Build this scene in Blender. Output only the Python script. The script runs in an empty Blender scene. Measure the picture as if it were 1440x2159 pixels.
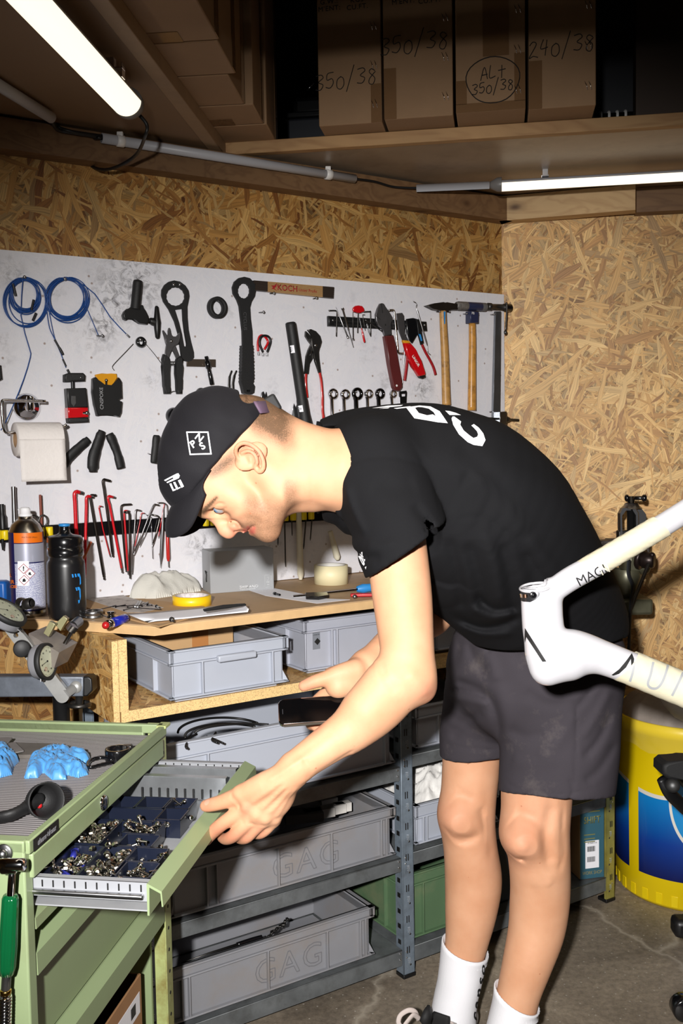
import bpy,bmesh,math,random
import numpy as np
from mathutils import Vector as V,Matrix,noise
from mathutils.bvhtree import BVHTree
random.seed(7)
sc=bpy.context.scene
COL=sc.collection
rad=math.radians
F=2100.0
EYE=V((0,0,1.4))
# ---------------------------------------------------------------- camera
_p,_r=rad(3.82),rad(-0.987)
_fw=V((0,math.cos(_p),-math.sin(_p)));_up=V((0,math.sin(_p),math.cos(_p)));_ri=V((1,0,0))
RI=_ri*math.cos(_r)+_up*math.sin(_r);UP=-_ri*math.sin(_r)+_up*math.cos(_r);FW=_fw
cam=bpy.data.objects.new('camera',bpy.data.cameras.new('camera'));COL.objects.link(cam)
m=Matrix.Identity(4)
for i in range(3):
 m[i][0],m[i][1],m[i][2],m[i][3]=RI[i],UP[i],-FW[i],EYE[i]
cam.matrix_world=m
cam.data.sensor_fit='VERTICAL';cam.data.sensor_height=36.0;cam.data.lens=36.0*F/2159.0
cam.data.clip_start=0.05
sc.camera=cam
sc.view_settings.view_transform='Standard';sc.view_settings.look='None'
sc.view_settings.gamma=1.0;sc.view_settings.exposure=0.0;sc.view_settings.use_curve_mapping=False
sc.cycles.max_bounces=6;sc.cycles.sample_clamp_indirect=4.0
# ---------------------------------------------------------------- world and flash
w=bpy.data.worlds.new('world');sc.world=w;w.use_nodes=True
w.node_tree.nodes['Background'].inputs[0].default_value=(1.0,0.93,0.85,1)
w.node_tree.nodes['Background'].inputs[1].default_value=0.008
FLASH_POS=V((-0.18,-0.32,1.60));FLASH_AIM=V((0.14,2.2,0.90))
fl=bpy.data.lights.new('camera_flash','SPOT');fo=bpy.data.objects.new('camera_flash',fl);COL.objects.link(fo)
fl.energy=515;fl.shadow_soft_size=0.032;fl.spot_size=rad(68);fl.spot_blend=1.0;fl.color=(1.0,0.975,0.95)
fo.location=FLASH_POS
fo.rotation_euler=(FLASH_AIM-FLASH_POS).to_track_quat('-Z','Y').to_euler()
al=bpy.data.lights.new('overhead_fill_light','AREA');ao=bpy.data.objects.new('overhead_fill_light',al);COL.objects.link(ao)
al.shape='RECTANGLE';al.size=1.3;al.size_y=0.07;al.energy=3.2;al.color=(1.0,0.9,0.76);ao.location=(0.25,1.55,2.105);ao.rotation_euler=(0,0,rad(-9))  # added fill from an unseen source, brightens the bench and other upward faces
# ---------------------------------------------------------------- geometry of the place
A,B,C,E=rad(57.25),rad(99.08),rad(6.0),rad(9.0)
def dirv(h):return V((math.sin(h),math.cos(h),0))
aD,bD,cD,eD=dirv(A),dirv(B),dirv(C),dirv(E)
aN=V((-math.cos(A),math.sin(A),0));bN=V((-math.cos(B),math.sin(B),0))
Z=V((0,0,1))
def ray(px,py):return(RI*((px-720)/F)-UP*((py-1079.5)/F)+FW)
def P(px,py,d):
 """point at world depth Y = d"""
 r=ray(px,py);return EYE+r*(d/r.y)
def on(px,py,p0,n):
 r=ray(px,py);return EYE+r*((p0-EYE).dot(n)/r.dot(n))
def pz(px,py,z):return on(px,py,V((0,0,z)),Z)
CORNER=P(1058,560,3.42);CORNER.z=0
def pa(px,py,o=0.0):return on(px,py,CORNER-aN*o,aN)
def pb(px,py,o=0.0):return on(px,py,CORNER-bN*o,bN)
def up_to(base,py):
 """height z of the point above base that shows at image row py"""
 r0=base-EYE;lo,hi=-1.0,4.0
 for _ in range(40):
  mid=(lo+hi)/2;q=V((base.x,base.y,mid))-EYE
  y=1079.5-F*q.dot(UP)/q.dot(FW)
  if y>py:lo=mid
  else:hi=mid
 return lo
def pix(p):
 q=V(p)-EYE;return(720+F*q.dot(RI)/q.dot(FW),1079.5-F*q.dot(UP)/q.dot(FW))
# ---------------------------------------------------------------- materials
MATS={}
def nt(name):
 mt=bpy.data.materials.new(name);mt.use_nodes=True
 t=mt.node_tree;return mt,t,t.nodes['Principled BSDF']
def N(t,typ,**kw):
 n=t.nodes.new(typ)
 for k,v in kw.items():
  if k in n.inputs:n.inputs[k].default_value=v
  else:setattr(n,k,v)
 return n
def ramp(t,stops,interp='LINEAR'):
 r=t.nodes.new('ShaderNodeValToRGB');cr=r.color_ramp;cr.interpolation=interp
 while len(cr.elements)>1:cr.elements.remove(cr.elements[-1])
 for i,(p,c)in enumerate(stops):
  e=cr.elements[0]if i==0 else cr.elements.new(p)
  e.position=p;e.color=(c[0],c[1],c[2],1)if not isinstance(c,(int,float))else(c,c,c,1)
 return r
def srgb(h):
 if isinstance(h,str):c=[int(h[i:i+2],16)/255 for i in(0,2,4)]
 else:c=[x/255 for x in h]
 return tuple(x/12.92 if x<=0.04045 else((x+0.055)/1.055)**2.4 for x in c)
def M(name,col=(200,200,200),rough=0.5,metal=0.0,var=0.0,vscale=20,bump=0.0,bscale=200,coat=0.0,spec=None,emit=0.0,dirt=None,dscale=9,damt=0.5,stretch=None,trans=0.0,ior=None,sheen=0.0,sss=0.0):
 if name in MATS:return MATS[name]
 mt,t,b=nt(name);c=srgb(col);L=t.links.new
 b.inputs['Base Color'].default_value=(*c,1);b.inputs['Roughness'].default_value=rough;b.inputs['Metallic'].default_value=metal
 if coat:b.inputs['Coat Weight'].default_value=coat;b.inputs['Coat Roughness'].default_value=0.08
 if spec is not None:b.inputs['Specular IOR Level'].default_value=spec
 if emit:b.inputs['Emission Color'].default_value=(*c,1);b.inputs['Emission Strength'].default_value=emit
 if trans:b.inputs['Transmission Weight'].default_value=trans
 if ior:b.inputs['IOR'].default_value=ior
 if sheen:b.inputs['Sheen Weight'].default_value=sheen;b.inputs['Sheen Roughness'].default_value=0.5
 if sss:b.inputs['Subsurface Weight'].default_value=sss;b.inputs['Subsurface Radius'].default_value=(0.012,0.004,0.002);b.inputs['Subsurface Scale'].default_value=1.0
 if var or bump or dirt:
  tc=N(t,'ShaderNodeTexCoord');mp=N(t,'ShaderNodeMapping');L(tc.outputs['Object'],mp.inputs[0])
  if stretch:mp.inputs['Scale'].default_value=stretch
 if var or dirt:
  nz=N(t,'ShaderNodeTexNoise',Scale=vscale,Detail=6.0,Roughness=0.6);L(mp.outputs[0],nz.inputs['Vector'])
  r=ramp(t,[(0.3,tuple(x*(1-var)for x in c)),(0.7,tuple(min(1,x*(1+var*0.8))for x in c))]);L(nz.outputs[0],r.inputs[0])
  last=r.outputs[0]
  if dirt:
   n2=N(t,'ShaderNodeTexNoise',Scale=dscale,Detail=9.0,Roughness=0.68);L(mp.outputs[0],n2.inputs['Vector'])
   r2=ramp(t,[(0.5,0.0),(0.72,damt)]);L(n2.outputs[0],r2.inputs[0])
   mx=N(t,'ShaderNodeMix',data_type='RGBA');L(r2.outputs[0],mx.inputs[0]);L(last,mx.inputs[6]);mx.inputs[7].default_value=(*srgb(dirt),1)
   last=mx.outputs[2]
  L(last,b.inputs['Base Color'])
 if bump:
  n3=N(t,'ShaderNodeTexNoise',Scale=bscale,Detail=4.0);L(mp.outputs[0],n3.inputs['Vector'])
  bp=N(t,'ShaderNodeBump',Strength=min(1.0,bump),Distance=0.002);L(n3.outputs[0],bp.inputs['Height']);L(bp.outputs[0],b.inputs['Normal'])
 MATS[name]=mt;return mt
# ---------------------------------------------------------------- mesh helpers
MW={}
def frame(loc,rz=0.0):return Matrix.Translation(V(loc))@Matrix.Rotation(rz,4,'Z')
def axes(o,x,y,z=None):
 x=V(x).normalized();y=V(y);z=x.cross(y).normalized()if z is None else V(z).normalized();y=z.cross(x).normalized()
 mm=Matrix.Identity(4)
 for i in range(3):mm[i][0],mm[i][1],mm[i][2],mm[i][3]=x[i],y[i],z[i],o[i]
 return mm
class MB:
 """collects shapes; coordinates are world (or local to the matrix handed in)"""
 def __init__(s,mx=None):s.bm=bmesh.new();s.mx=mx or Matrix.Identity(4);s.mi=0
 def add(s,verts,faces,mx=None,smooth=False):
  t=s.mx@mx if mx is not None else s.mx
  vs=[s.bm.verts.new(t@V(v))for v in verts]
  out=[]
  for f in faces:
   try:fc=s.bm.faces.new([vs[i]for i in f]);fc.smooth=smooth;fc.material_index=s.mi;out.append(fc)
   except ValueError:pass
  return out
 def box(s,c,sz,mx=None,bev=0.0,seg=2):
  x,y,z=sz[0]/2,sz[1]/2,sz[2]/2;t=Matrix.Translation(V(c))
  if mx is not None:t=mx@t
  vs=[(i*x,j*y,k*z)for k in(-1,1)for j in(-1,1)for i in(-1,1)]
  fs=s.add(vs,[(0,2,3,1),(4,5,7,6),(0,1,5,4),(2,6,7,3),(0,4,6,2),(1,3,7,5)],t)
  if bev>0:
   es=list({e for f in fs for e in f.edges})
   r=bmesh.ops.bevel(s.bm,geom=es,offset=min(bev,min(sz)*0.45),segments=seg,affect='EDGES',profile=0.5)
   for f in r['faces']:f.smooth=True;f.material_index=s.mi
  return s
 def prism(s,pts,z0,z1,mx=None,bev=0.0,smooth=False,holes=()):
  """pts: 2d outline in the xy plane of mx, extruded z0..z1"""
  from mathutils.geometry import tessellate_polygon
  loops=[list(pts)]+[list(h)for h in holes]
  flat=[p for l in loops for p in l];n=len(flat)
  tris=tessellate_polygon([[V((p[0],p[1],0))for p in l]for l in loops])
  vs=[(p[0],p[1],z0)for p in flat]+[(p[0],p[1],z1)for p in flat]
  fs=[]
  if not holes:
   fs+=[tuple(range(n))[::-1],tuple(range(n,2*n))]
  else:
   fs+=[tuple(t)for t in tris]+[tuple(i+n for i in t)for t in tris]
  k=0
  for l in loops:
   m_=len(l)
   for i in range(m_):
    a_,b_=k+i,k+(i+1)%m_;fs.append((a_,b_,b_+n,a_+n))
   k+=m_
  out=s.add(vs,fs,mx,False)
  if smooth:
   for f in out[-(n):]:f.smooth=True
  if bev>0 and not holes:
   es=[e for f in out[:2]for e in f.edges]
   r=bmesh.ops.bevel(s.bm,geom=list(set(es)),offset=bev,segments=2,affect='EDGES',profile=0.5)
   for f in r['faces']:f.smooth=True;f.material_index=s.mi
  return s
 def lathe(s,prof,mx=None,seg=32,smooth=True,a0=0,a1=360,sx=1.0,sy=1.0):
  """prof: (r, z) list around the z axis of mx"""
  full=abs(a1-a0)>=359.9;n=seg if full else seg+1
  vs,fs=[],[]
  for r,z in prof:
   for i in range(n):
    a=rad(a0+(a1-a0)*i/seg);vs.append((max(r,1e-5)*math.cos(a)*sx,max(r,1e-5)*math.sin(a)*sy,z))
  for j in range(len(prof)-1):
   for i in range(seg):
    k=(i+1)%n;fs.append((j*n+i,j*n+k,(j+1)*n+k,(j+1)*n+i))
  s.add(vs,fs,mx,smooth);return s
 def cyl(s,p0,p1,r,r1=None,seg=20,caps=True,bev=0.0):
  p0,p1=V(p0),V(p1);d=p1-p0;L_=d.length;r1=r if r1 is None else r1
  mx=Matrix.Translation(p0)@d.to_track_quat('Z','Y').to_matrix().to_4x4()
  pr=[(r,0),(r1,L_)]
  if bev:pr=[(r-bev,0),(r,bev),(r1,L_-bev),(r1-bev,L_)]
  if caps:pr=[(0,0)]+[pr[0]]+pr+[pr[-1]]+[(0,L_)]if not bev else[(0,0)]+pr+[(0,L_)]
  return s.lathe(pr,mx,seg)
 def rod(s,prof,p0,p1,seg=20):
  """prof (r, t) with t 0..1 from p0 to p1"""
  p0,p1=V(p0),V(p1);d=p1-p0;L_=d.length
  mx=Matrix.Translation(p0)@d.to_track_quat('Z','Y').to_matrix().to_4x4()
  return s.lathe([(r,t*L_)for r,t in prof],mx,seg)
 def ball(s,c,r,seg=16,sc_=(1,1,1),mx=None):
  pr=[(math.sin(math.pi*i/(seg//2+2))*r,-math.cos(math.pi*i/(seg//2+2))*r)for i in range(seg//2+3)]
  t=Matrix.Translation(V(c))@Matrix.Diagonal((*sc_,1))
  return s.lathe(pr,mx@t if mx is not None else t,seg)
 def tube(s,pts,r,seg=8,closed=False,caps=True,flat=1.0,smooth=True):
  pts=[V(p)for p in pts];n=len(pts);rs=r if isinstance(r,(list,tuple))else[r]*n
  nrm=None;rings=[]
  for i in range(n):
   if closed:d=pts[(i+1)%n]-pts[i-1]
   else:d=pts[min(i+1,n-1)]-pts[max(i-1,0)]
   d=d.normalized()if d.length>1e-9 else V((0,0,1))
   if nrm is None:nrm=d.orthogonal().normalized()
   nrm=(nrm-d*nrm.dot(d));nrm=nrm.normalized()if nrm.length>1e-6 else d.orthogonal().normalized()
   bn=d.cross(nrm)
   rings.append([pts[i]+(nrm*math.cos(2*math.pi*k/seg)+bn*math.sin(2*math.pi*k/seg)*flat)*rs[i]for k in range(seg)])
  vs=[v for rg in rings for v in rg];fs=[]
  for i in range(n if closed else n-1):
   j=(i+1)%n
   for k in range(seg):
    k2=(k+1)%seg;fs.append((i*seg+k,i*seg+k2,j*seg+k2,j*seg+k))
  if caps and not closed:fs+=[tuple(range(seg))[::-1],tuple((n-1)*seg+k for k in range(seg))]
  s.add(vs,fs,None,smooth);return s
 def sheet(s,grid,thick=0.0,closed_u=False,smooth=True):
  """grid[i][j] of points -> surface, optional thickness along the local normal"""
  ni,nj=len(grid),len(grid[0]);vs=[V(p)for row in grid for p in row]
  fs=[(i*nj+j,i*nj+j+1,(i+1)*nj+j+1,(i+1)*nj+j)for i in range(ni-1)for j in range(nj-1)]
  out=s.add(vs,fs,None,smooth)
  if thick:
   bmesh.ops.recalc_face_normals(s.bm,faces=out)
   r=bmesh.ops.solidify(s.bm,geom=out,thickness=thick)
   for g in r['geom']:
    if isinstance(g,bmesh.types.BMFace):g.smooth=smooth;g.material_index=s.mi
  return s
def obj(name,mb,mat=None,parent=None,world=True,recalc=True,origin='base',label=None):
 bm=mb.bm
 if recalc:bmesh.ops.recalc_face_normals(bm,faces=bm.faces)
 o_mx=Matrix.Identity(4)
 if parent is not None:
  if world:bm.transform(MW[parent.name].inverted())
 elif world and origin=='base' and len(bm.verts):
  xs=[v.co for v in bm.verts]
  c=V([(min(p[i]for p in xs)+max(p[i]for p in xs))/2 for i in range(3)]);c.z=min(p.z for p in xs)
  o_mx=Matrix.Translation(c);bm.transform(o_mx.inverted())
 me=bpy.data.meshes.new(name);bm.to_mesh(me);bm.free()
 for mt in(mat if isinstance(mat,(list,tuple))else[mat]):
  if mt:me.materials.append(mt)
 o=bpy.data.objects.new(name,me);COL.objects.link(o)
 if parent is not None:o.parent=parent;MW[o.name]=MW[parent.name]
 else:o.matrix_world=o_mx;MW[o.name]=o_mx
 if label:o['label']=label
 return o
def tag(o,label,cat,group=None,kind=None):
 o['label']=label;o['category']=cat
 if group:o['group']=group
 if kind:o['kind']=kind
 return o
def struct(o):o['kind']='structure';return o
def thing(name,label,cat,loc=(0,0,0),rz=0.0,group=None,mx=None):
 o=bpy.data.objects.new(name,None);COL.objects.link(o);o.empty_display_size=0.05
 mx=mx if mx is not None else frame(loc,rz);o.matrix_world=mx;MW[o.name]=mx
 return tag(o,label,cat,group)
def dup(root,loc,rz,label=None,group=None):
 def cp(o,par):
  c=o.copy();COL.objects.link(c);c.parent=par
  for ch in[x for x in bpy.data.objects if x.parent==o and x!=c]:cp(ch,c)
  return c
 r=cp(root,None);r.matrix_world=frame(loc,rz);MW[r.name]=r.matrix_world.copy()
 if label:r['label']=label
 if group:r['group']=group
 return r
def mod(o,typ,**kw):
 md=o.modifiers.new(typ.lower(),typ)
 for k,v in kw.items():setattr(md,k,v)
 return md
def arc(c,r,a0,a1,n=12,ry=None):
 ry=r if ry is None else ry
 return[(c[0]+r*math.cos(rad(a0+(a1-a0)*i/n)),c[1]+ry*math.sin(rad(a0+(a1-a0)*i/n)))for i in range(n+1)]
def smooth_line(pts,n=6,closed=False):
 """Catmull-Rom through the points"""
 pts=[V(p)if len(p)==3 else V((p[0],p[1],0))for p in pts];m_=len(pts);out=[]
 for i in range(m_ if closed else m_-1):
  g=(lambda k:pts[k%m_])if closed else(lambda k:pts[max(0,min(m_-1,k))])
  p0,p1,p2,p3=g(i-1),g(i),g(i+1),g(i+2)
  for k in range(n):
   t=k/n
   out.append(0.5*((2*p1)+(p2-p0)*t+(2*p0-5*p1+4*p2-p3)*t*t+(3*p1-p0-3*p2+p3)*t**3))
 if not closed:out.append(pts[-1].copy())
 return out
def text_mesh(txt,size=1.0,bold=0.0,shear=0.0,spacing=1.0,res=3,sub=0.0):
 """bmesh of flat lettering centred on the origin"""
 cu=bpy.data.curves.new('t','FONT');cu.body=txt;cu.size=size;cu.offset=bold;cu.shear=shear
 cu.space_character=spacing;cu.resolution_u=res;cu.align_x='CENTER';cu.align_y='CENTER'
 o=bpy.data.objects.new('t',cu);COL.objects.link(o)
 dg=bpy.context.evaluated_depsgraph_get();me=bpy.data.meshes.new_from_object(o.evaluated_get(dg))
 COL.objects.unlink(o);bpy.data.objects.remove(o);bpy.data.curves.remove(cu)
 bm=bmesh.new();bm.from_mesh(me);bpy.data.meshes.remove(me)
 return subdiv(bm,sub)
def subdiv(bm,sub):
 if sub:
  bmesh.ops.triangulate(bm,faces=bm.faces)
  for _ in range(7):
   es=[e for e in bm.edges if e.calc_length()>sub]
   if not es:break
   bmesh.ops.subdivide_edges(bm,edges=es,cuts=1);bmesh.ops.triangulate(bm,faces=bm.faces)
 return bm
def write(mb,txt,mx,size,th=0.0004,**kw):
 """thin raised lettering in the xy plane of mx (mx origin = centre)"""
 bm=text_mesh(txt,size,**kw);base=len(mb.bm.verts)
 if th:
  r=bmesh.ops.extrude_face_region(bm,geom=list(bm.faces));vs=[g for g in r['geom']if isinstance(g,bmesh.types.BMVert)]
  bmesh.ops.translate(bm,verts=vs,vec=(0,0,th))
 bm.transform(mb.mx@mx)
 tmp=bpy.data.meshes.new('x');bm.to_mesh(tmp);bm.free()
 nf=len(mb.bm.faces);mb.bm.from_mesh(tmp);bpy.data.meshes.remove(tmp)
 mb.bm.faces.ensure_lookup_table()
 for f in mb.bm.faces[nf:]:f.material_index=mb.mi
 return mb
def bvh_of(mb_or_obj):
 if isinstance(mb_or_obj,MB):return BVHTree.FromBMesh(mb_or_obj.bm)
 me=mb_or_obj.data;mx=MW[mb_or_obj.name]
 return BVHTree.FromPolygons([mx@v.co for v in me.vertices],[tuple(p.vertices)for p in me.polygons])
def decal(mb,bm,mx,bvh,lift=0.0008,direction=None):
 """lay flat artwork bm (in mx's xy plane) onto a surface, seen along -z of mx"""
 bm.transform(mx);d=direction or-(mx.to_3x3()@V((0,0,1)))
 kill=[]
 for v in bm.verts:
  h=bvh.ray_cast(v.co-d*0.3,d)
  if h[0]is None:kill.append(v);continue
  v.co=h[0]+h[1]*lift if h[1].dot(d)<0 else h[0]-h[1]*lift
 bmesh.ops.delete(bm,geom=kill,context='VERTS')
 tmp=bpy.data.meshes.new('x');bm.to_mesh(tmp);bm.free();nf=len(mb.bm.faces);mb.bm.from_mesh(tmp);bpy.data.meshes.remove(tmp)
 mb.bm.faces.ensure_lookup_table()
 for f in mb.bm.faces[nf:]:f.smooth=True;f.material_index=mb.mi
 return mb
def poly_bm(pts,sub=0.0):
 bm=bmesh.new();vs=[bm.verts.new((p[0],p[1],0))for p in pts];bm.faces.new(vs);bmesh.ops.triangulate(bm,faces=bm.faces);return subdiv(bm,sub)
# ---------------------------------------------------------------- signed-distance modelling (smooth unions, meshed by surface nets)
def _ar(p):return np.array([p[0],p[1],p[2]],dtype=np.float32)
class SDF:
 def __init__(s,lo,hi,h):
  s.lo=_ar(lo);s.h=h;s.n=[int(math.ceil((hi[i]-lo[i])/h))+1 for i in range(3)]
  s.ax=[(s.lo[i]+np.arange(s.n[i],dtype=np.float32)*h)for i in range(3)]
  s.v=np.full(s.n,1.0,dtype=np.float32)
 def win(s,lo,hi):
  out=[]
  for i in range(3):
   a_=max(0,int((lo[i]-s.lo[i])/s.h));b_=min(s.n[i],int((hi[i]-s.lo[i])/s.h)+2);out.append(slice(a_,max(a_,b_)))
  return tuple(out)
 def grid(s,w):return s.ax[0][w[0]][:,None,None],s.ax[1][w[1]][None,:,None],s.ax[2][w[2]][None,None,:]
 def _join(s,w,d,k,mode):
  c=s.v[w]
  if c.size==0:return
  if mode=='add':
   if k>0:
    hh_=np.maximum(k-np.abs(c-d),0)/k;s.v[w]=np.minimum(c,d)-hh_*hh_*k*0.25
   else:s.v[w]=np.minimum(c,d)
  elif mode=='cut':
   d=-d
   if k>0:
    hh_=np.maximum(k-np.abs(c-d),0)/k;s.v[w]=np.maximum(c,d)+hh_*hh_*k*0.25
   else:s.v[w]=np.maximum(c,d)
 def cone(s,p0,p1,r0,r1,k=0.0,mode='add',flat=None):
  """round cone between two points; flat=(axis vector, factor) squashes the section along the axis"""
  p0,p1=_ar(p0),_ar(p1);R=max(r0,r1)*(1.0 if flat is None else max(1,1/flat[1]))+k+s.h*3
  lo=np.minimum(p0,p1)-R;hi=np.maximum(p0,p1)+R;w=s.win(lo,hi);X,Y,Zz=s.grid(w)
  b=p1-p0;L2=float(b@b)+1e-12
  px_,py_,pz_=X-p0[0],Y-p0[1],Zz-p0[2]
  t=np.clip((px_*b[0]+py_*b[1]+pz_*b[2])/L2,0,1)
  dx,dy,dz=px_-t*b[0],py_-t*b[1],pz_-t*b[2]
  if flat is not None:
   a_=_ar(V(flat[0]).normalized());q=dx*a_[0]+dy*a_[1]+dz*a_[2];f=1/flat[1]-1
   dx,dy,dz=dx+a_[0]*q*f,dy+a_[1]*q*f,dz+a_[2]*q*f
  d=np.sqrt(dx*dx+dy*dy+dz*dz)-(r0+(r1-r0)*t)
  s._join(w,d,k,mode)
 def chain(s,pts,rs,k=0.0,mode='add',flat=None,sub=5):
  """tapering tube through the points, joined to the rest with one smooth union"""
  P_=smooth_line([tuple(p)+()for p in pts],sub)if len(pts)>2 else[V(p)for p in pts];n=len(P_)
  R_=np.interp(np.linspace(0,len(rs)-1,n),range(len(rs)),rs)
  if len(rs)>3:R_=np.convolve(np.pad(R_,2,mode='edge'),[.15,.2,.3,.2,.15],'valid')
  t=s.blank()
  for i in range(n-1):t.cone(P_[i],P_[i+1],float(R_[i]),float(R_[i+1]),0.0,'add',flat)
  A_=np.array([[q.x,q.y,q.z]for q in P_]);pad=max(rs)*(1 if flat is None else max(1,1/flat[1],flat[1]))+k+s.h*3
  w=s.win(A_.min(0)-pad,A_.max(0)+pad);s._join(w,t.v[w],k,mode)
 def blank(s):
  t=SDF.__new__(SDF);t.lo,t.h,t.n,t.ax=s.lo,s.h,s.n,s.ax;t.v=np.full(s.n,1.0,dtype=np.float32);return t
 def ell(s,c,r,R=None,k=0.0,mode='add'):
  """ellipsoid; r radii, R 3x3 columns = axes"""
  c=_ar(c);Rm=max(r)+k+s.h*3;w=s.win(c-Rm,c+Rm);X,Y,Zz=s.grid(w);x,y,z=X-c[0],Y-c[1],Zz-c[2]
  if R is not None:
   a_=[_ar(R.col[i])for i in range(3)];x,y,z=[x*q[0]+y*q[1]+z*q[2]for q in a_]
  k0=np.sqrt((x/r[0])**2+(y/r[1])**2+(z/r[2])**2);k1=np.sqrt((x/r[0]**2)**2+(y/r[1]**2)**2+(z/r[2]**2)**2)
  s._join(w,k0*(k0-1.0)/np.maximum(k1,1e-6),k,mode)
 def box(s,c,hs,R=None,rnd=0.0,k=0.0,mode='add'):
  c=_ar(c);Rm=float(np.linalg.norm(hs))+k+s.h*3;w=s.win(c-Rm,c+Rm);X,Y,Zz=s.grid(w);x,y,z=X-c[0],Y-c[1],Zz-c[2]
  if R is not None:
   a_=[_ar(R.col[i])for i in range(3)];x,y,z=[x*q[0]+y*q[1]+z*q[2]for q in a_]
  q=[np.abs(v)-(hs[i]-rnd)for i,v in enumerate((x,y,z))]
  d=np.sqrt(np.maximum(q[0],0)**2+np.maximum(q[1],0)**2+np.maximum(q[2],0)**2)+np.minimum(np.maximum(q[0],np.maximum(q[1],q[2])),0)-rnd
  s._join(w,d,k,mode)
 def half(s,p,n,k=0.0):
  """remove everything on the side n points to"""
  p,n=_ar(p),_ar(V(n).normalized());w=(slice(None),)*3;X,Y,Zz=s.grid(w)
  d=(X-p[0])*n[0]+(Y-p[1])*n[1]+(Zz-p[2])*n[2];s._join(w,-d,k,'cut')
 def groove(s,pts,wd,amp):
  """soft crease (amp>0 pushes the surface in, amp<0 raises it) along a polyline"""
  pts=[_ar(p)for p in pts];R=wd*2.5;P_=np.array(pts);w=s.win(P_.min(0)-R,P_.max(0)+R);X,Y,Zz=s.grid(w);best=None
  for a_,b_ in zip(pts[:-1],pts[1:]):
   b=b_-a_;L2=float(b@b)+1e-12;x,y,z=X-a_[0],Y-a_[1],Zz-a_[2]
   t=np.clip((x*b[0]+y*b[1]+z*b[2])/L2,0,1)
   d=(x-t*b[0])**2+(y-t*b[1])**2+(z-t*b[2])**2;best=d if best is None else np.minimum(best,d)
  s.v[w]+=(amp*np.exp(-best/(wd*wd))).astype(np.float32)
 def creases(s,lines,dmax=9.0):
  """folds and seams running over the side of the surface nearest the viewer: (image points, width, depth) each"""
  I=np.nonzero(np.abs(s.v)<0.03);Q=np.stack([s.ax[i][I[i]]for i in range(3)],1)-np.array(EYE,dtype=np.float32)
  f=Q@np.array(FW);X=720+F*(Q@np.array(RI))/f;Y=1079.5-F*(Q@np.array(UP))/f;add=np.zeros(len(f))
  for pts,wd,amp in lines:
   wp_=wd*F/float(np.median(f));pts=[(p.x,p.y)for p in smooth_line(pts,4)];A_=np.array(pts)
   m_=(X>A_[:,0].min()-3*wp_)&(X<A_[:,0].max()+3*wp_)&(Y>A_[:,1].min()-3*wp_)&(Y<A_[:,1].max()+3*wp_)&(f<dmax)
   if not m_.any():continue
   x,y=X[m_],Y[m_];best=np.full(len(x),1e9);bt=np.zeros(len(x));n=len(pts)-1
   for i,(a_,b_)in enumerate(zip(pts[:-1],pts[1:])):
    bx,by=b_[0]-a_[0],b_[1]-a_[1];t=np.clip(((x-a_[0])*bx+(y-a_[1])*by)/(bx*bx+by*by+1e-9),0,1)
    d=(x-a_[0]-t*bx)**2+(y-a_[1]-t*by)**2;u=d<best;best[u]=d[u];bt[u]=(i+t[u])/n
   add[m_]+=amp*np.exp(-best/(wp_*wp_))*np.clip(np.minimum(bt,1-bt)*6,.15,1)
  s.v[I]+=add.astype(np.float32)
 def wave(s,fn):
  w=(slice(None),)*3;X,Y,Zz=s.grid(w);s.v+=fn(X,Y,Zz).astype(np.float32)
 def mesh(s):
  v=s.v;ins=v<0;n=v.shape
  c=np.zeros((n[0]-1,n[1]-1,n[2]-1),dtype=np.uint8)
  for i in(0,1):
   for j in(0,1):
    for k in(0,1):c+=ins[i:n[0]-1+i,j:n[1]-1+j,k:n[2]-1+k]
  act=(c>0)&(c<8);idx=np.argwhere(act);ids=np.full(act.shape,-1,dtype=np.int64);ids[act]=np.arange(len(idx))
  acc=np.zeros((len(idx),3));cnt=np.zeros(len(idx));I,J,K=idx[:,0],idx[:,1],idx[:,2]
  for ax in range(3):
   for u in(0,1):
    for w_ in(0,1):
     o=[0,0,0];oth=[q for q in range(3)if q!=ax];o[oth[0]]=u;o[oth[1]]=w_
     a_=v[I+o[0],J+o[1],K+o[2]];o2=list(o);o2[ax]=1;b_=v[I+o2[0],J+o2[1],K+o2[2]]
     m_=(a_<0)!=(b_<0);t=np.where(m_,a_/np.where(a_==b_,1,a_-b_),0)
     p=np.tile(np.array(o,float),(len(idx),1));p[:,ax]=t;acc[m_]+=p[m_];cnt[m_]+=1
  pos=(idx+acc/cnt[:,None])*s.h+s.lo
  quads=[]
  for ax in range(3):
   oth=[q for q in range(3)if q!=ax]
   sl0=[slice(1,n[q]-1)for q in range(3)];sl1=list(sl0);sl0[ax]=slice(0,n[ax]-1);sl1[ax]=slice(1,n[ax])
   a_=ins[tuple(sl0)];b_=ins[tuple(sl1)];e=np.argwhere(a_!=b_)
   if len(e)==0:continue
   flip=a_[tuple(e.T)]
   base=e.copy()
   for q in oth:base[:,q]+=1
   def cid(du,dw):
    g=base.copy();g[:,oth[0]]-=du;g[:,oth[1]]-=dw;return ids[g[:,0],g[:,1],g[:,2]]
   q4=np.stack([cid(1,1),cid(0,1),cid(0,0),cid(1,0)],1)
   if ax==1:flip=~flip
   q4[~flip]=q4[~flip][:,::-1];quads.append(q4)
  q=np.concatenate(quads);q=q[(q>=0).all(1)]
  return pos,q
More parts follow.
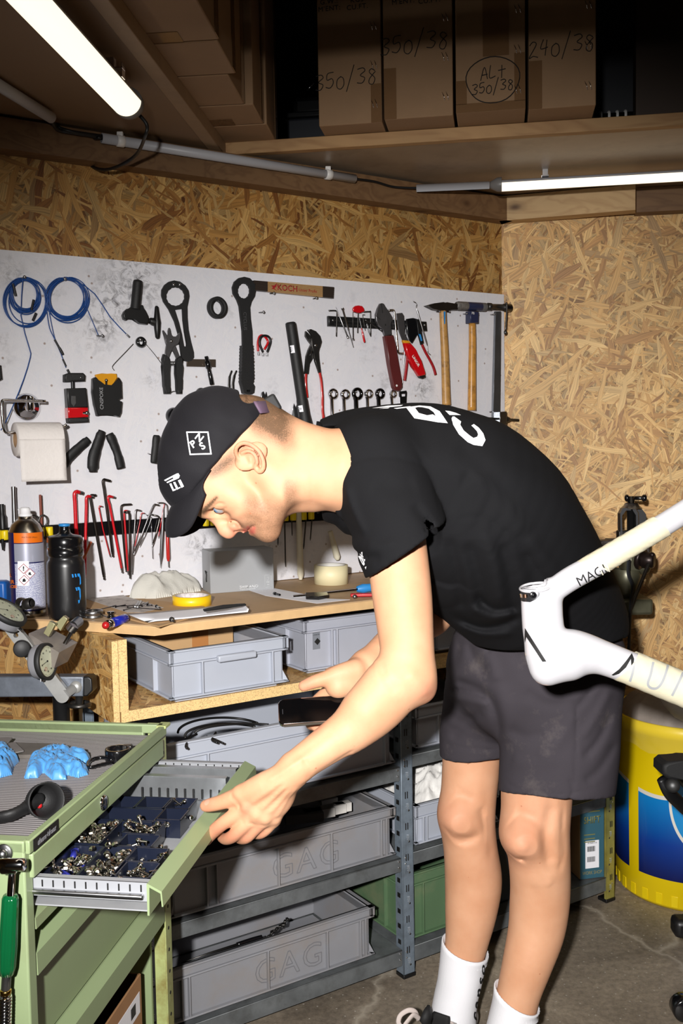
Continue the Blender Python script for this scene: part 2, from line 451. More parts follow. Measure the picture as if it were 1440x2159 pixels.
def sdf_obj(name,sdf_list,mat,parent=None,smooth_it=2,colorfn=None):
 """one object out of one or more SDF volumes"""
 P_,Q_=[],[];off=0
 for sd_ in(sdf_list if isinstance(sdf_list,(list,tuple))else[sdf_list]):
  p,q=sd_.mesh()
  for _ in range(smooth_it):
   s_=np.zeros_like(p);c_=np.zeros(len(p))
   for a_,b_ in((0,1),(1,2),(2,3),(3,0)):
    np.add.at(s_,q[:,a_],p[q[:,b_]]);np.add.at(c_,q[:,a_],1);np.add.at(s_,q[:,b_],p[q[:,a_]]);np.add.at(c_,q[:,b_],1)
   p=p*0.5+0.5*s_/np.maximum(c_,1)[:,None]
  P_.append(p);Q_.append(q+off);off+=len(p)
 p=np.concatenate(P_);q=np.concatenate(Q_)
 if parent is not None:mi=MW[parent.name].inverted();org=Matrix.Identity(4)
 else:
  c=V(((p[:,0].min()+p[:,0].max())/2,(p[:,1].min()+p[:,1].max())/2,p[:,2].min()));org=Matrix.Translation(c);mi=org.inverted()
 A_=np.array(mi);pl_=p@A_[:3,:3].T+A_[:3,3]
 me=bpy.data.meshes.new(name);me.vertices.add(len(p));me.vertices.foreach_set('co',pl_.astype(np.float32).ravel())
 me.loops.add(len(q)*4);me.polygons.add(len(q));me.loops.foreach_set('vertex_index',q.astype(np.int32).ravel())
 me.polygons.foreach_set('loop_start',np.arange(0,len(q)*4,4,dtype=np.int32));me.polygons.foreach_set('loop_total',np.full(len(q),4,dtype=np.int32))
 me.polygons.foreach_set('use_smooth',np.ones(len(q),dtype=bool));me.update(calc_edges=True);me.validate()
 if mat:
  for m_ in(mat if isinstance(mat,(list,tuple))else[mat]):me.materials.append(m_)
 o=bpy.data.objects.new(name,me);COL.objects.link(o)
 if parent is not None:o.parent=parent;MW[o.name]=MW[parent.name]
 else:o.matrix_world=org;MW[o.name]=org
 if colorfn is not None:
  col=colorfn(p);at=me.color_attributes.new('tone','FLOAT_COLOR','POINT');at.data.foreach_set('color',col.astype(np.float32).ravel())
 return o
def sstep(a,b,x):
 t=np.clip((x-a)/(b-a),0,1);return t*t*(3-2*t)
# ---------------------------------------------------------------- wood-based boards
def osb_material(name,cols,scale=1.0,paint=None,seed=0.0,rough=0.55,swz=None,spots=()):
 mt,t,b=nt(name);L=t.links.new
 tc=N(t,'ShaderNodeTexCoord');base=N(t,'ShaderNodeMapping');
 if swz:
  sx_=N(t,'ShaderNodeSeparateXYZ');L(tc.outputs['Object'],sx_.inputs[0]);cx_=N(t,'ShaderNodeCombineXYZ');L(sx_.outputs[swz[0]],cx_.inputs[0]);L(sx_.outputs[swz[1]],cx_.inputs[1]);L(cx_.outputs[0],base.inputs[0])
 else:L(tc.outputs['Object'],base.inputs[0])
 pass;base.inputs['Location'].default_value=(seed,seed*0.7,0)
 wn=N(t,'ShaderNodeTexNoise',Scale=5.0,Detail=2.0);L(base.outputs[0],wn.inputs['Vector'])
 warp=N(t,'ShaderNodeVectorMath',operation='MULTIPLY_ADD');L(wn.outputs['Color'],warp.inputs[0]);warp.inputs[1].default_value=(0.05,0.05,0.0);L(base.outputs[0],warp.inputs[2])
 bestR=bestG=bestS=None
 specs=[(8,11,85),(70,13,95),(-35,10,66),(40,16,150),(-72,14,95),(105,11,80),(20,26,220),(-15,10,62),(84,20,170),(-50,30,240)]
 for i,(ang,lx,ly)in enumerate(specs):
  mp=N(t,'ShaderNodeMapping');L(warp.outputs[0],mp.inputs[0])
  mp.vector_type='POINT';mp.inputs['Rotation'].default_value=(0,0,rad(ang));mp.inputs['Location'].default_value=(i*3.17,i*1.31,0)
  sc2=N(t,'ShaderNodeVectorMath',operation='MULTIPLY');L(mp.outputs[0],sc2.inputs[0]);sc2.inputs[1].default_value=(lx*scale,ly*scale,1)
  vo=N(t,'ShaderNodeTexVoronoi',voronoi_dimensions='2D',Scale=1.0,Randomness=1.0);L(sc2.outputs[0],vo.inputs['Vector'])
  sp=N(t,'ShaderNodeSeparateColor');L(vo.outputs['Color'],sp.inputs[0])
  st=N(t,'ShaderNodeTexNoise',noise_dimensions='2D',Scale=1.0,Detail=3.0);
  s3=N(t,'ShaderNodeVectorMath',operation='MULTIPLY');L(sc2.outputs[0],s3.inputs[0]);s3.inputs[1].default_value=(0.55,5.5,1);L(s3.outputs[0],st.inputs['Vector'])
  R_,G_,S_=sp.outputs[0],sp.outputs[1],st.outputs[0]
  if bestR is None:bestR,bestG,bestS=R_,G_,S_
  else:
   gt=N(t,'ShaderNodeMath',operation='GREATER_THAN');L(R_,gt.inputs[0]);L(bestR,gt.inputs[1])
   def mx(a_,b_):
    m_=N(t,'ShaderNodeMix',data_type='FLOAT');L(gt.outputs[0],m_.inputs[0]);L(a_,m_.inputs[2]);L(b_,m_.inputs[3]);return m_.outputs[0]
   nR,nG,nS=mx(bestR,R_),mx(bestG,G_),mx(bestS,S_);bestR,bestG,bestS=nR,nG,nS
 r=ramp(t,cols);L(bestG,r.inputs[0])
 sr=ramp(t,[(0.28,0.6),(0.48,0.93),(0.72,1.16)]);L(bestS,sr.inputs[0])
 mul=N(t,'ShaderNodeMix',data_type='RGBA',blend_type='MULTIPLY');mul.inputs[0].default_value=1.0;L(r.outputs[0],mul.inputs[6]);L(sr.outputs[0],mul.inputs[7])
 nz=N(t,'ShaderNodeTexNoise',Scale=3.0,Detail=4.0);L(base.outputs[0],nz.inputs['Vector']);nr=ramp(t,[(0.3,0.8),(0.7,1.1)]);L(nz.outputs[0],nr.inputs[0])
 m2=N(t,'ShaderNodeMix',data_type='RGBA',blend_type='MULTIPLY');m2.inputs[0].default_value=1.0;L(mul.outputs[2],m2.inputs[6]);L(nr.outputs[0],m2.inputs[7])
 dk=ramp(t,[(0.74,0.42),(0.84,1.0)]);L(bestR,dk.inputs[0])
 m3=N(t,'ShaderNodeMix',data_type='RGBA',blend_type='MULTIPLY');m3.inputs[0].default_value=0.7;L(m2.outputs[2],m3.inputs[6]);L(dk.outputs[0],m3.inputs[7])
 out=m3.outputs[2]
 if paint:
  pm=N(t,'ShaderNodeMix',data_type='RGBA');pm.inputs[0].default_value=0.93;L(out,pm.inputs[6]);pm.inputs[7].default_value=(*srgb(paint),1)
  n1=N(t,'ShaderNodeTexNoise',Scale=14.0,Detail=10.0,Roughness=0.75);L(base.outputs[0],n1.inputs['Vector'])
  n2=N(t,'ShaderNodeTexNoise',Scale=2.6,Detail=2.0);L(base.outputs[0],n2.inputs['Vector'])
  r1=ramp(t,[(0.56,0.0),(0.70,1.0)]);L(n1.outputs[0],r1.inputs[0]);r2=ramp(t,[(0.50,0.04),(0.66,0.6)]);L(n2.outputs[0],r2.inputs[0])
  mm=N(t,'ShaderNodeMath',operation='MULTIPLY');L(r1.outputs[0],mm.inputs[0]);L(r2.outputs[0],mm.inputs[1])
  p2=N(t,'ShaderNodeMix',data_type='RGBA');L(mm.outputs[0],p2.inputs[0]);L(pm.outputs[2],p2.inputs[6]);p2.inputs[7].default_value=(*srgb((92,86,84)),1)
  v3=N(t,'ShaderNodeTexVoronoi',voronoi_dimensions='2D',Scale=17.0);L(base.outputs[0],v3.inputs['Vector']);r3=ramp(t,[(0.03,0.7),(0.07,0.0)]);L(v3.outputs['Distance'],r3.inputs[0])
  v4=N(t,'ShaderNodeSeparateColor');L(v3.outputs['Color'],v4.inputs[0]);g4=N(t,'ShaderNodeMath',operation='GREATER_THAN');L(v4.outputs[0],g4.inputs[0]);g4.inputs[1].default_value=0.72
  m4=N(t,'ShaderNodeMath',operation='MULTIPLY');L(r3.outputs[0],m4.inputs[0]);L(g4.outputs[0],m4.inputs[1])
  p3=N(t,'ShaderNodeMix',data_type='RGBA');L(m4.outputs[0],p3.inputs[0]);L(p2.outputs[2],p3.inputs[6]);p3.inputs[7].default_value=(*srgb((120,84,52)),1)
  out=p3.outputs[2]
  for(sx0,sy0,sr,amt)in spots:
   vs_=N(t,'ShaderNodeVectorMath',operation='DISTANCE');L(tc.outputs['Object'],vs_.inputs[0]);vs_.inputs[1].default_value=(sx0,sy0,TB)
   rs_=ramp(t,[(0.0,1.0),(1.0,0.0)]);dv=N(t,'ShaderNodeMath',operation='DIVIDE');L(vs_.outputs['Value'],dv.inputs[0]);dv.inputs[1].default_value=sr;L(dv.outputs[0],rs_.inputs[0])
   ns=N(t,'ShaderNodeTexNoise',Scale=38.0,Detail=9.0,Roughness=0.78,Distortion=1.0);L(tc.outputs['Object'],ns.inputs['Vector']);rn=ramp(t,[(0.46,0.0),(0.66,1.0)]);L(ns.outputs[0],rn.inputs[0])
   mm_=N(t,'ShaderNodeMath',operation='MULTIPLY');L(rs_.outputs[0],mm_.inputs[0]);L(rn.outputs[0],mm_.inputs[1]);m5_=N(t,'ShaderNodeMath',operation='MULTIPLY');L(mm_.outputs[0],m5_.inputs[0]);m5_.inputs[1].default_value=amt
   p5=N(t,'ShaderNodeMix',data_type='RGBA');L(m5_.outputs[0],p5.inputs[0]);L(out,p5.inputs[6]);p5.inputs[7].default_value=(*srgb((56,52,52)),1);out=p5.outputs[2]
 L(out,b.inputs['Base Color']);b.inputs['Roughness'].default_value=rough
 hs=N(t,'ShaderNodeMath',operation='MULTIPLY_ADD');L(bestS,hs.inputs[0]);hs.inputs[1].default_value=0.25;L(bestR,hs.inputs[2])
 bp=N(t,'ShaderNodeBump',Strength=0.55 if not paint else 0.3,Distance=0.003);L(hs.outputs[0],bp.inputs['Height']);L(bp.outputs[0],b.inputs['Normal'])
 MATS[name]=mt;return mt
OSBC=[(0.0,srgb((128,78,34))),(0.1,srgb((166,116,58))),(0.3,srgb((200,152,86))),(0.55,srgb((214,170,104))),(0.8,srgb((232,194,130))),(0.94,srgb((186,154,104))),(1.0,srgb((150,116,76)))]
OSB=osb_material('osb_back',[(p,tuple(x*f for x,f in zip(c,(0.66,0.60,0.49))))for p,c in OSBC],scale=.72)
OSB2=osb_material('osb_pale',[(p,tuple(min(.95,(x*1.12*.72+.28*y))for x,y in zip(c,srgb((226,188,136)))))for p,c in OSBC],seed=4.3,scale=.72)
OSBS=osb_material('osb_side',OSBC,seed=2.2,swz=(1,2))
def timber(name,c,c2,ax=0,scale=1.0,knots=True):
 """sawn softwood, grain along local axis ax"""
 mt,t,b=nt(name);L=t.links.new
 tc=N(t,'ShaderNodeTexCoord');mp=N(t,'ShaderNodeMapping');L(tc.outputs['Object'],mp.inputs[0])
 s=[14,14,14];s[ax]=0.7;mp.inputs['Scale'].default_value=[x*scale for x in s]
 n1=N(t,'ShaderNodeTexNoise',Scale=1.0,Detail=3.0,Distortion=0.6);L(mp.outputs[0],n1.inputs['Vector'])
 mu=N(t,'ShaderNodeMath',operation='MULTIPLY');L(n1.outputs[0],mu.inputs[0]);mu.inputs[1].default_value=7.0
 fr=N(t,'ShaderNodeMath',operation='PINGPONG');L(mu.outputs[0],fr.inputs[0]);fr.inputs[1].default_value=0.5
 r=ramp(t,[(0.0,tuple((a_+b_)/2 for a_,b_ in zip(srgb(c2),srgb(c)))),(0.35,srgb(c)),(1.0,srgb(c))]);L(fr.outputs[0],r.inputs[0])
 n2=N(t,'ShaderNodeTexNoise',Scale=3.0,Detail=5.0);L(tc.outputs['Object'],n2.inputs['Vector']);r2=ramp(t,[(0.3,0.72),(0.7,1.08)]);L(n2.outputs[0],r2.inputs[0])
 mx=N(t,'ShaderNodeMix',data_type='RGBA',blend_type='MULTIPLY');mx.inputs[0].default_value=1.0;L(r.outputs[0],mx.inputs[6]);L(r2.outputs[0],mx.inputs[7])
 out=mx.outputs[2]
 if knots:
  m3=N(t,'ShaderNodeMapping');L(tc.outputs['Object'],m3.inputs[0]);s3=[9,9,9];s3[ax]=4.0;m3.inputs['Scale'].default_value=s3
  v=N(t,'ShaderNodeTexVoronoi',Scale=1.0);L(m3.outputs[0],v.inputs['Vector']);r3=ramp(t,[(0.06,0.9),(0.13,0.25),(0.22,0.0)]);L(v.outputs['Distance'],r3.inputs[0])
  m4=N(t,'ShaderNodeMix',data_type='RGBA');L(r3.outputs[0],m4.inputs[0]);L(out,m4.inputs[6]);m4.inputs[7].default_value=(*srgb((70,42,22)),1);out=m4.outputs[2]
 L(out,b.inputs['Base Color']);b.inputs['Roughness'].default_value=0.6
 MATS[name]=mt;return mt
TIM=timber('timber_beam',(176,138,92),(140,98,58))
TIMD=timber('timber_dark',(128,96,64),(96,66,42))
TIMP=timber('timber_pale',(196,164,118),(168,132,88))
HANDLE=timber('hickory',(196,148,84),(150,98,48),ax=2,scale=3.0,knots=False)
CARD=M('cardboard',(150,118,86),0.75,var=0.08,vscale=7,bump=0.15,bscale=150)
CARD2=M('cardboard_pale',(186,150,106),0.75,var=0.06,vscale=7)
HARDB=M('hardboard',(130,102,74),0.6,var=0.06,vscale=3)
MDF=M('mdf',(206,170,122),0.6,var=0.07,vscale=30,bump=0.1)
def chip(name,c):
 mt,t,b=nt(name);L=t.links.new;tc=N(t,'ShaderNodeTexCoord')
 v=N(t,'ShaderNodeTexVoronoi',Scale=430.0);L(tc.outputs['Object'],v.inputs['Vector']);sp=N(t,'ShaderNodeSeparateColor');L(v.outputs['Color'],sp.inputs[0])
 c_=srgb(c);r=ramp(t,[(0,tuple(x*0.7 for x in c_)),(0.3,c_),(1,tuple(min(1,x*1.25)for x in c_))]);L(sp.outputs[0],r.inputs[0]);L(r.outputs[0],b.inputs['Base Color']);b.inputs['Roughness'].default_value=0.7
 MATS[name]=mt;return mt
OSBEDGE=chip('osb_cut_edge',(214,180,124))
BENCHT=M('bench_top',(186,154,116),0.55,var=0.1,vscale=8,dirt=(116,94,72),dscale=7,damt=0.55)
GALV=M('galvanised',(122,134,146),0.42,metal=0.3,var=0.22,vscale=22,dirt=(80,84,88),dscale=30,damt=0.5)
GALVD=M('galvanised_plate',(104,108,110),0.5,metal=0.25,var=0.3,vscale=14,dirt=(70,70,68),dscale=18,damt=0.6)
BINB=M('bin_blue_grey',(168,173,184),0.42,var=0.03,vscale=4)
BING=M('bin_old_grey',(132,133,138),0.5,var=0.06,vscale=6,dirt=(134,122,110),dscale=5,damt=0.6)
BINGR=M('bin_green',(84,110,80),0.5,var=0.06,vscale=6,dirt=(150,140,110),dscale=5,damt=0.35)
GREEN=M('cabinet_green',(140,156,116),0.38,var=0.04,vscale=3,dirt=(118,112,84),dscale=6,damt=0.4)
GREEN2=M('cabinet_green_worn',(168,178,118),0.4,var=0.1,vscale=12,dirt=(120,96,40),dscale=10,damt=0.8)
BLK=M('black_plastic',(17,17,18),0.42)
BLKM=M('black_matt',(15,15,16),0.7,bump=0.1)
BLKG=M('black_gloss',(14,14,16),0.2,coat=0.5)
RUB=M('black_rubber',(20,20,21),0.6,bump=0.2,bscale=300)
CHR=M('chrome',(225,225,228),0.09,metal=1.0)
STL=M('steel',(160,160,162),0.3,metal=1.0,var=0.15,vscale=40)
STLD=M('steel_dark',(84,82,80),0.38,metal=0.9,var=0.2,vscale=30)
ALU=M('aluminium',(186,186,188),0.36,metal=0.85,var=0.08,vscale=25)
RED=M('red_plastic',(176,22,26),0.35,coat=0.3)
REDG=M('red_paint',(190,14,22),0.25,coat=0.6)
DRED=M('dark_red_vinyl',(86,34,34),0.35,var=0.1)
YEL=M('yellow_plastic',(226,200,20),0.4)
BLUEC=M('blue_cable',(18,66,132),0.4)
BLUEP=M('blue_plastic',(44,130,196),0.4)
WHT=M('white_plastic',(226,224,220),0.4)
PVC=M('grey_conduit',(176,176,180),0.4)
PAPER=M('white_paper',(240,240,246),0.8,var=0.02)
INK=M('black_ink',(14,14,14),0.7)
CABLE=M('black_cable',(16,16,17),0.5)
# ---------------------------------------------------------------- the room
def concrete():
 mt,t,b=nt('concrete');L=t.links.new;tc=N(t,'ShaderNodeTexCoord')
 n1=N(t,'ShaderNodeTexNoise',Scale=2.2,Detail=8.0,Roughness=0.65,Distortion=0.5);L(tc.outputs['Object'],n1.inputs['Vector'])
 r=ramp(t,[(0.3,srgb((108,98,86))),(0.5,srgb((142,130,114))),(0.7,srgb((176,162,142)))]);L(n1.outputs[0],r.inputs[0])
 n2=N(t,'ShaderNodeTexNoise',Scale=60.0,Detail=8.0,Roughness=0.8);L(tc.outputs['Object'],n2.inputs['Vector']);r2=ramp(t,[(0.35,0.62),(0.6,1.12)]);L(n2.outputs[0],r2.inputs[0])
 mx=N(t,'ShaderNodeMix',data_type='RGBA',blend_type='MULTIPLY');mx.inputs[0].default_value=1.0;L(r.outputs[0],mx.inputs[6]);L(r2.outputs[0],mx.inputs[7])
 wn=N(t,'ShaderNodeTexNoise',Scale=4.0,Detail=5.0);L(tc.outputs['Object'],wn.inputs['Vector'])
 wv=N(t,'ShaderNodeVectorMath',operation='MULTIPLY_ADD');L(wn.outputs['Color'],wv.inputs[0]);wv.inputs[1].default_value=(0.35,0.35,0.0);L(tc.outputs['Object'],wv.inputs[2])
 v=N(t,'ShaderNodeTexVoronoi',voronoi_dimensions='2D',feature='DISTANCE_TO_EDGE',Scale=0.95);L(wv.outputs[0],v.inputs['Vector']);r3=ramp(t,[(0.0,0.75),(0.006,0.4),(0.014,0.0)]);L(v.outputs['Distance'],r3.inputs[0])
 m2=N(t,'ShaderNodeMix',data_type='RGBA');L(r3.outputs[0],m2.inputs[0]);L(mx.outputs[2],m2.inputs[6]);m2.inputs[7].default_value=(*srgb((176,166,150)),1)
 v5=N(t,'ShaderNodeTexVoronoi',voronoi_dimensions='2D',Scale=22.0);L(tc.outputs['Object'],v5.inputs['Vector']);r5=ramp(t,[(0.03,0.7),(0.06,0.0)]);L(v5.outputs['Distance'],r5.inputs[0])
 m5=N(t,'ShaderNodeMix',data_type='RGBA');L(r5.outputs[0],m5.inputs[0]);L(m2.outputs[2],m5.inputs[6]);m5.inputs[7].default_value=(*srgb((190,184,172)),1)
 L(m5.outputs[2],b.inputs['Base Color']);b.inputs['Roughness'].default_value=0.5
 bp=N(t,'ShaderNodeBump',Strength=0.3,Distance=0.003);L(n2.outputs[0],bp.inputs['Height']);L(bp.outputs[0],b.inputs['Normal'])
 return mt
mb=MB();mb.box((0,2.0,-0.03),(7,7.5,0.06));struct(obj('floor',mb,concrete(),origin=None))
def wall_local(p0,d,n,length,h,th,name,mat,s0=0.0):
 """slab whose local xy plane is the wall face: x along d, y up, z towards the room"""
 mx=axes(p0,d,Z,-n)
 mx=axes(p0,d,Z);
 if(mx.to_3x3()@V((0,0,1))).dot(-n)<0:mx=axes(p0,-d,Z)
 m_=MB();x0,x1=sorted((s0,length))if(mx.to_3x3()@V((1,0,0))).dot(d)>0 else sorted((-s0,-length))
 m_.box(((x0+x1)/2,h/2,-th/2),(x1-x0,h,th))
 o=obj(name,m_,mat,world=False);o.matrix_world=mx;MW[o.name]=mx;return struct(o)
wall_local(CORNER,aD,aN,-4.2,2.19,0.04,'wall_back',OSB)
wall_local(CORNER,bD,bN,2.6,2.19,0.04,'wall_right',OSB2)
mb=MB();mb.box((0,5.7,2.6),(7,0.06,1.5));struct(obj('wall_loft',mb,M('loft_darkness',(30,28,27),0.9),origin=None))  # near-black colour stands in for the darkness above the shelves
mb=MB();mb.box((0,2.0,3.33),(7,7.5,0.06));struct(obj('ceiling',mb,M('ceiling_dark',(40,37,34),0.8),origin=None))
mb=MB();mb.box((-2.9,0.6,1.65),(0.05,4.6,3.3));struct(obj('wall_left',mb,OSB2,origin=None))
for(x,y)in((0.125,0),):pass
TB=0.016
p_tl,p_tr=pa(-60,521,TB),pa(1063,620,TB)
def wallbox(mb,p0,p1,z0,z1,o0,o1,n,bev=0.0):
 """slab on a wall between two points (along the wall), heights z0..z1, offsets o0..o1 from the wall plane"""
 d=V((p1.x-p0.x,p1.y-p0.y,0));L_=d.length;d.normalize()
 mx=axes(V((p0.x,p0.y,0)),d,n,Z)
 off=(V((p0.x,p0.y,0))-CORNER).dot(n)
 y0,y1=-off-o1,-off-o0
 mb.box((L_/2,(y0+y1)/2,(z0+z1)/2),(L_,y1-y0,z1-z0),mx,bev=bev)
BT=(pa(0,527,TB).z+pa(1062,620,TB).z)/2
mb=MB();mxb=axes(CORNER,aD,Z,-aN)if axes(CORNER,aD,Z).to_3x3().col[2].dot(-aN)>0 else axes(CORNER,-aD,Z)
sgn=1 if mxb.to_3x3().col[0].dot(aD)>0 else-1
xr=sgn*(p_tr-CORNER).dot(aD);xl=sgn*(p_tl-CORNER).dot(aD)
mb.box(((xl+xr)/2,(1.006+BT)/2,TB/2),(abs(xr-xl),BT-1.006,TB-0.002))
_sp=[]
for x_,y_,r_,a_ in((218,685,.05,1.3),(265,610,.13,.9),(295,580,.09,.9),(228,640,.06,1.0),(20,575,.05,.8),(320,800,.04,.6),(110,610,.04,.6),(890,815,.06,1.2),(200,700,.09,.6),(420,1150,.06,1.0)):
 q=mxb.inverted()@pa(x_,y_,TB);_sp.append((q.x,q.y,r_,a_))
WBOARD=osb_material('painted_board',OSBC,paint=(218,219,226),seed=1.9,rough=0.42,spots=_sp)
tb=obj('tool_board',mb,WBOARD,world=False);tb.matrix_world=mxb;MW[tb.name]=mxb
tag(tb,'white painted board with black grease smudges covering the wall behind the tools','tool board')
hz=pa(1058,462,0.06).z;
mb=MB();wallbox(mb,pa(-300,300),CORNER+aD*0.0,hz,hz+0.075,0.0,0.055,aN);struct(obj('trim_1',mb,TIMD,origin=None))
mb=MB();e1=pb(1340,440,0.06)
wallbox(mb,CORNER-aD*0.0,V((e1.x,e1.y,0)),hz,hz+0.08,0.0,0.055,bN);struct(obj('trim_2',mb,TIMP,origin=None))
mb=MB();wallbox(mb,V((e1.x,e1.y,0))+bD*0.003,V((e1.x,e1.y,0))+bD*1.6,hz+0.004,hz+0.082,0.0,0.058,bN);struct(obj('trim_3',mb,TIMD,origin=None))
# ---------------------------------------------------------------- overhead storage shelves
ZS=hz+0.083
def at_z(p,z):return V((p[0],p[1],z))
bfront=bN*0+V((0,0,0))
cB=CORNER.dot(bN)
def bp_(s,n,z):return bD*s+bN*n+Z*z
fB=pz(1000,292,ZS).dot(bN)-.002
mb=MB();mx=axes(V((0,0,0)),bD,bN,Z)
s0=pz(575,322,ZS).dot(bD)-0.25;s1=2.6
t=thing('overhead_shelf','brown hardboard storage shelf with timber front edge above the white cartons side tube light','shelf',bp_(0.3,fB,ZS))
t['label']='overhead storage shelf with light timber front edge carrying four upright cartons'
mb.box(((s0+s1)/2,(fB+0.38+cB)/2,ZS+0.011),(s1-s0,cB+.32-fB,0.022),mx)
obj('shelf_panel',mb,M('shelf_underside',(150,132,112),0.38,var=0.14,vscale=6,dirt=(96,80,62),dscale=5,damt=0.6),t)
mb=MB();mb.box(((s0+s1)/2,fB+0.015,ZS+0.016),(s1-s0,0.028,0.034),mx,bev=0.002);obj('front_edge',mb,TIM,t)
q0,q1=pz(190,0,ZS),pz(440,315,ZS)
ed=(q1-q0);ed.z=0;ed.normalize();en=V((ed.y,-ed.x,0))
t=thing('overhead_shelf','overhead shelf with plain brown hardboard underside holding the near tube light','shelf',at_z(q0,ZS))
mx2=axes(at_z(q0,ZS),ed,-en,Z)
mb=MB();mb.prism([(-2.2,0),((q1-q0).length+0.12,0),((q1-q0).length-0.9,1.5),(-2.2,1.5)],0.0,0.02,mx2);obj('shelf_panel',mb,HARDB,t)
mb=MB();mb.box((((q1-q0).length+0.1-2.2)/2,-0.018,0.014),((q1-q0).length+0.1+2.2,0.036,0.036),mx2,bev=0.002);obj('front_edge',mb,M('batten',(150,122,92),0.6,var=0.1),t)
ZT=ZS+0.034
def carton(name,s0_,s1_,n0,n1,h,label,group,flap_z=0.0,deco=None):
 mx=axes(bp_(s0_,n0,ZT),bD,bN,Z);wdt,dep=s1_-s0_,n1-n0
 t=thing(name,label,'carton',mx=mx,group=group)
 mb=MB();mb.box((wdt/2,dep/2,h/2),(wdt-0.004,dep,h),bev=0.003)
 obj('carton_body',mb,CARD,t,world=False)
 fr=axes(V((0,-0.0012,0)),V((1,0,0)),V((0,0,1)))
 if deco:deco(t,fr,wdt)
 for k in range(5):
  for dx in(-0.004,0.006):
   z=0.05+k*0.1;mb=MB();mb.tube([(wdt-0.022+dx-0.004,-0.002,z+0.01),(wdt-0.022+dx,-0.004,z),(wdt-0.022+dx+0.003,-0.002,z-0.012)],0.0011,5)
   obj('staple',mb,CHR,t,world=False)
 return t
STROKES={'3':[[(0,.95),(.35,1),(.5,.8),(.2,.55),(.5,.35),(.35,.05),(0,.1)]],'5':[[(.5,1),(.1,.95),(.08,.55),(.4,.6),(.5,.3),(.3,.02),(0,.1)]],'0':[[(.3,.8),(.05,.6),(.05,.15),(.3,0),(.5,.25),(.45,.65),(.25,.8)]],'/':[[(.45,1.35),(0,-.3)]],'8':[[(.45,.85),(.2,1),(.08,.8),(.45,.4),(.35,.02),(.1,.1),(.12,.4),(.48,.8)]],'2':[[(.05,.8),(.25,1),(.45,.8),(.05,.05),(.3,.12),(.6,.02)]],'4':[[(.2,1),(.05,.45),(.5,.5)],[(.42,.95),(.35,0)]],'A':[[(0,0),(.3,1),(.55,.05)],[(.12,.4),(.55,.42)]],'L':[[(.1,1),(.02,.05),(.5,.1)]],'T':[[(.3,1),(.28,0)],[(0,.62),(.6,.66)]]}
def hand(t,fr,txt,x,z,size,rot=4,th=0.0005,name='handwriting',shear=0.3,mat=None):
 if name=='handwriting':
  mb=MB();s_=size*0.72;adv=0.7;tot=len(txt)*adv;mx=fr@Matrix.Translation((x,z,0.0012))@Matrix.Rotation(rad(rot),4,'Z')
  for i,ch in enumerate(txt):
   for st in STROKES[ch]:
    pts=smooth_line([((i*adv-tot/2+.05+p[0]+p[1]*.12)*s_,(p[1]-.5+.08*math.sin(i*2.1))*s_,0)for p in st],5)
    mb.tube([mx@p for p in pts],0.0011,5)
  return obj(name,mb,mat or INK,t,world=False)
 mb=MB();write(mb,txt,fr@Matrix.Translation((x,z,0.0012))@Matrix.Rotation(rad(rot),4,'Z'),size,th,shear=shear,spacing=1.1);return obj(name,mb,mat or INK,t,world=False)
TAPE=M('brown_tape',(120,90,62),0.16,coat=0.3,var=0.05)
def tape(t,fr,x0,x1,z0,z1):
 mb=MB();mb.box(((x0+x1)/2,(z0+z1)/2,0.0008),(x1-x0,z1-z0,0.0008),fr);return obj('packing_tape',mb,TAPE,t,world=False)
cs=[pz(670,265,ZT).dot(bD),pz(810,257,ZT).dot(bD),pz(960,240,ZT).dot(bD),pz(1113,230,ZT).dot(bD),pz(1262,220,ZT).dot(bD)]
nn=[pz(740,262,ZT).dot(bN),pz(880,248,ZT).dot(bN),pz(1035,234,ZT).dot(bN),pz(1190,226,ZT).dot(bN)]
def hh(px,py,i):
 q=on(px,py,bN*nn[i],bN);return q.dot(bD)-cs[i],q.z-ZT
def deco0(t,fr,w_):
 x,z=hh(728,168,0);hand(t,fr,'350/38',x,z,0.056)
 x,z=hh(690,12,0);hand(t,fr,'G.W.:\nM\'ENT:',x+.005,z,0.018,2,name='printed_text',shear=0)
 x,z=hh(753,8,0);hand(t,fr,'KGS\nCU.FT.',x,z,0.018,2,name='printed_text',shear=0)
 x,z=hh(798,210,0);tape(t,fr,x-0.02,w_-0.003,0.0,0.1)
def deco1(t,fr,w_):
 x,z=hh(872,92,1);hand(t,fr,'350/38',x,z,0.06,3)
 x,z=hh(850,4,1);hand(t,fr,'M\'ENT:',x,z,0.018,2,name='printed_text',shear=0)
 x,z=hh(905,2,1);hand(t,fr,'CU.FT.',x,z,0.018,2,name='printed_text',shear=0)
 tape(t,fr,0.003,0.035,0.0,0.13)
def deco2(t,fr,w_):
 x,z=hh(1038,153,2);hand(t,fr,'ALT',x,z,0.044,6)
 x2,z2=hh(1038,184,2);hand(t,fr,'350/38',x2,z2,0.036,5)
 x3,z3=hh(1039,169,2);mb=MB();mb.tube([fr@V((x3+0.068*math.cos(a)*(1+.04*math.sin(3*a)),z3+0.058*math.sin(a),0.0015))for a in[rad(k*12)for k in range(31)]],0.0013,5)
 obj('pen_circle',mb,INK,t,world=False)
 x,z=hh(1045,50,2);tape(t,fr,x-0.033,x+0.033,z-0.08,z+0.2)
 tape(t,fr,0.002,w_-0.003,0.0,0.022);tape(t,fr,0.002,0.03,0.02,0.08);tape(t,fr,w_-0.03,w_-0.003,0.02,0.14)
def deco3(t,fr,w_):
 x,z=hh(1182,98,3);hand(t,fr,'240/38',x,z,0.056,4)
 tape(t,fr,0.003,0.036,0.0,0.12)
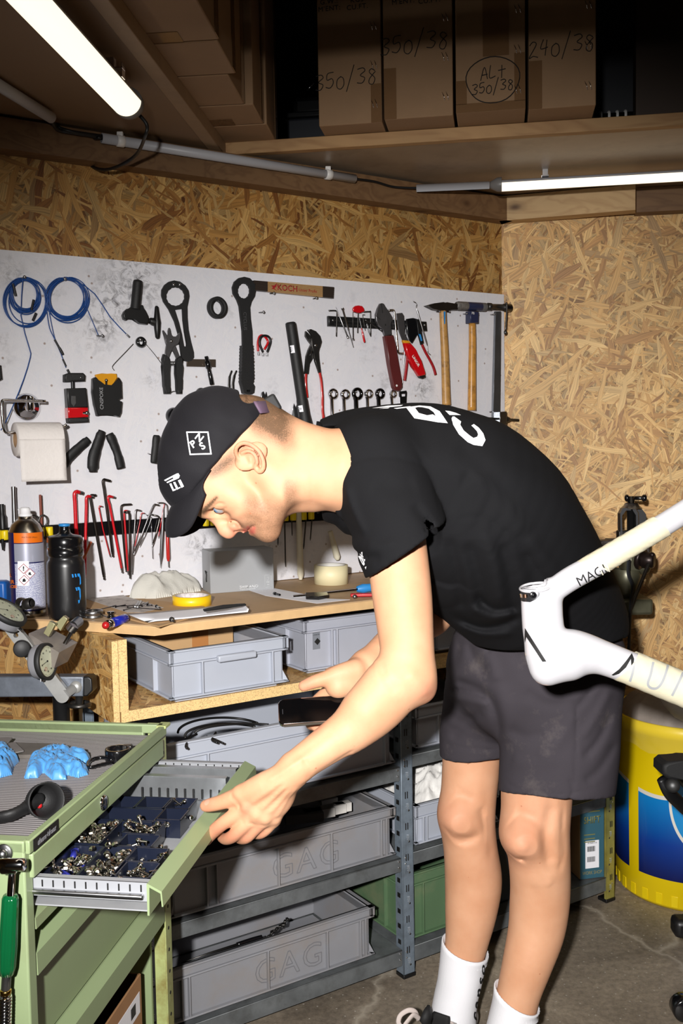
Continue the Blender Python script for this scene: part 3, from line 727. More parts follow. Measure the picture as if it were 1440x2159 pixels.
LB=['first carton from the left on the right overhead shelf, handwritten 350/38 low down','second carton from the left on the right overhead shelf, handwritten 350/38 higher up','carton with handwritten ALT 350/38 inside a pen circle','rightmost upright carton on the overhead shelf, handwritten 240/38']
for i,(dc,lb)in enumerate(zip((deco0,deco1,deco2,deco3),LB)):
 carton('cardboard_carton',cs[i],cs[i+1]-0.004,nn[i],nn[i]+0.62,0.9,lb,'upright cartons on the right overhead shelf',deco=dc)
ZC=ZS+0.032
cor=[pz(x,y,ZC)for x,y in((425,-40),(463,86),(498,157),(517,221),(557,262),(586,305))]
LC=['nearest upright carton of the row on the left overhead shelf','upright carton on the left shelf, second from the viewer with the tape mark','upright carton in the middle of the left shelf row','upright carton second from the far end of the left shelf row','farthest upright carton of the row on the left overhead shelf']
for i in range(5):
 p,q=cor[i],cor[i+1]
 n0=p.dot(ed)if i else q.dot(ed)-0.4;n1=q.dot(ed)-0.004;r=q.dot(en)
 mx=axes(ed*(n0)+en*r+Z*ZC,ed,-en,Z)
 t=thing('cardboard_carton',LC[i],'carton',mx=mx,group='upright cartons on the left overhead shelf')
 mb=MB();mb.box(((n1-n0)/2,0.3,0.4),(n1-n0-0.003,0.6,0.8),bev=0.003);obj('carton_body',mb,CARD,t,world=False)
 mb=MB();mb.box(((n1-n0)-0.025,-0.0008,0.3),(0.035,0.001,0.6));mb.box(((n1-n0)-0.03,0.12+0.1*(i%3),-0.0008),(0.05,0.09,0.001));obj('packing_tape',mb,TAPE,t,world=False)
mb=MB();mb.box(((cs[4]+0.115),nn[3]+0.35,ZT+0.4),(0.02,0.5,0.8),mx)
mb=MB();mxB=axes(V((0,0,0)),bD,bN,Z)
xq=on(1375,200,bN*3.05,bN).dot(bD)
mb.box((xq+0.03,3.05,ZT+0.4),(0.16,0.06,0.8),mxB,bev=0.003);tag(obj('partition_post',mb,M('dark_stain',(58,44,34),0.6)),'dark brown partition board standing on the shelf right of the cartons','partition')
xq=on(628,200,bN*3.0,bN).dot(bD)
t=thing('storage_crate','dark grey crate in the gap between the carton rows','crate',bp_(xq,3.1,ZT))
mb=MB();mb.box((xq+.03,3.60,ZT+0.13),(0.3,0.4,0.26),mxB,bev=0.01);obj('crate_body',mb,M('crate_dark',(46,48,54),0.5),t)
mb=MB();mb.box((xq+.03,3.60,ZT+0.268),(0.32,0.42,0.02),mxB,bev=0.005);obj('lid',mb,BLK,t)
t=thing('drivetrain_part','black bicycle parts with small chrome glints stacked between the carton rows','bicycle part',bp_(xq,3.2,ZT+0.3))
mb=MB();mb.box((xq+.03,3.60,ZT+0.315),(0.28,0.3,0.07),mxB,bev=0.02);obj('case',mb,BLK,t)
mb=MB()
for k in range(5):mb.tube([bp_(xq-.05+k*0.03,3.42+.01*k,ZT+0.355),bp_(xq-.03+k*0.03,3.43,ZT+0.38),bp_(xq-.04+k*.03,3.42,ZT+0.41)],0.003,6)
obj('screws',mb,CHR,t)
xq=on(1300,200,bN*3.0,bN).dot(bD)
t=thing('inner_tube_rack','dark rail with translucent plastic ribs in the gap right of the cartons','rail',bp_(xq,3.05,ZT+0.2))
mb=MB();mb.cyl(bp_(xq-.1,3.42,ZT+0.20),bp_(xq+.1,3.42,ZT+0.20),0.012);obj('rail',mb,STLD,t)
mb=MB()
for k in range(5):mb.lathe([(0.018,-0.004),(0.02,0),(0.018,0.004)],axes(bp_(xq-0.03+k*0.026,3.42,ZT+0.20),bN,Z,bD),16)
obj('ring',mb,WHT,t)
mb=MB();mb.box((xq,3.57,ZT+0.25),(0.3,0.1,0.5),mxB,bev=0.01);tag(obj('storage_bag',mb,M('bag_grey',(60,62,66),0.8)),'dark grey bag standing deep in the shelf right of the cartons','bag')
# ---------------------------------------------------------------- tube lights, conduit, cable
GLOW=M('light_diffuser',(255,240,212),0.4,emit=1.35)
def tube_light(p0,p1,r,label,both=True,squash=1.0):
 d=(p1-p0);L_=d.length;mx=axes(p0,d,V((0,0,1)).cross(d),None);mx=axes(p0,d,Z.cross(d.normalized()),Z)
 t=thing('tube_light',label,'lamp',mx=mx)
 def capsule(mb,x0,x1,ry,rz_,zc,a0,a1,n=24):
  pts=[(ry*math.cos(rad(a0+(a1-a0)*i/n)),zc+rz_*math.sin(rad(a0+(a1-a0)*i/n)))for i in range(n+1)]
  mxx=axes(V((x0,0,0)),V((0,1,0)),V((0,0,1)),V((1,0,0)))
  mb.prism(pts,0,x1-x0,mxx,smooth=True)
 mb=MB();capsule(mb,0.0,L_,r,r*0.95*squash,0,180,360);obj('diffuser',mb,GLOW,t,world=False)
 mb=MB();capsule(mb,0.0,L_,r*1.03,r*0.55,0,0,180);obj('housing',mb,PVC,t,world=False)
 mb=MB();mxx=axes(V((0,0,0)),V((0,1,0)),V((0,0,1)),V((1,0,0)))
 mb.lathe([(0,-r*1.55),(r*0.45,-r*1.55),(r*0.6,-r*1.3),(r*1.02,-r*0.55),(r*1.06,0.0),(r*1.06,r*0.12),(0,r*0.12)],mxx,28,sy=0.95*squash)
 obj('end_cap',mb,M('lamp_grey',(110,108,106),0.4),t,world=False)
 for x in(L_*0.12,L_*0.6):
  mb=MB();mb.box((x,0,r*0.62),(0.02,r*2.3,0.003));mb.box((x,r*1.1,r*0.5),(0.02,0.002,0.03));mb.box((x,0,r*0.62+0.012),(0.016,r*1.2,0.02))
  obj('mounting_clip',mb,CHR,t,world=False)
 return t
z1=ZS-0.052
pl=pz(268,216,z1);tube_light(pl,pl-ed*1.15,0.033,'large glowing tube light under the left overhead shelf')
pq=V((-0.38,1.66,z1));tube_light(pq,pq+V((1.27,-0.2,0)),0.033,'unseen tube light added over the mechanic to house the overhead fill')  # fixture added out of view around the overhead fill light
z2=ZS-0.035
pr=pz(1056,389,z2);tube_light(pr,pr+bD*1.1,0.0215,'long glowing tube light above the right wall corner',squash=1.0)
mb=MB();a_=pz(878,397,z2);b_=pr-bD*0.03;mb.cyl(a_,b_+(a_-b_)*0.02,0.0115);o=tag(obj('cable_conduit',mb,PVC),'short grey conduit leading into the right tube light','conduit')
def conduit(p0,p1,r,lab,clips=()):
 t=thing('cable_conduit',lab,'conduit',p0);mb=MB()
 mb.rod([(r*.8,0.0),(r,0),(r,1),(r*0.8,1),(r*.8,.96)],p0,p1,20);obj('pipe',mb,PVC,t)
 for k in clips:
  c=p0+(p1-p0)*k;mb=MB();d=(p1-p0).normalized();mxx=Matrix.Translation(c)@d.to_track_quat('Z','Y').to_matrix().to_4x4()
  mb.lathe([(r,-0.01),(r+0.0025,-0.009),(r+0.0025,0.009),(r,0.01)],mxx,20);mb.box(c+Z*(r+0.004),(0.016,0.016,0.012),bev=0.002);obj('pipe_clip',mb,WHT,t)
 return t
c1a,c1b=pa(214,291,0.075),pa(748,377,0.075);conduit(c1a,c1b,0.0125,'long grey conduit clipped along the timber rail of the back wall',(0.065,0.88))
zc=ZS-0.016;c2b=pz(108,248,zc);c2a=c2b+(pz(0,181,zc)-c2b)*1.6;conduit(c2a,c2b,0.0135,'grey conduit under the left shelf at the picture edge')
mb=MB();mb.tube(smooth_line([c1b,pa(790,383,0.07),pa(830,394,.07),a_+bD*.01],8),0.0035,8);tag(obj('power_cable',mb,CABLE),'black cable hanging between the long conduit and the short conduit','cable')
mb=MB();mb.tube(smooth_line([c2b,pz(112,262,zc-.01),pz(125,275,zc-.01),pa(160,281,0.08),pa(216,290,0.076)],8),0.0045,8);mb.tube(smooth_line([c2b+V((.002,0,-.004)),pz(120,266,zc),pa(150,277,0.085),pa(216,287,0.078)],8),0.004,8)
tag(obj('power_cable',mb,CABLE),'black cable bridging the two grey conduits at the upper left','cable')
ecap=pl+ed*0.05
loop=[ecap,P(309,262,ecap.y),P(305,290,ecap.y+.02),P(288,325,2.5),P(255,348,2.55),P(220,358,2.6),P(192,349,2.65),P(179,322,2.66),P(186,298,2.66),pa(205,291,0.078),pa(216,290,0.075)]
mb=MB();mb.tube(smooth_line(loop,8),0.0042,8);tag(obj('power_cable',mb,CABLE),'black cable looping down from the end of the near tube light','cable')
# ---------------------------------------------------------------- workbench and cubby
ZB=1.004;nB=2.095
def ap(s,n,z=0.0):return aD*s+aN*n+Z*z
cA=CORNER.dot(aN)
mxA=axes(V((0,0,0)),aD,aN,Z)
sc0=pz(331,1321,ZB).dot(aD)
lf=pz(150,1307,ZB);cr0=ap(sc0,nB,ZB)
far_end=min(cA,cA)
outline=[cr0,ap(2.30,nB,ZB),ap(2.30,cA-0.002,ZB),ap(0.42,cA-0.002,ZB),lf]
t=thing('workbench','wooden workbench with scuffed brown top and pale cut front edge','workbench',ap(1.0,2.3,0))
mb=MB();mb.prism([(p.x,p.y)for p in outline],ZB-0.0245,ZB-0.0035,bev=0.001);obj('bench_board',mb,MDF,t)
mb=MB();mb.prism([(p.x,p.y)for p in outline],ZB-0.0030,ZB-0.0003);obj('top_sheet',mb,BENCHT,t)
ZK=0.818;sK=ap(0.765,0).dot(aD)
mb=MB();mb.box(((0.76+2.30)/2,(2.100+cA)/2,ZK-0.0125),(2.30-0.76,cA-2.100,0.025),mxA)
kb=obj('carcass_shelf',mb,[OSB2,OSBEDGE],t);
def edge_faces(o,d,idx=1):
 for p in o.data.polygons:
  nn_=(MW[o.name].to_3x3()@p.normal)
  if nn_.dot(d)>0.9:p.material_index=idx
edge_faces(kb,-aN)
sd=obj('carcass_side',MB().box((0.768,(2.100+cA)/2,(ZK+ZB-0.025)/2),(0.02,cA-2.100,ZB-0.025-ZK),mxA),[OSBS,OSBEDGE],t);edge_faces(sd,-aN)
sd=obj('carcass_side',MB().box((0.750,(2.100+cA)/2,(ZK+ZB)/2-0.026),(0.014,cA-2.100,ZB-ZK),mxA),[OSBS,OSBEDGE],t);edge_faces(sd,-aN)
for s in(2.28,):obj('carcass_side',MB().box((s,(2.100+cA)/2,(ZK+ZB-0.025)/2),(0.02,cA-2.100,ZB-0.025-ZK),mxA),OSBS,t)
# ---------------------------------------------------------------- stacking bins
def bin_obj(s0_,s1_,nf,depth,z,h,mat,label,group,ribs=(),handle=None,rimh=0.03,txt=None,gusset=True,cat='bin',yaw=0.0):
 """euro container; local x along the rack, y into it"""
 w_=s1_-s0_;mx=axes(ap(s0_,nf,z),aD,aN,Z)@Matrix.Rotation(yaw,4,'Z')
 t=thing('storage_bin',label,cat,mx=mx,group=group)
 mb=MB();th=0.004;ins=0.014
 x0,x1,y0,y1=ins,w_-ins,ins,depth-ins
 b0=0.006
 mb.box(((x0+x1)/2,(y0+y1)/2,b0),(x1-x0-0.02,y1-y0-0.02,0.012))
 mb.box(((x0+x1)/2,y0,h/2+.006),(x1-x0,th,h-.012));mb.box(((x0+x1)/2,y1,h/2+.006),(x1-x0,th,h-.012))
 mb.box((x0,(y0+y1)/2,h/2+.006),(th,y1-y0,h-.012));mb.box((x1,(y0+y1)/2,h/2+.006),(th,y1-y0,h-.012))
 def ring(z0,z1,out,inn):
  xa,xb,ya,yb=out,w_-out,out,depth-out
  mb.box(((xa+xb)/2,ya+(inn-out)/2,(z0+z1)/2),(xb-xa,inn-out,z1-z0),bev=0.0015);mb.box(((xa+xb)/2,yb-(inn-out)/2,(z0+z1)/2),(xb-xa,inn-out,z1-z0),bev=0.0015)
  mb.box((xa+(inn-out)/2,(ya+yb)/2,(z0+z1)/2),(inn-out,yb-ya,z1-z0),bev=0.0015);mb.box((xb-(inn-out)/2,(ya+yb)/2,(z0+z1)/2),(inn-out,yb-ya,z1-z0),bev=0.0015)
 ring(h-0.0045,h,0.0,ins+0.004)
 ring(h-0.0045-rimh,h-rimh,0.0015,ins)
 ring(h-rimh,h-0.003,0.006,ins+.002)
 ring(0.010,0.0145,0.001,ins)
 for r in ribs:mb.box((r*w_,ins/2+.001,(h-rimh)/2+.006),(0.0035,ins,h-rimh-0.016),bev=0.0008)
 for r in(0.25,0.75):
  mb.box((ins/2+.001,r*depth,(h-rimh)/2+.006),(ins,0.0035,h-rimh-0.016));mb.box((w_-ins/2-.001,r*depth,(h-rimh)/2+.006),(ins,0.0035,h-rimh-0.016))
 for(x,y)in((0.003,0.003),(w_-0.003,0.003)):
  mb.box((x,y,h-rimh/2),(0.004,0.004,rimh-.003))
  sx=1 if x<w_/2 else-1
  mb.add([(x+sx*-0.001,y,0.012),(x+sx*0.012,y+0.012,0.012),(x+sx*0.012,y+0.012,0.045)],[(0,1,2)])
  mb.box((x+sx*.012,y+.012,(h-rimh)/2+.006),(0.006,0.006,h-rimh-.016),bev=0.002)
 obj('bin_body',mb,mat,t,world=False)
 if handle:
  mb=MB();mb.box(((handle[0]+handle[1])/2*w_,-0.004,h-rimh-0.001),((handle[1]-handle[0])*w_,0.016,0.016),bev=0.004);obj('grip',mb,mat,t,world=False)
 if txt:
  mb=MB();fr=axes(V((txt[1]*w_,ins-th/2-0.0006,h*txt[2])),V((1,0,0)),V((0,0,1)))
  bm=text_mesh(txt[0],txt[3],spacing=1.15)
  bd=[e for e in bm.edges if len(e.link_faces)==1]
  for e in bd:
   p_,q_=[fr@v.co for v in e.verts];mb.tube([p_,q_],0.0011,4,caps=True,smooth=False)
  bm.free();obj('moulded_lettering',mb,M('bin_letter',(112,112,116),0.5),t,world=False)
 return t
BINS={}
def sA(px,py,n):return on(px,py,aN*n,aN)
BINS['b1']=bin_obj(0.870,1.183,2.085,0.40,ZK,0.123,BINB,'blue-grey stacking bin with grip bar on the bench shelf, brown carton standing in it','bins on the bench shelf',(0.27,0.86),(0.38,0.70),rimh=0.03)
BINS['b2']=bin_obj(1.262,1.66,2.150,0.38,ZK,0.140,M('bin_grey_light',(164,167,178),0.42,var=0.03),'tall grey bin on the bench shelf behind the hand, with a small black label','bins on the bench shelf',(0.22,0.26),rimh=0.028)
BINS['b3']=bin_obj(1.685,2.085,2.150,0.38,ZK,0.125,BINB,'pale blue bin on the bench shelf glimpsed between elbow and shorts','bins on the bench shelf',(0.2,0.8))
mb=MB();q=on(636,1357,aN*2.19,aN)
fr=axes(ap(1.29,2.19,0)+V((0,0,0)),aN,Z)
q=sA(636,1357,2.15)
lb_=V((0.045,0.0125,q.z-ZK));frl=axes(lb_+V((0,-0.001,0)),V((1,0,0)),V((0,0,1)))
mb.box((0,0,0),(0.022,0.045,0.0006),frl);obj('label_sticker',mb,M('label_grey',(120,124,132),0.5),BINS['b2'],world=False)
mb=MB();mb.box((0,-0.004,0.0006),(0.013,0.013,0.0004),frl@Matrix.Rotation(rad(45),4,'Z'));write(mb,'LOGISTIK',frl@Matrix.Translation((0,0.015,0.0006)),0.0045,0.0002);obj('label_print',mb,INK,BINS['b2'],world=False)
mb=MB();c0=ap(0.925,2.33,ZK+0.013);mb.box((0.115,0.06,0.073),(0.23,0.12,0.146),axes(c0,aD,aN,Z),bev=0.002)
ca=thing('cardboard_carton','small pale brown carton standing inside the blue-grey bench bin','carton',c0);obj('carton_body',mb,CARD2,ca)
mb=MB();mb.box((0.135,-0.0006,0.073),(0.045,0.001,0.146),axes(c0,aD,aN,Z));obj('packing_tape',mb,M('tape_orange',(176,120,70),0.25,coat=0.3),ca)
# ---------------------------------------------------------------- galvanised racks
nR=2.048;dR=0.40
SEVSHAPE=None
def rack(s0_,s1_,levels,label,posts=(True,True),postmat=(GALV,GALV),h=0.78):
 t=thing('metal_rack',label,'rack',ap(s0_,nR,0))
 for k,s in enumerate((s0_,s1_)):
  if not posts[k]:continue
  for n_ in(nR,nR+dR):
   mb=MB();sx=-1 if k else 1;front=n_==nR;ny=1 if front else-1
   mb.box((s+sx*0.018,n_+ny*0.0008,h/2),(0.036,0.0016,h),mxA);mb.box((s+sx*0.0008,n_+ny*0.016,h/2),(0.0016,0.032,h),mxA)
   mb.box((s+sx*0.035,n_+ny*0.004,h/2),(0.0016,0.008,h),mxA)
   mb.tube([mxA@V((s+sx*.001,n_+ny*.001,0)),mxA@V((s+sx*.001,n_+ny*.001,h))],0.0018,6)
   if front:
    pass
   pst=obj('upright',mb,postmat[k]if front else GALV,t)
   if front:
    for j in range(9):
     z=0.045+j*0.083
     for dx,dz in((.012,.03),(.0185,.03)):mb=MB();mb.box((s+sx*dx,n_-0.0006,z+dz),(0.0022,0.0016,0.018),mxA);obj('slot',mb,STLD,pst)
     mb=MB();mb.lathe([(0,0.0012),(0.0025,0.0010),(0.0028,0)],mxA@axes(V((s+sx*.0225,n_,z-0.012)),V((1,0,0)),V((0,0,1))),10);obj('rivet_hole',mb,STLD,pst)
     for dz in(.01,.05):mb=MB();mb.box((s-sx*0.0008,n_+0.016,z+dz),(0.0012,0.012,0.012),mxA);obj('side_slot',mb,STLD,pst)
    mb=MB()
    for j in range(9):
     z=0.045+j*0.083;fr=mxA@axes(V((s+sx*0.018,n_-0.0003,z)),V((0,0,-1)),V((1,0,0)))
     write(mb,'SEV',fr,0.011,0.0008)
    obj('embossed_marks',mb,M('emboss',(190,196,202),0.35,metal=0.6),pst)
    mb=MB();mb.box((s+sx*0.018,n_+0.015,0.004),(0.04,0.036,0.012),mxA,bev=0.002);obj('foot',mb,BLK,pst)
 for(z,th_,plate)in levels:
  mb=MB();L_=s1_-s0_-0.004;mid=(s0_+s1_)/2
  mb.box((mid,nR+0.003,z-th_/2),(L_,0.003,th_),mxA);mb.box((mid,nR+dR-0.003,z-th_/2),(L_,0.003,th_),mxA)
  mb.box((s0_+0.005,nR+dR/2,z-th_/2-.004),(0.003,dR-0.01,th_),mxA);mb.box((s1_-0.005,nR+dR/2,z-th_/2-.004),(0.003,dR-0.01,th_),mxA)
  mb.box((mid,nR+0.008,z-th_+.0015),(L_,0.012,0.003),mxA)
  mb.box((mid,nR+dR/2,z-0.001),(L_,dR-0.004,0.002),mxA)
  mb.tube([mxA@V((s0_+.003,nR+.0015,z-.001)),mxA@V((s1_-.003,nR+.0015,z-.001))],0.0015,6)
  o=obj('shelf_plate',mb,GALVD,t)
  for s in(s0_+0.01,s1_-0.01):
   for dz in(0.008,0.024):mb=MB();mb.ball(mxA@V((s,nR+0.0005,z-dz)),0.0028,8);obj('rivet',mb,CHR,o)
 return t
rack(0.775,1.486,((0.079,0.042,1),(0.326,0.036,1),(0.568,0.036,1)),'galvanised rack left of the front upright holding the dusty grey bins',(True,False),h=0.78)
rack(1.487,2.285,((0.079,0.042,1),(0.332,0.034,1),(0.592,0.032,1)),'galvanised rack right of the front upright reaching to the yellow drum',(True,True),postmat=(GALV,M('galv_drum_reflection',(176,170,90),0.4,metal=0.5,var=0.3,vscale=14,dirt=(110,116,116),dscale=9,damt=0.9)),h=0.78)  # yellow tint of the right post paints in the drum's reflection
BINS['r1']=bin_obj(0.832,1.475,nR+0.004,0.40,0.570,0.168,BINB,'long pale grey bin with black cables on the top rack level, under the phone','bins on the left rack',(0.18,0.95),rimh=0.034)
BINS['r2']=bin_obj(0.842,1.472,nR+0.004,0.30,0.328,0.137,BING,'dusty grey bin moulded GAG on the middle rack level with white cartons inside','bins on the left rack',(0.15,0.19,0.45,0.79-.1,0.93,0.955),rimh=0.024,txt=('GAG',0.58,0.4,0.085))
BINS['r3']=bin_obj(0.780,1.402,nR+0.004,0.30,0.081,0.137,BING,'dusty grey bin moulded GAG on the lowest rack level with pliers and chain','bins on the left rack',(0.04,0.08,0.14,0.17,0.5,0.77,0.93,0.955),rimh=0.024,txt=('GAG',0.60,0.4,0.085))
BINS['m1']=bin_obj(1.54,1.80,nR+0.006,0.36,0.594,0.12,BINB,'small bluish bin on the upper level of the right rack behind the shorts','bins on the right rack',(0.3,0.7))
BINS['m2']=bin_obj(1.535,1.83,nR+0.006,0.38,0.335,0.115,BINB,'blue-grey bin full of crumpled white rags beside the far knee','bins on the right rack',(0.1,0.14,0.55,0.62),rimh=0.032)
BINS['m3']=bin_obj(1.50,1.80,nR+0.012,0.38,0.081,0.185,BINGR,'large green bin on the lowest level of the right rack','bins on the right rack',(0.22,0.5,0.8),rimh=0.03)
# ---------------------------------------------------------------- green tool cabinet with one drawer pulled out
ZG=0.85
g0=pz(50,1776,ZG)
fD=V((math.cos(E),-math.sin(E),0))
mxG=axes(V((g0.x,g0.y,0)),eD,-fD,Z)
def gp(x,y,z):return mxG@V((x,y,z))
LG,DG=0.60,0.70
t=thing('tool_cabinet','green metal tool cabinet with grooved rubber top and one drawer pulled open','cabinet',gp(0.3,0.3,0));CAB=t
mb=MB()
mb.box((0.0125,DG/2,ZG/2),(0.025,DG,ZG),mxG,bev=0.003)
mb.box((LG-0.006,DG/2+0.02,ZG/2),(0.012,DG-0.04,ZG),mxG,bev=0.003)
mb.box((LG/2,DG-0.006,ZG/2),(LG,0.012,ZG),mxG,bev=0.003)
mb.box((LG/2,DG/2,ZG-0.028),(LG-.02,DG-.02,0.008),mxG)
mb.box((LG/2,DG/2,0.05),(LG-.02,DG-.02,0.02),mxG)
obj('cabinet_body',mb,GREEN,t)
mb=MB();mb.box((LG+0.004,0.018,ZG/2),(0.003,0.036,ZG),mxG);mb.box((LG-0.012,0.0015,ZG/2),(0.032,0.003,ZG),mxG,bev=.001);mb.box((LG-.004,0.001,ZG-0.002),(0.03,0.02,0.006),mxG,bev=.001)
ps=obj('corner_post',mb,GREEN2,t)
mb=MB()
for z in np.arange(0.12,0.8,0.045):mb.lathe([(0,0.0006),(0.0035,0.0006),(0.0037,0)],mxG@axes(V((LG-0.012,0,z)),V((1,0,0)),V((0,0,1))),12)
obj('hole_row',mb,INK,ps)
mb=MB();mb.box((LG/2,0.0,ZG-0.010),(LG-.01,0.012,0.020),mxG,bev=0.002);mb.box((LG-0.006,DG/2,ZG-0.008),(0.012,DG,0.018),mxG,bev=0.002);mb.box((0.006,DG/2,ZG-0.008),(0.012,DG,0.018),mxG,bev=0.002);mb.box((LG/2,DG-.006,ZG-0.008),(LG,0.012,0.018),mxG,bev=0.002)
obj('top_rim',mb,GREEN,t)
mb=MB();mb.box((LG/2-.006,0.001,ZG-0.0405),(LG-.04,0.014,0.036),mxG,bev=0.0025);fr_=obj('front_rail',mb,GREEN,t)
lx=0.268;mb=MB();mxl=mxG@axes(V((lx,-0.006,ZG-0.040)),V((1,0,0)),V((0,0,1)));mb.lathe([(0,0.004),(0.008,0.004),(0.0115,0.0035),(0.013,0.0015),(0.013,-0.001)],mxl,28);lk=obj('lock',mb,CHR,t)
mb=MB();mb.box((0,0,0.0042),(0.0022,0.008,0.001),mxl);obj('keyhole',mb,INK,lk)
mb=MB();mb.box((0.056,-0.0068,ZG-0.011),(0.082,0.0012,0.0175),mxG,bev=0.0005);npl=obj('name_plate',mb,BLK,t)
mb=MB();frn=mxG@axes(V((0.056,-0.0076,ZG-0.0115)),V((1,0,0)),V((0,0,1)));write(mb,'thurn+franz',frn,0.0125,0.0003,shear=0.35);obj('plate_script',mb,M('script',(120,120,124),0.4),npl)
mb=MB();n_=74;x0,x1=0.014,LG-0.012;prof=[(x0,0.0)]
for i in range(n_):
 a_=x0+(x1-x0)*i/n_;d_=(x1-x0)/n_;prof+=[(a_+d_*0.12,0.0022),(a_+d_*0.68,0.0022),(a_+d_*0.8,0.0),(a_+d_*.98,0.0)]
prof+=[(x1,0.0),(x1,-0.002),(x0,-0.002)]
mxm=mxG@axes(V((0,0.010,ZG-0.022)),V((1,0,0)),V((0,0,1)),V((0,-1,0)))
mb.prism(prof,-(DG-0.022),0.0,mxm);obj('rubber_mat',mb,M('mat_grey',(112,108,108),0.55,var=0.1,vscale=6,bump=0.2),t)
ZM=ZG-0.0195
FZ=[(0.738,0.690,0.028),(0.686,0.512,0.045),(0.508,0.456,0.050)]
for z1_,z0_,lip in FZ:
 mb=MB();x0,x1=0.028,LG-0.030
 mb.box(((x0+x1)/2,0.024,(z0_+z1_)/2),(x1-x0,0.003,z1_-z0_),mxG)
 mb.prism([(0.0235,z1_),(0.001,z1_-0.012),(0.0,z1_-lip),(0.0025,z1_-lip),(0.0035,z1_-0.014),(0.0235,z1_-.004)],x0,x1,mxG@axes(V((0,0,0)),V((0,1,0)),V((0,0,1)),V((1,0,0))))
 dr=obj('drawer',mb,GREEN,t)
DO=0.170;zt=0.788
mb=MB();x0,x1=0.026,LG-0.028
mb.box(((x0+x1)/2,-DO/2+.15,zt-0.045),(x1-x0-.02,DO+.3,0.002),mxG)
dw=obj('drawer',mb,M('drawer_grey',(172,174,178),0.45,metal=0.3,var=0.08),t,label='opened drawer with small parts')
mb=MB();pr=[(-DO-0.002,zt),(-DO-0.022,zt-0.010),(-DO-0.0235,zt-0.032),(-DO-0.0215,zt-0.032),(-DO-0.020,zt-0.013),(-DO-0.004,zt-.005),(-DO-0.003,zt-0.046),(-DO,zt-0.046),(-DO,zt)]
mb.prism(pr,x0-.002,x1+.002,mxG@axes(V((0,0,0)),V((0,1,0)),V((0,0,1)),V((1,0,0))));dfront=obj('drawer_front',mb,GREEN,dw,label='green drawer lip')
LGREY=M('divider_grey',(158,160,165),0.4,metal=0.15)
for k,(xx,m_)in enumerate(((x0+0.003,LGREY),(x1-0.004,LGREY))):
 mb=MB();mb.box((xx,-DO/2+.14,zt-0.014),(0.003,DO+.28,0.027),mxG);mb.box((xx+(0.006 if k==0 else-0.006),-DO/2+.14,zt-0.0015),(0.012,DO+.28,0.002),mxG)
 sd=obj('drawer_side',mb,m_,dw)
 mb=MB();mb.box((xx-0.005 if k==0 else xx,-DO/2+.14,zt-0.0195),(0.009,DO+.27,0.0075),mxG,bev=0.0025);obj('runner',mb,STL,sd)
 for j in range(10):
  mb=MB();mb.box((xx-0.0018,-0.012-j*0.0165,zt-0.0085),(0.0008,0.0022,0.010),mxG);obj('slot',mb,INK,sd)
GLV=M('galv_bright',(196,200,204),0.28,metal=0.85,var=0.12,vscale=30)
for xx,mt_,ya in((x1-0.045,GLV,-0.165),(x1-0.098,GLV,-0.160)):
 mb=MB();mb.box((xx,ya/2+0.02,zt-0.022),(0.0025,-ya+.04,0.040),mxG);mb.box((xx+.006,ya/2+.02,zt-0.002),(0.014,-ya+.04,0.002),mxG)
 mb.prism([(xx-.002,zt-.04),(xx-.012,zt-.037),(xx-.018,zt-.027),(xx-.012,zt-.017),(xx-.002,zt-.014)],ya,0.03,mxG@axes(V((0,0,0)),V((1,0,0)),V((0,0,1)),V((0,1,0))),smooth=True)
 dv=obj('divider',mb,mt_,dw)
 for j in range(10):
  mb=MB();mb.box((xx-0.0185,ya+0.008+j*0.0165,zt-0.026),(0.004,0.0018,0.018),mxG);obj('slot',mb,INK,dv)
NAVY=M('tray_navy',(20,25,40),0.28,coat=0.2)
def tray(xa,ya,wx,wy,h,label,z=zt-0.044,rz=0.0):
 c=gp(xa,ya,z);mx=axes(c,eD,-fD,Z)@Matrix.Rotation(rz,4,'Z');t=thing('parts_tray',label,'tray',mx=mx,group='small parts trays in the open drawer')
 mb=MB();th=0.0012
 mb.box((0,0,0.001),(wx*.94,wy*.94,0.002))
 for s_ in(-1,1):
  mb.add([(s_*wx/2*.93,-wy/2*.93,0),(s_*wx/2*.93,wy/2*.93,0),(s_*wx/2,wy/2,h),(s_*wx/2,-wy/2,h),(s_*(wx/2*.93-th),-wy/2*.93+th,0.001),(s_*(wx/2*.93-th),wy/2*.93-th,0.001),(s_*(wx/2-th),wy/2-th,h),(s_*(wx/2-th),-wy/2+th,h)],[(0,1,2,3),(4,5,6,7),(3,2,6,7),(0,1,5,4),(0,3,7,4),(1,2,6,5)])
  mb.add([(-wx/2*.93,s_*wy/2*.93,0),(wx/2*.93,s_*wy/2*.93,0),(wx/2,s_*wy/2,h),(-wx/2,s_*wy/2,h),(-wx/2*.93+th,s_*(wy/2*.93-th),0.001),(wx/2*.93-th,s_*(wy/2*.93-th),0.001),(wx/2-th,s_*(wy/2-th),h),(-wx/2+th,s_*(wy/2-th),h)],[(0,1,2,3),(4,5,6,7),(3,2,6,7),(0,1,5,4),(0,3,7,4),(1,2,6,5)])
 obj('tray_body',mb,NAVY,t,world=False)
 mb=MB();
 for s_ in(-1,1):mb.box((s_*(wx/2),0,h),(0.002,wy+.002,0.0015));mb.box((0,s_*(wy/2),h),(wx+.002,0.002,0.0015))
 obj('tray_rim',mb,NAVY,t,world=False);return t,mx
SCREW=M('stainless',(222,218,210),0.16,metal=1.0);SCREWD=M('dark_screw',(40,40,44),0.25,metal=0.8);NYL=M('nylon_blue',(30,36,120),0.4)
_proto={}
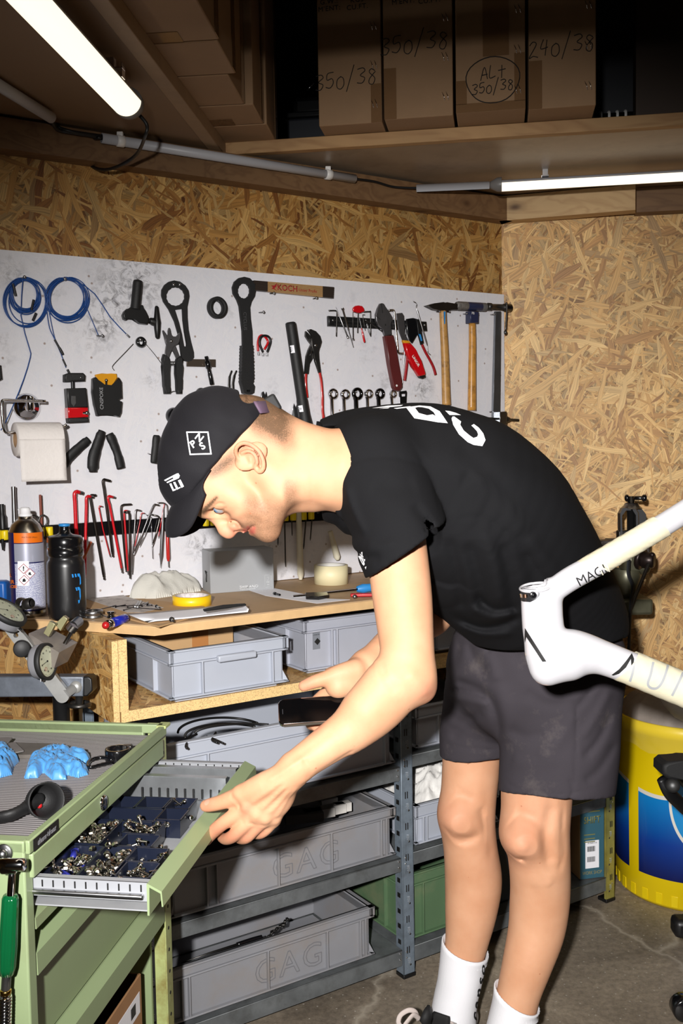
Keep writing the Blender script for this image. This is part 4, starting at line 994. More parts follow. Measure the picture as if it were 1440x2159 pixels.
def proto(kind):
 if kind in _proto:return _proto[kind]
 mb=MB()
 if kind=='bolt':mb.cyl((0,0,0),(0,0,0.011),0.0016,seg=8);mb.lathe([(0,0.0155),(0.0026,0.0155),(0.0032,0.0145),(0.0032,0.011),(0,0.011)],None,10)
 if kind=='nut':mb.lathe([(0.0016,0),(0.0042,0),(0.0042,0.0025),(0.0034,0.0036),(0.002,0.0040),(0.0016,0.0028)],None,6,smooth=False)
 if kind=='sleeve':mb.lathe([(0.0018,0),(0.0036,0),(0.0036,0.012),(0.0018,0.012)],None,10)
 me=bpy.data.meshes.new(kind);bmesh.ops.recalc_face_normals(mb.bm,faces=mb.bm.faces);mb.bm.to_mesh(me);mb.bm.free();_proto[kind]=me;return me
def fill(mx,wx,wy,kind,n,mat,label,group,cx=0.0,cy=0.0,name='screw',z0=0.009):
 me=proto(kind).copy();me.materials.append(mat);me.transform(Matrix.Scale(1.35,4))
 for i in range(n):
  o=bpy.data.objects.new(name,me);COL.objects.link(o)
  lay=0.014*i/n
  rx,ry=wx*0.40,wy*0.40
  p=V((cx+rx*(random.random()**1.3*2-1),cy+random.uniform(-ry,ry),z0+0.002+lay*random.uniform(.4,2.2)))
  r=Matrix.Rotation(random.uniform(0,6.28),4,'Z')@Matrix.Rotation(rad(random.uniform(60,100)if kind!='nut' else random.uniform(-50,60)),4,'X')
  o.matrix_world=mx@Matrix.Translation(p)@r;MW[o.name]=o.matrix_world.copy()
  tag(o,label,name,group)
def tpos(px,py,z):p=mxG.inverted()@pz(px,py,z);return p.x,p.y
zr=zt-0.012
def tray_px(q,label):
 a_=[tpos(x,y,zr)for x,y in q];xs=[p[0]for p in a_];ys=[p[1]for p in a_]
 return tray((min(xs)+max(xs))/2,(min(ys)+max(ys))/2,max(xs)-min(xs)-.002,max(ys)-min(ys)-.002,0.030,label)
def TRP(fl_,fr__,bl_,br__,lab,h=0.032,dz=0.0):
 """tray from its four rim corners: front-left, front-right, back-left, back-right in the photo"""
 a_,b_,c_,d_=[tpos(x,y,zt-0.010+dz)for x,y in(fl_,fr__,bl_,br__)]
 x0_,x1_=(a_[0]+b_[0])/2,(c_[0]+d_[0])/2;y1_,y0_=(a_[1]+c_[1])/2,(b_[1]+d_[1])/2
 r_=tray((x0_+x1_)/2,(y0_+y1_)/2,x1_-x0_-.0015,y1_-y0_-.0015,h,lab,z=zt-.044+dz);return r_,x1_-x0_,y1_-y0_
spec=[((52,1842),(95,1843),(102,1780),(147,1780),'near tray half under the cabinet front holding a few steel bolts'),((95,1843),(166,1845),(148,1780),(215,1781),'near tray with chrome lock nuts with blue inserts, left of the nut tray'),((167,1845),(241,1847),(216,1781),(281,1783),'near tray heaped with small lock nuts, in the middle of the front row'),((242,1847),(318,1849),(264,1815),(335,1816),'nearest small tray beside the drawer lip with bolts and sleeves'),((265,1814),(336,1815),(284,1785),(356,1787),'small tray beside the drawer lip with four pale sleeves'),((150,1776),(214,1777),(196,1724),(258,1726),'wide tray of tiny pale washers in the second row'),((248,1782),(326,1783),(262,1757),(334,1758),'small tray with a few steel bolts in the second row'),((258,1755),(333,1756),(278,1727),(346,1729),'small tray of silver bolts in the middle of the drawer'),((200,1729),(328,1731),(220,1702),(344,1703),'empty long dark tray behind the bolt trays'),((330,1726),(384,1727),(346,1702),(398,1703),'empty dark tray at the drawer lip, standing a little proud'),((232,1700),(286,1701),(248,1677),(300,1678),'empty far tray beside the galvanised divider on the left'),((287,1701),(348,1702),(302,1678),(360,1679),'empty far tray beside the galvanised divider in the middle'),((349,1703),(402,1704),(362,1680),(413,1681),'far tray with three upright screws beside the divider'),]
TR_=[TRP(*s_)for s_ in spec]
def F_(i,kind,n,mat,name,lab):
 fill(TR_[i][0][1],TR_[i][1],TR_[i][2],kind,n,mat,lab,lab,name=name)
F_(0,'bolt',18,SCREW,'bolt','steel bolt in the near tray half under the cabinet front')
F_(1,'nut',60,SCREW,'lock_nut','chrome lock nut in the near tray left of the fullest one')
F_(1,'sleeve',6,NYL,'spacer','dark blue spacer lying among the chrome lock nuts')
F_(2,'nut',90,SCREW,'lock_nut','small lock nut in the heaped middle tray of the front row')
F_(3,'bolt',26,SCREW,'bolt','silver bolt in the nearest small tray beside the drawer lip')
F_(4,'sleeve',5,SCREW,'sleeve','pale sleeve in the small tray beside the drawer lip')
F_(5,'nut',100,SCREW,'washer','tiny pale nut in the wide second-row tray')
F_(6,'bolt',9,SCREW,'bolt','steel bolt in the small second-row tray')
F_(7,'bolt',34,SCREW,'bolt','silver bolt in the small tray in the middle of the drawer')
F_(12,'bolt',7,SCREW,'screw','silver screw in the far tray beside the divider')
# ---------------------------------------------------------------- things on the cabinet
def crumple(name,outline,z,hgt,mat,seed,label,cat,res=0.004,scale=26.0,mb_only=False,base=0.25):
 """cloth heap: heightfield over a world-space outline on the plane z"""
 xs=[p.x for p in outline];ys=[p.y for p in outline];mb=MB();bm=mb.bm
 nx=int((max(xs)-min(xs))/res)+2;ny=int((max(ys)-min(ys))/res)+2;n=len(outline)
 def inside(x,y):
  c=False;dmin=9
  for i in range(n):
   a_,b_=outline[i],outline[(i+1)%n]
   if(a_.y>y)!=(b_.y>y)and x<(b_.x-a_.x)*(y-a_.y)/(b_.y-a_.y+1e-12)+a_.x:c=not c
   t_=max(0,min(1,((x-a_.x)*(b_.x-a_.x)+(y-a_.y)*(b_.y-a_.y))/((b_.x-a_.x)**2+(b_.y-a_.y)**2+1e-12)))
   dmin=min(dmin,math.hypot(x-a_.x-t_*(b_.x-a_.x),y-a_.y-t_*(b_.y-a_.y)))
  return dmin if c else-dmin
 vt={}
 for i in range(nx):
  for j in range(ny):
   x,y=min(xs)+i*res,min(ys)+j*res;d=inside(x,y)
   if d<-res*0.7:continue
   e=min(1,max(0,d)/(hgt*0.9+1e-6));e=math.sqrt(max(0,1-(1-e)**2))
   q=V((x*scale,y*scale,seed));q2=q+noise.noise_vector(q*0.6)*1.6
   rg=1-abs(noise.noise(q2))*2;r2_=1-abs(noise.noise(q2*2.3))*2
   hgt_=hgt*e*(base+(1-base)*max(0,0.45+0.4*rg+0.22*r2_))
   vt[i,j]=(bm.verts.new((x,y,z+0.0008+hgt_)),bm.verts.new((x,y,z)))
 for(i,j),(a_,b_)in vt.items():
  k=[(i,j),(i+1,j),(i+1,j+1),(i,j+1)]
  if all(q in vt for q in k):
   f=bm.faces.new([vt[q][0]for q in k]);f.smooth=True;bm.faces.new([vt[q][1]for q in k][::-1])
 bd=[e for e in bm.edges if len(e.link_faces)==1]
 top={vt[k][0]:vt[k][1]for k in vt}
 for e in bd:
  a_,b_=e.verts
  if a_ in top and b_ in top:
   try:bm.faces.new((a_,b_,top[b_],top[a_]))
   except ValueError:pass
 lone=[v for v in bm.verts if not v.link_faces];bmesh.ops.delete(bm,geom=lone,context='VERTS')
 if mb_only:return mb
 o=obj(name,mb,mat);return tag(o,label,cat)
GLOVE=M('nitrile_blue',(76,142,200),0.42,sheen=0.1)
ol=[pz(x,y,ZM)for x,y in((52,1642),(62,1608),(92,1592),(105,1588),(140,1590),(190,1600),(188,1608),(160,1614),(186,1626),(184,1634),(165,1640),(140,1634),(140,1644),(110,1644),(92,1628),(80,1640))]
crumple('nitrile_glove',ol,ZM,0.026,GLOVE,3.3,'crumpled blue nitrile glove lying on the cabinet mat beside the clamp ring','glove',res=0.0028,scale=52,base=.12)
ol=[pz(x,y,ZM)for x,y in((-30,1640),(-30,1580),(0,1578),(20,1586),(40,1606),(28,1616),(24,1634),(0,1640))]
crumple('nitrile_glove',ol,ZM,0.030,GLOVE,9.1,'crumpled blue nitrile glove cut by the left picture edge','glove',res=0.0028,scale=52,base=.12)
mb=MB();p=[pz(x,y,ZM)for x,y in((30,1600),(105,1600),(122,1590),(118,1576),(30,1573))];mb.prism([(q.x,q.y)for q in p],ZM,ZM+0.008,bev=0.001)
tag(obj('steel_strip',mb,M('dull_strip',(112,106,100),0.4,metal=0.3,var=0.2)),'flat grey brown strip lying behind the blue glove on the mat','strip')
mb=MB();p=[pz(x,y,ZM+.012)for x,y in((-20,1600),(50,1584),(32,1566),(-20,1575))];mb.prism([(q.x,q.y)for q in p],ZM+0.011,ZM+0.014,bev=0.0005)
p=[pz(x,y,ZM+.016)for x,y in((-20,1572),(14,1569),(26,1556),(-20,1556))];mb.prism([(q.x,q.y)for q in p],ZM+0.014,ZM+0.017,bev=0.0005)
tag(obj('scraper_blade',mb,M('blade_grey',(128,124,122),0.45,metal=0.2,var=0.15)),'grey folded sheet blades overlapping behind the cut-off blue glove','blade')
c=pz(248,1590,ZM+0.012);mx=Matrix.Translation(c)
t=thing('seat_clamp','black seat clamp ring standing on the mat at the far front edge','clamp',c-Z*.012)
mb=MB();mb.lathe([(0.0185,-0.011),(0.0225,-0.011),(0.0228,-0.009),(0.0228,0.009),(0.0222,0.011),(0.0185,0.011),(0.0185,-0.011)],mx,36);obj('ring',mb,BLKG,t)
mb=MB();mb.box(c+V((0.014,.02,0.004)),(0.018,0.014,0.014),bev=0.002);mb.cyl(c+V((0.004,.022,.006)),c+V((.028,.02,.006)),0.0032,seg=12);obj('bolt_lug',mb,STLD,t)
mb=MB();pts=smooth_line([pz(x,y,ZM+0.008)for x,y in((236,1602),(215,1597),(192,1602),(184,1612),(190,1618),(210,1613),(236,1607))],8);mb.tube(pts,0.0036,8,flat=.8);tag(obj('lever_loop',mb,BLKG),'glossy black loop lever lying between the blue glove and the clamp ring','lever')
c0,c1=pz(58,1712,ZM+.018),pz(100,1683,ZM+0.036);
t=thing('rubber_boot','black rubber boot with open round mouth lying on the mat near the lock','rubber part',pz(60,1715,ZM))
mb=MB();d=(c1-c0).normalized();mouth=pz(99,1688,ZM+0.032);back=pz(45,1722,ZM+0.014)
dd=V((0.55,-0.80,0.28)).normalized();mo=mouth;bk=mo-dd*0.062
mb.rod([(0.012,0),(0.018,0.1),(0.026,0.6),(0.0285,1.0),(0.0262,1.0),(0.0235,0.6),(0.013,0.25),(0.0,0.25)],bk,mo,32);obj('boot_mouth',mb,RUB,t)
mb=MB();pts=smooth_line([bk+dd*.012,pz(30,1716,ZM+.016),pz(0,1724,ZM+.012),pz(-40,1732,ZM+.01)],6);mb.tube(pts,[0.017]*4+[0.014]*(len(pts)-4),14,flat=0.6);obj('boot_neck',mb,RUB,t)
mb=MB();mb.ball(mo-dd*0.040-Z*.008,0.0045,10);tag(obj('red_cap',mb,RED),'tiny red cap inside the mouth of the black boot','cap')
sN=-eD
def gs(px,py,o):return on(px,py,g0+sN*o,sN)
c=gs(10,1797,0.0);t=thing('cabinet_bolt','dirty round bolt head on the cabinet side above the green-handled tool','bolt',c)
mb=MB();mb.cyl(c,c+sN*0.004,0.013,bev=.001);mb.ball(c+sN*0.006,0.0075,16);obj('bolt_head',mb,STL,t)
off=0.030;a_,b_=gs(-14,1823,off),gs(52,1823,off)
t=thing('tee_driver','chrome tee-headed driver with translucent green handle hanging on the cabinet side','tool',gs(18,2000,off))
mb=MB();mb.cyl(a_,b_,0.0088,seg=28,bev=0.0015);mb.box(gs(19,1829,off),(0.024,0.016,0.016),bev=.004);hd=obj('cross_head',mb,CHR,t)
mb=MB();mb.cyl(gs(26,1830,off),gs(22,1890,off),0.0052,seg=20);obj('shaft',mb,CHR,t)
GRT=M('green_translucent',(16,110,62),0.12,trans=0.5,coat=0.5)
pA,pB=gs(22,1886,off),gs(14,2056,off);mb=MB();L_=(pB-pA).length;mxh=Matrix.Translation(pA)@(pB-pA).to_track_quat('Z','Y').to_matrix().to_4x4()
vs=[];nseg=48
prof=[(0.002,0),(0.0095,0.001),(0.0115,0.006),(0.0122,0.4*L_),(0.0128,0.65*L_),(0.0118,0.9*L_),(0.0095,0.99*L_),(0.002,L_)]
rows=[]
for r,z in prof:rows.append([mxh@V((r*(1-0.09*(k%4==0))*math.cos(2*math.pi*k/nseg),r*(1-0.09*(k%4==0))*math.sin(2*math.pi*k/nseg),z))for k in range(nseg)])
for r_ in rows:r_.append(r_[0])
mb.sheet(rows);bmesh.ops.remove_doubles(mb.bm,verts=mb.bm.verts,dist=1e-6);obj('handle',mb,GRT,t)
mb=MB();mb.cyl(gs(14,2057,off),gs(12,2088,off),0.0065,seg=6);obj('collar',mb,STLD,t)
mb=MB();mb.cyl(gs(12,2086,off),gs(12,2096,off),0.0078,seg=24,bev=.001);obj('brass_ring',mb,M('brass',(200,160,80),0.2,metal=1.0),t)
mb=MB();p0,p1=gs(11,2098,off),gs(9,2190,off)
mb.cyl(p0,p1,0.005,seg=16);ax=(p1-p0).normalized();u=ax.orthogonal().normalized();v_=ax.cross(u);L_=(p1-p0).length
mb.tube([p0+ax*(L_*k/200)+(u*math.cos(k*.42)+v_*math.sin(k*.42))*0.0075 for k in range(200)],0.0022,6);obj('spring',mb,CHR,t)
c0=pz(200,2159,0.2);zc_=0.372
q=[pz(333,2056,zc_),pz(228,2159,zc_)]
k0=mxG.inverted()@q[0];k1=mxG.inverted()@q[1]
mxc=mxG@Matrix.Translation((k1.x-0.12,k1.y+0.004,0.065))
t=thing('cardboard_carton','open brown carton with barcode label in the bay under the green drawers','carton',mx=mxc)
wx,wy,hc=(k0.x-k1.x)+0.12,0.25,zc_-0.065
mb=MB();th=0.004
mb.box((wx/2,0,hc/2),(wx,th,hc));mb.box((wx/2,wy,hc/2),(wx,th,hc));mb.box((0,wy/2,hc/2),(th,wy,hc));mb.box((wx,wy/2,hc/2),(th,wy,hc));mb.box((wx/2,wy/2,th/2),(wx,wy,th));obj('carton_body',mb,M('carton_mid',(160,118,80),0.75,var=.06),t,world=False)
frc=axes(V((wx*0.72,-th/2-.0006,hc-0.050)),V((1,0,0)),V((0,0,1)))
mb=MB();mb.box((0,0,0),(0.14,0.042,0.0005),frc);lbx=obj('label_sticker',mb,PAPER,t,world=False)
mb=MB()
for k,(cx)in enumerate((-0.035,0.035)):
 for j in range(11):mb.box((cx-.012+j*0.0022+(.0006 if j%3 else 0),0.0,0.0005),(0.0009 if j%2 else 0.0014,0.022,0.0004),frc)
obj('barcode',mb,INK,lbx,world=False)
t=thing('power_tool_case','bright blue plastic tool lying inside the open carton under the drawers','tool',mx=mxc@Matrix.Translation((wx*.62,0.10,hc-.09)))
mb=MB();mb.box((0,0,0),(0.13,0.09,0.09),Matrix.Rotation(rad(18),4,'Z'),bev=0.01);obj('blue_body',mb,M('tool_blue',(20,96,190),0.35),t,world=False)
mb=MB();mb.box((0.0,-0.0,0.046),(0.05,0.03,0.002),Matrix.Rotation(rad(18),4,'Z'));mb.box((0.0,-0.046,0.01),(0.05,0.002,0.02),Matrix.Rotation(rad(18),4,'Z'));obj('label_sticker',mb,PAPER,t,world=False)
# ---------------------------------------------------------------- tools on the painted board
def wp(px,py,o=0.006):return pa(px,py,TB+o)
def zz(ox,oy,k):return lambda l:[(ox+x/k,oy+y/k)for x,y in l]
def wpr(mb,pts,o0,o1,holes=(),bev=0.0,smooth=False,sm=0):
 if sm:pts=[(p.x,p.y)for p in smooth_line(pts,sm,closed=True)]
 inv=mxb.inverted();f=lambda l:[(lambda q:(q.x,q.y))(inv@pa(x,y,TB+(o0+o1)/2))for x,y in l]
 mb.prism(f(pts),TB+o0,TB+o1,mxb,bev=bev,smooth=smooth,holes=[f(h)for h in holes]);return mb
def wtube(mb,pts,r,o=0.006,sm=6,**kw):
 P3=[wp(*p)if len(p)==3 else wp(p[0],p[1],o)for p in pts]
 mb.tube(smooth_line(P3,sm)if sm else P3,r,**kw);return mb
def wrod(mb,prof,a_,b_,o=0.008,seg=16):mb.rod(prof,wp(*a_,o),wp(*b_,o),seg);return mb
def T(name,label,cat,px,py,o=0.006,group=None):return thing(name,label,cat,wp(px,py,o),group=group)
def one(name,mb,mat,label,cat,group=None):return tag(obj(name,mb,mat),label,cat,group)
def screwhook(px,py,label,ln=0.018,r=0.0017,dx=-10,dy=4):
 mb=MB();a_=pa(px+dx,py+dy,TB);b_=pa(px,py,TB+ln);mb.cyl(a_,b_,r,seg=8);d=(b_-a_).normalized()
 mb.lathe([(0,.0035),(.0026,.003),(.0042,.001),(.0042,-.001),(0,-.001)],axes(b_,d.orthogonal(),d.cross(d.orthogonal()),d),12)
 return one('screw_hook',mb,STL,label,'screw')
def coil(cx,cy,rx,ry,n,seed,o0=0.004,spread=3.0,tail=()):
 random.seed(seed);mb=MB();pts=[]
 for k in range(n):
  jx,jy=random.uniform(-1,1)*spread,random.uniform(-.3,1)*spread;sr=1+random.uniform(-.05,.05)*spread/3
  for i in range(22):
   a_=rad(i*360/22-90);t_=k+i/22
   pts.append(wp(cx+jx+rx*sr*math.cos(a_),cy+jy+ry*sr*math.sin(a_)+(ry*sr-ry),o0+0.006*random.random()*.3+t_*.0006))
 for q in tail:pts.append(wp(*q))
 mb.tube(smooth_line(pts,2),0.00145,6);return mb
mb=coil(53,622,30,34,9,3,spread=4);mb2=coil(55,634,42,48,5,5,spread=5,tail=((44,665,.006),(62,735,.006),(64,753,.005),(50,800,.006),(30,850,.02),(12,890,.04),(2,907,.05)))
one('blue_cable',mb,BLUEC,'tight coil of blue cable hanging at the left edge of the tool board','cable',None)
one('blue_cable',mb2,BLUEC,'loose blue cable looping round the left coil and falling to the paper roll','cable')
mb=coil(141,628,41,43,9,8,spread=5,tail=((160,592,.008),(200,620,.006),(232,668,.005),(268,706,.004)))
one('blue_cable',mb,BLUEC,'right-hand coil of blue cable with one end curving down to the right','cable')
mb=MB();wtube(mb,[(183,650),(195,678),(207,706)],.0012);one('blue_cable',mb,BLUEC,'short straight blue cable end hooked over a screw','cable')
mb=MB();wtube(mb,[(98,650),(104,690),(115,715),(128,745),(139,775)],.0013);wtube(mb,[(104,660),(112,700),(120,728)],.0012);one('blue_cable',mb,BLUEC,'pair of blue cables falling from the coils to the bleed tool','cable')
mb=MB();wrod(mb,[(.0026,0),(.0026,1)],(115,716),(129,741));wrod(mb,[(.0030,0),(.0036,.6),(.003,1)],(125,733),(133,748));wrod(mb,[(.0022,0),(.0022,1)],(132,757),(139,772));wrod(mb,[(.0030,0),(.0030,1)],(142,779),(147,789));one('cable_sleeve',mb,BLK,'black plug sleeves on the blue cables above the bleed tool','sleeve')
for a_,b_ in(((27,598),(33,624)),((71,632),(66,654)),((76,660),(69,676))):
 mb=MB();wrod(mb,[(.0030,0),(.0030,1)],a_,b_,.013);one('cable_sleeve',mb,BLK,'short black sleeve clipped on the left blue cable coil','sleeve','sleeves on the left coil')
mb=MB();wrod(mb,[(.0018,0),(.0026,.4),(.0026,1)],(266,704),(273,711));one('cable_tip',mb,STL,'steel tip of the long curving blue cable','cable end')
screwhook(52,584,'chrome screw holding the left coil of blue cable');screwhook(137,588,'chrome screw holding the right coil of blue cable',dx=-5,dy=4);screwhook(216,708,'chrome screw below the coils with the short cable end',dx=-12,dy=0)
screwhook(296,716,'tiny screw inside the black ring of the wire spring tool',dx=-5,dy=3);screwhook(556,658,'bare screw right of the big black ring wrench',dx=-10,dy=1);screwhook(578,618,'left screw under the folding rule',dx=-9,dy=1);screwhook(668,628,'right screw under the folding rule',dx=-8,dy=2)
screwhook(366,600,'left of two screws inside the tall black ring wrench',dx=-8,dy=4);screwhook(379,600,'right of two screws inside the tall black ring wrench',dx=-8,dy=4);screwhook(461,632,'screw holding the small black lockring tool',dx=-9,dy=4)
t=T('crank_puller','black grip tool with angled head, upper left of the tall ring wrench','tool',290,640)
z=zz(160,560,7.2);mb=MB();wrod(mb,[(.005,0),(.0115,.03),(.0128,.12),(.0128,.8),(.0135,1)],(291,590),(285,652),.02,20);obj('grip',mb,RUB,t)
mb=MB();wpr(mb,z([(845,620),(1000,600),(1020,690),(1085,770),(1095,850),(1065,895),(950,880),(870,800),(770,790),(750,830),(715,815),(700,750),(730,690),(790,670)]),.006,.024,bev=.003);obj('tool_head',mb,BLK,t)
mb=MB();wrod(mb,[(.005,0),(.005,1)],(308,672),(330,681),.014);wrod(mb,[(.0085,0),(.0105,.3),(.0105,1)],(316,676),(334,682),.014);obj('threaded_neck',mb,BLK,t)
mb=MB();wrod(mb,[(.003,0),(.0050,.04),(.0080,.35),(.0100,.5),(.0085,.7),(.006,.96),(.003,1)],(330,645),(332,714),.016,14);obj('cross_bar',mb,BLK,t)
def gear(cx,cy,rx,ry,n=16,d=.06):return[(cx+rx*(1+d*(1 if(k//2)%2 else-.3))*math.cos(2*math.pi*k/(n*4)*1.0),cy+ry*(1+d*(1 if(k//2)%2 else-.3))*math.sin(2*math.pi*k/(n*4)))for k in range(n*4)]
z=zz(320,580,6.75)
mb=MB();wpr(mb,z([(310,78),(395,95),(470,150),(515,220),(527,300),(515,370),(498,450),(500,600),(515,780),(550,950),(590,1100),(592,1170),(560,1215),(510,1232),(460,1220),(420,1170),(395,1000),(370,830),(320,660),(240,490),(165,380),(137,290),(140,210),(180,140),(240,95)]),.004,.012,holes=[z([(200+132+132*math.cos(a_)*(1+.05*(k%2)),305+130*math.sin(a_)*(1+.05*(k%2)))for k,a_ in enumerate([2*math.pi*q/28 for q in range(28)])]),z([(320,495),(432,480),(440,640),(460,800),(492,980),(490,1010),(470,1022),(450,1010),(420,840),(380,680)])])
one('ring_spanner',mb,BLKM,'tall black ring wrench with long slotted handle left of the lockring tool','wrench')
mb=MB();z=zz(320,580,6.75)
c_=wp(453,650,0);mxr=axes(c_,mxb.to_3x3().col[0],mxb.to_3x3().col[1],mxb.to_3x3().col[2])
mb.lathe([(.0205,.002),(.0285,.003),(.0300,.006),(.0300,.022),(.0285,.025),(.0200,.025),(.0188,.020),(.0188,.004),(.0205,.002)],mxr,40,sx=.93);one('lockring_tool',mb,BLKM,'black round lockring cup hanging on a screw between the two ring wrenches','ring tool')
z=zz(420,540,3.789)
t=T('ring_wrench','black ring wrench with ribbed grip and slot, left of the folding rule','wrench',517,700)
mb=MB();wpr(mb,z([(355,167),(400,178),(435,215),(448,265),(438,320),(412,365),(400,410),(405,500),(418,600),(420,715),(345,715),(342,600),(330,500),(318,400),(300,350),(270,300),(264,250),(280,205),(315,175)]),.006,.016,holes=[z([(352+50*math.cos(a_)*(1+.05*(k%2)),278+60*math.sin(a_)*(1+.05*(k%2)))for k,a_ in enumerate([2*math.pi*q/28 for q in range(28)])])]);obj('wrench_body',mb,BLKM,t)
mb=MB();L1=[];
for k in range(24):L1+=[(333-k*.35+(3 if k%2 else-1),715+k*13)]
R1_=[(420+k*.4+(-3 if k%2 else 2)+(0 if k<20 else(20-k)*3),715+k*13)for k in range(24)]
wpr(mb,z(L1+[(335,1040),(348,1095),(370,1104),(405,1104),(425,1090),(432,1040)]+R1_[::-1]),.003,.022,holes=[z([(368,1070),(396,1070),(393,1088),(366,1088)])]);obj('grip',mb,RUB,t)
mb=MB();write(mb,'CYCLUS',axes(wp(516.5,677,.0165),-Z,mxb.to_3x3().col[0]*sgn),.014,.0004);obj('stamped_mark',mb,M('stamp_grey',(70,70,72),.5),t)
t=T('folding_rule','wooden folding rule with black ends and red print on two screws','ruler',620,612)
z=zz(420,540,3.789);FRL=M('rule_wood',(164,128,84),.5,var=.1,vscale=30)
tl,tr,bl,br=z([(440,197),(1068,250),(440,276),(1063,340)])
n_=9
for k in range(n_):
 f0,f1=k/n_,(k+.86)/n_;mb=MB()
 y=lambda x,f:(tl[1]+(bl[1]-tl[1])*f)+((tr[1]+(br[1]-tr[1])*f)-(tl[1]+(bl[1]-tl[1])*f))*(x-tl[0])/(tr[0]-tl[0])
 xs=[(tl[0]-(3 if k<3 else 0),tl[0]+26,INK),(tl[0]+26,tr[0]-24,FRL),(tr[0]-24,tr[0]-(k*.15),INK)]
 mats=[FRL,INK]
 for xa_,xb_,m_ in xs:mb.mi=0 if m_ is FRL else 1;wpr(mb,[(xa_,y(xa_,f0)),(xb_,y(xb_,f0)),(xb_,y(xb_,f1)),(xa_,y(xa_,f1))],.004,.018)
 obj('rule_segment',mb,[M('rule_wood'),M('rule_black',(46,36,30),.5)],t)
REDP=M('print_red',(150,30,34),.5);mb=MB();xd=mxb.to_3x3().col[0]
xdir=(wp(690,612,.019)-wp(560,600,.019)).normalized()
write(mb,'KOCH',axes(wp(606,608,.0186),xdir,Z,None),.0235,.0003,bold=.0003);write(mb,'Unter Profis',axes(wp(649,613,.0186),xdir,Z,None),.0125,.0003)
wpr(mb,z([(575,235),(600,235),(622,215),(615,245),(600,255),(622,280),(600,265),(590,262),(575,262),(590,250)]),.0185,.0189);obj('red_lettering',mb,REDP,t)
t=T('spoke_wrench','small red and black horseshoe spoke wrenches right of the ribbed ring wrench','wrench',556,728)
z=zz(420,540,3.789)
mb=MB();wtube(mb,z([(470,760),(468,700),(478,650),(500,633),(530,650),(548,690),(520,745)]),.0034,.008);obj('red_loop',mb,REDG,t)
mb=MB();wtube(mb,z([(508,765),(482,700),(490,650),(520,635),(555,645),(570,680),(555,735),(543,765)]),.0034,.013);obj('black_loop',mb,BLK,t)
mb=MB()
for x,y_ in((475,780),(508,785),(540,785)):q=z([(x,y_)])[0];mb.box(wp(q[0],q[1],.010),(.007,.006,.009),bev=.001)
obj('jaw_tip',mb,CHR,t)
mb=MB();c_=wp(294,722,0);mxr=axes(c_,xd,mxb.to_3x3().col[1],mxb.to_3x3().col[2]);mb.lathe([(.0068,.004),(.0105,.002),(.0142,.006),(.0148,.012),(.0125,.017),(.0090,.018),(.0068,.015),(.0068,.004)],mxr,32)
t=T('ring_pick','black ring with two thin bent wire legs, like a spread spring','tool',294,722);obj('ring',mb,BLKG,t)
mb=MB();wtube(mb,[(281,725),(262,745),(240,768),(237,775),(241,781)],.0009,.008,3);obj('wire_leg',mb,STLD,t)
mb=MB();wtube(mb,[(307,725),(325,746),(343,770)],.0009,.006,2);obj('wire_leg',mb,STLD,t)
t=T('link_pliers','link pliers with grey jaws and black ribbed grips beside the slotted wrench','pliers',363,760)
z=zz(320,580,6.75);PL=M('pressed_steel',(118,116,118),.35,metal=.8,var=.15)
mb=MB();wpr(mb,z([(150,790),(165,785),(180,820),(205,845),(220,900),(300,960),(330,1000),(400,1180),(345,1190),(310,1090),(285,1070),(255,1100),(225,1050),(190,960),(180,880),(160,830)]),.010,.016,bev=.001);obj('jaw',mb,PL,t)
mb=MB();wpr(mb,z([(235,755),(250,750),(262,790),(268,850),(300,880),(350,880),(385,825),(403,805),(400,900),(375,980),(300,1010),(270,1080),(235,1180),(180,1150),(190,1080),(215,980),(190,930),(205,850),(235,860),(225,800)]),.016,.022,bev=.001);obj('jaw',mb,PL,t)
mb=MB();q=z([(275,940)])[0];mb.ball(wp(*q,.022),.0045,12);q=z([(290,1255)])[0];
for k in range(5):mb.lathe([(.0052,-.0008),(.0062,0),(.0052,.0008)],axes(wp(q[0]-4+k*2,q[1],.016),mxb.to_3x3().col[1],mxb.to_3x3().col[2],xd),14)
wtube(mb,z([(265,1675),(300,1655),(355,1655)]),.001,.014,3);obj('rivet_spring',mb,STL,t)
for pts in([(160,1125),(200,1150),(240,1180),(248,1260),(240,1400),(245,1550),(262,1650),(255,1690),(175,1690),(165,1580),(158,1440),(165,1300),(140,1200)],[(400,1150),(430,1190),(432,1230),(412,1320),(420,1450),(430,1500),(418,1620),(418,1690),(355,1690),(350,1640),(345,1500),(332,1400),(335,1250),(345,1190)]):
 mb=MB();wpr(mb,z(pts),.006,.024,bev=.004);obj('grip',mb,RUB,t)
t=T('flat_bar','dark flat bar with stepped black drift through it, right of the pliers','tool',430,768)
mb=MB();wpr(mb,z([(495,1195),(905,1200),(905,1310),(495,1300)]),.004,.009,bev=.0008);obj('bar',mb,M('bar_brown',(92,80,70),.35,metal=.6),t)
mb=MB();wrod(mb,[(.0045,0),(.0052,.02),(.0052,.16),(.0078,.17),(.0078,.42),(.0055,.43),(.0055,.6),(.0062,.62),(.0062,.98),(.005,1)],(434.5,751),(447,811),.018);obj('drift',mb,BLKG,t)
t=T('round_magnet','glossy black round cup left of the cap on the board','magnet',366,878);mb=MB();c_=wp(366,877,0);mxr=axes(c_,xd,mxb.to_3x3().col[1],mxb.to_3x3().col[2]);mb.lathe([(0,.022),(.008,.0215),(.0155,.018),(.0215,.011),(.0235,.004),(.0235,.0)],mxr,36);obj('cup',mb,BLKG,t)
mb=MB();mb.ball(wp(368,880,.024),.0035,10);mb.ball(wp(365,869,.022),.0030,10);obj('screw',mb,CHR,t)
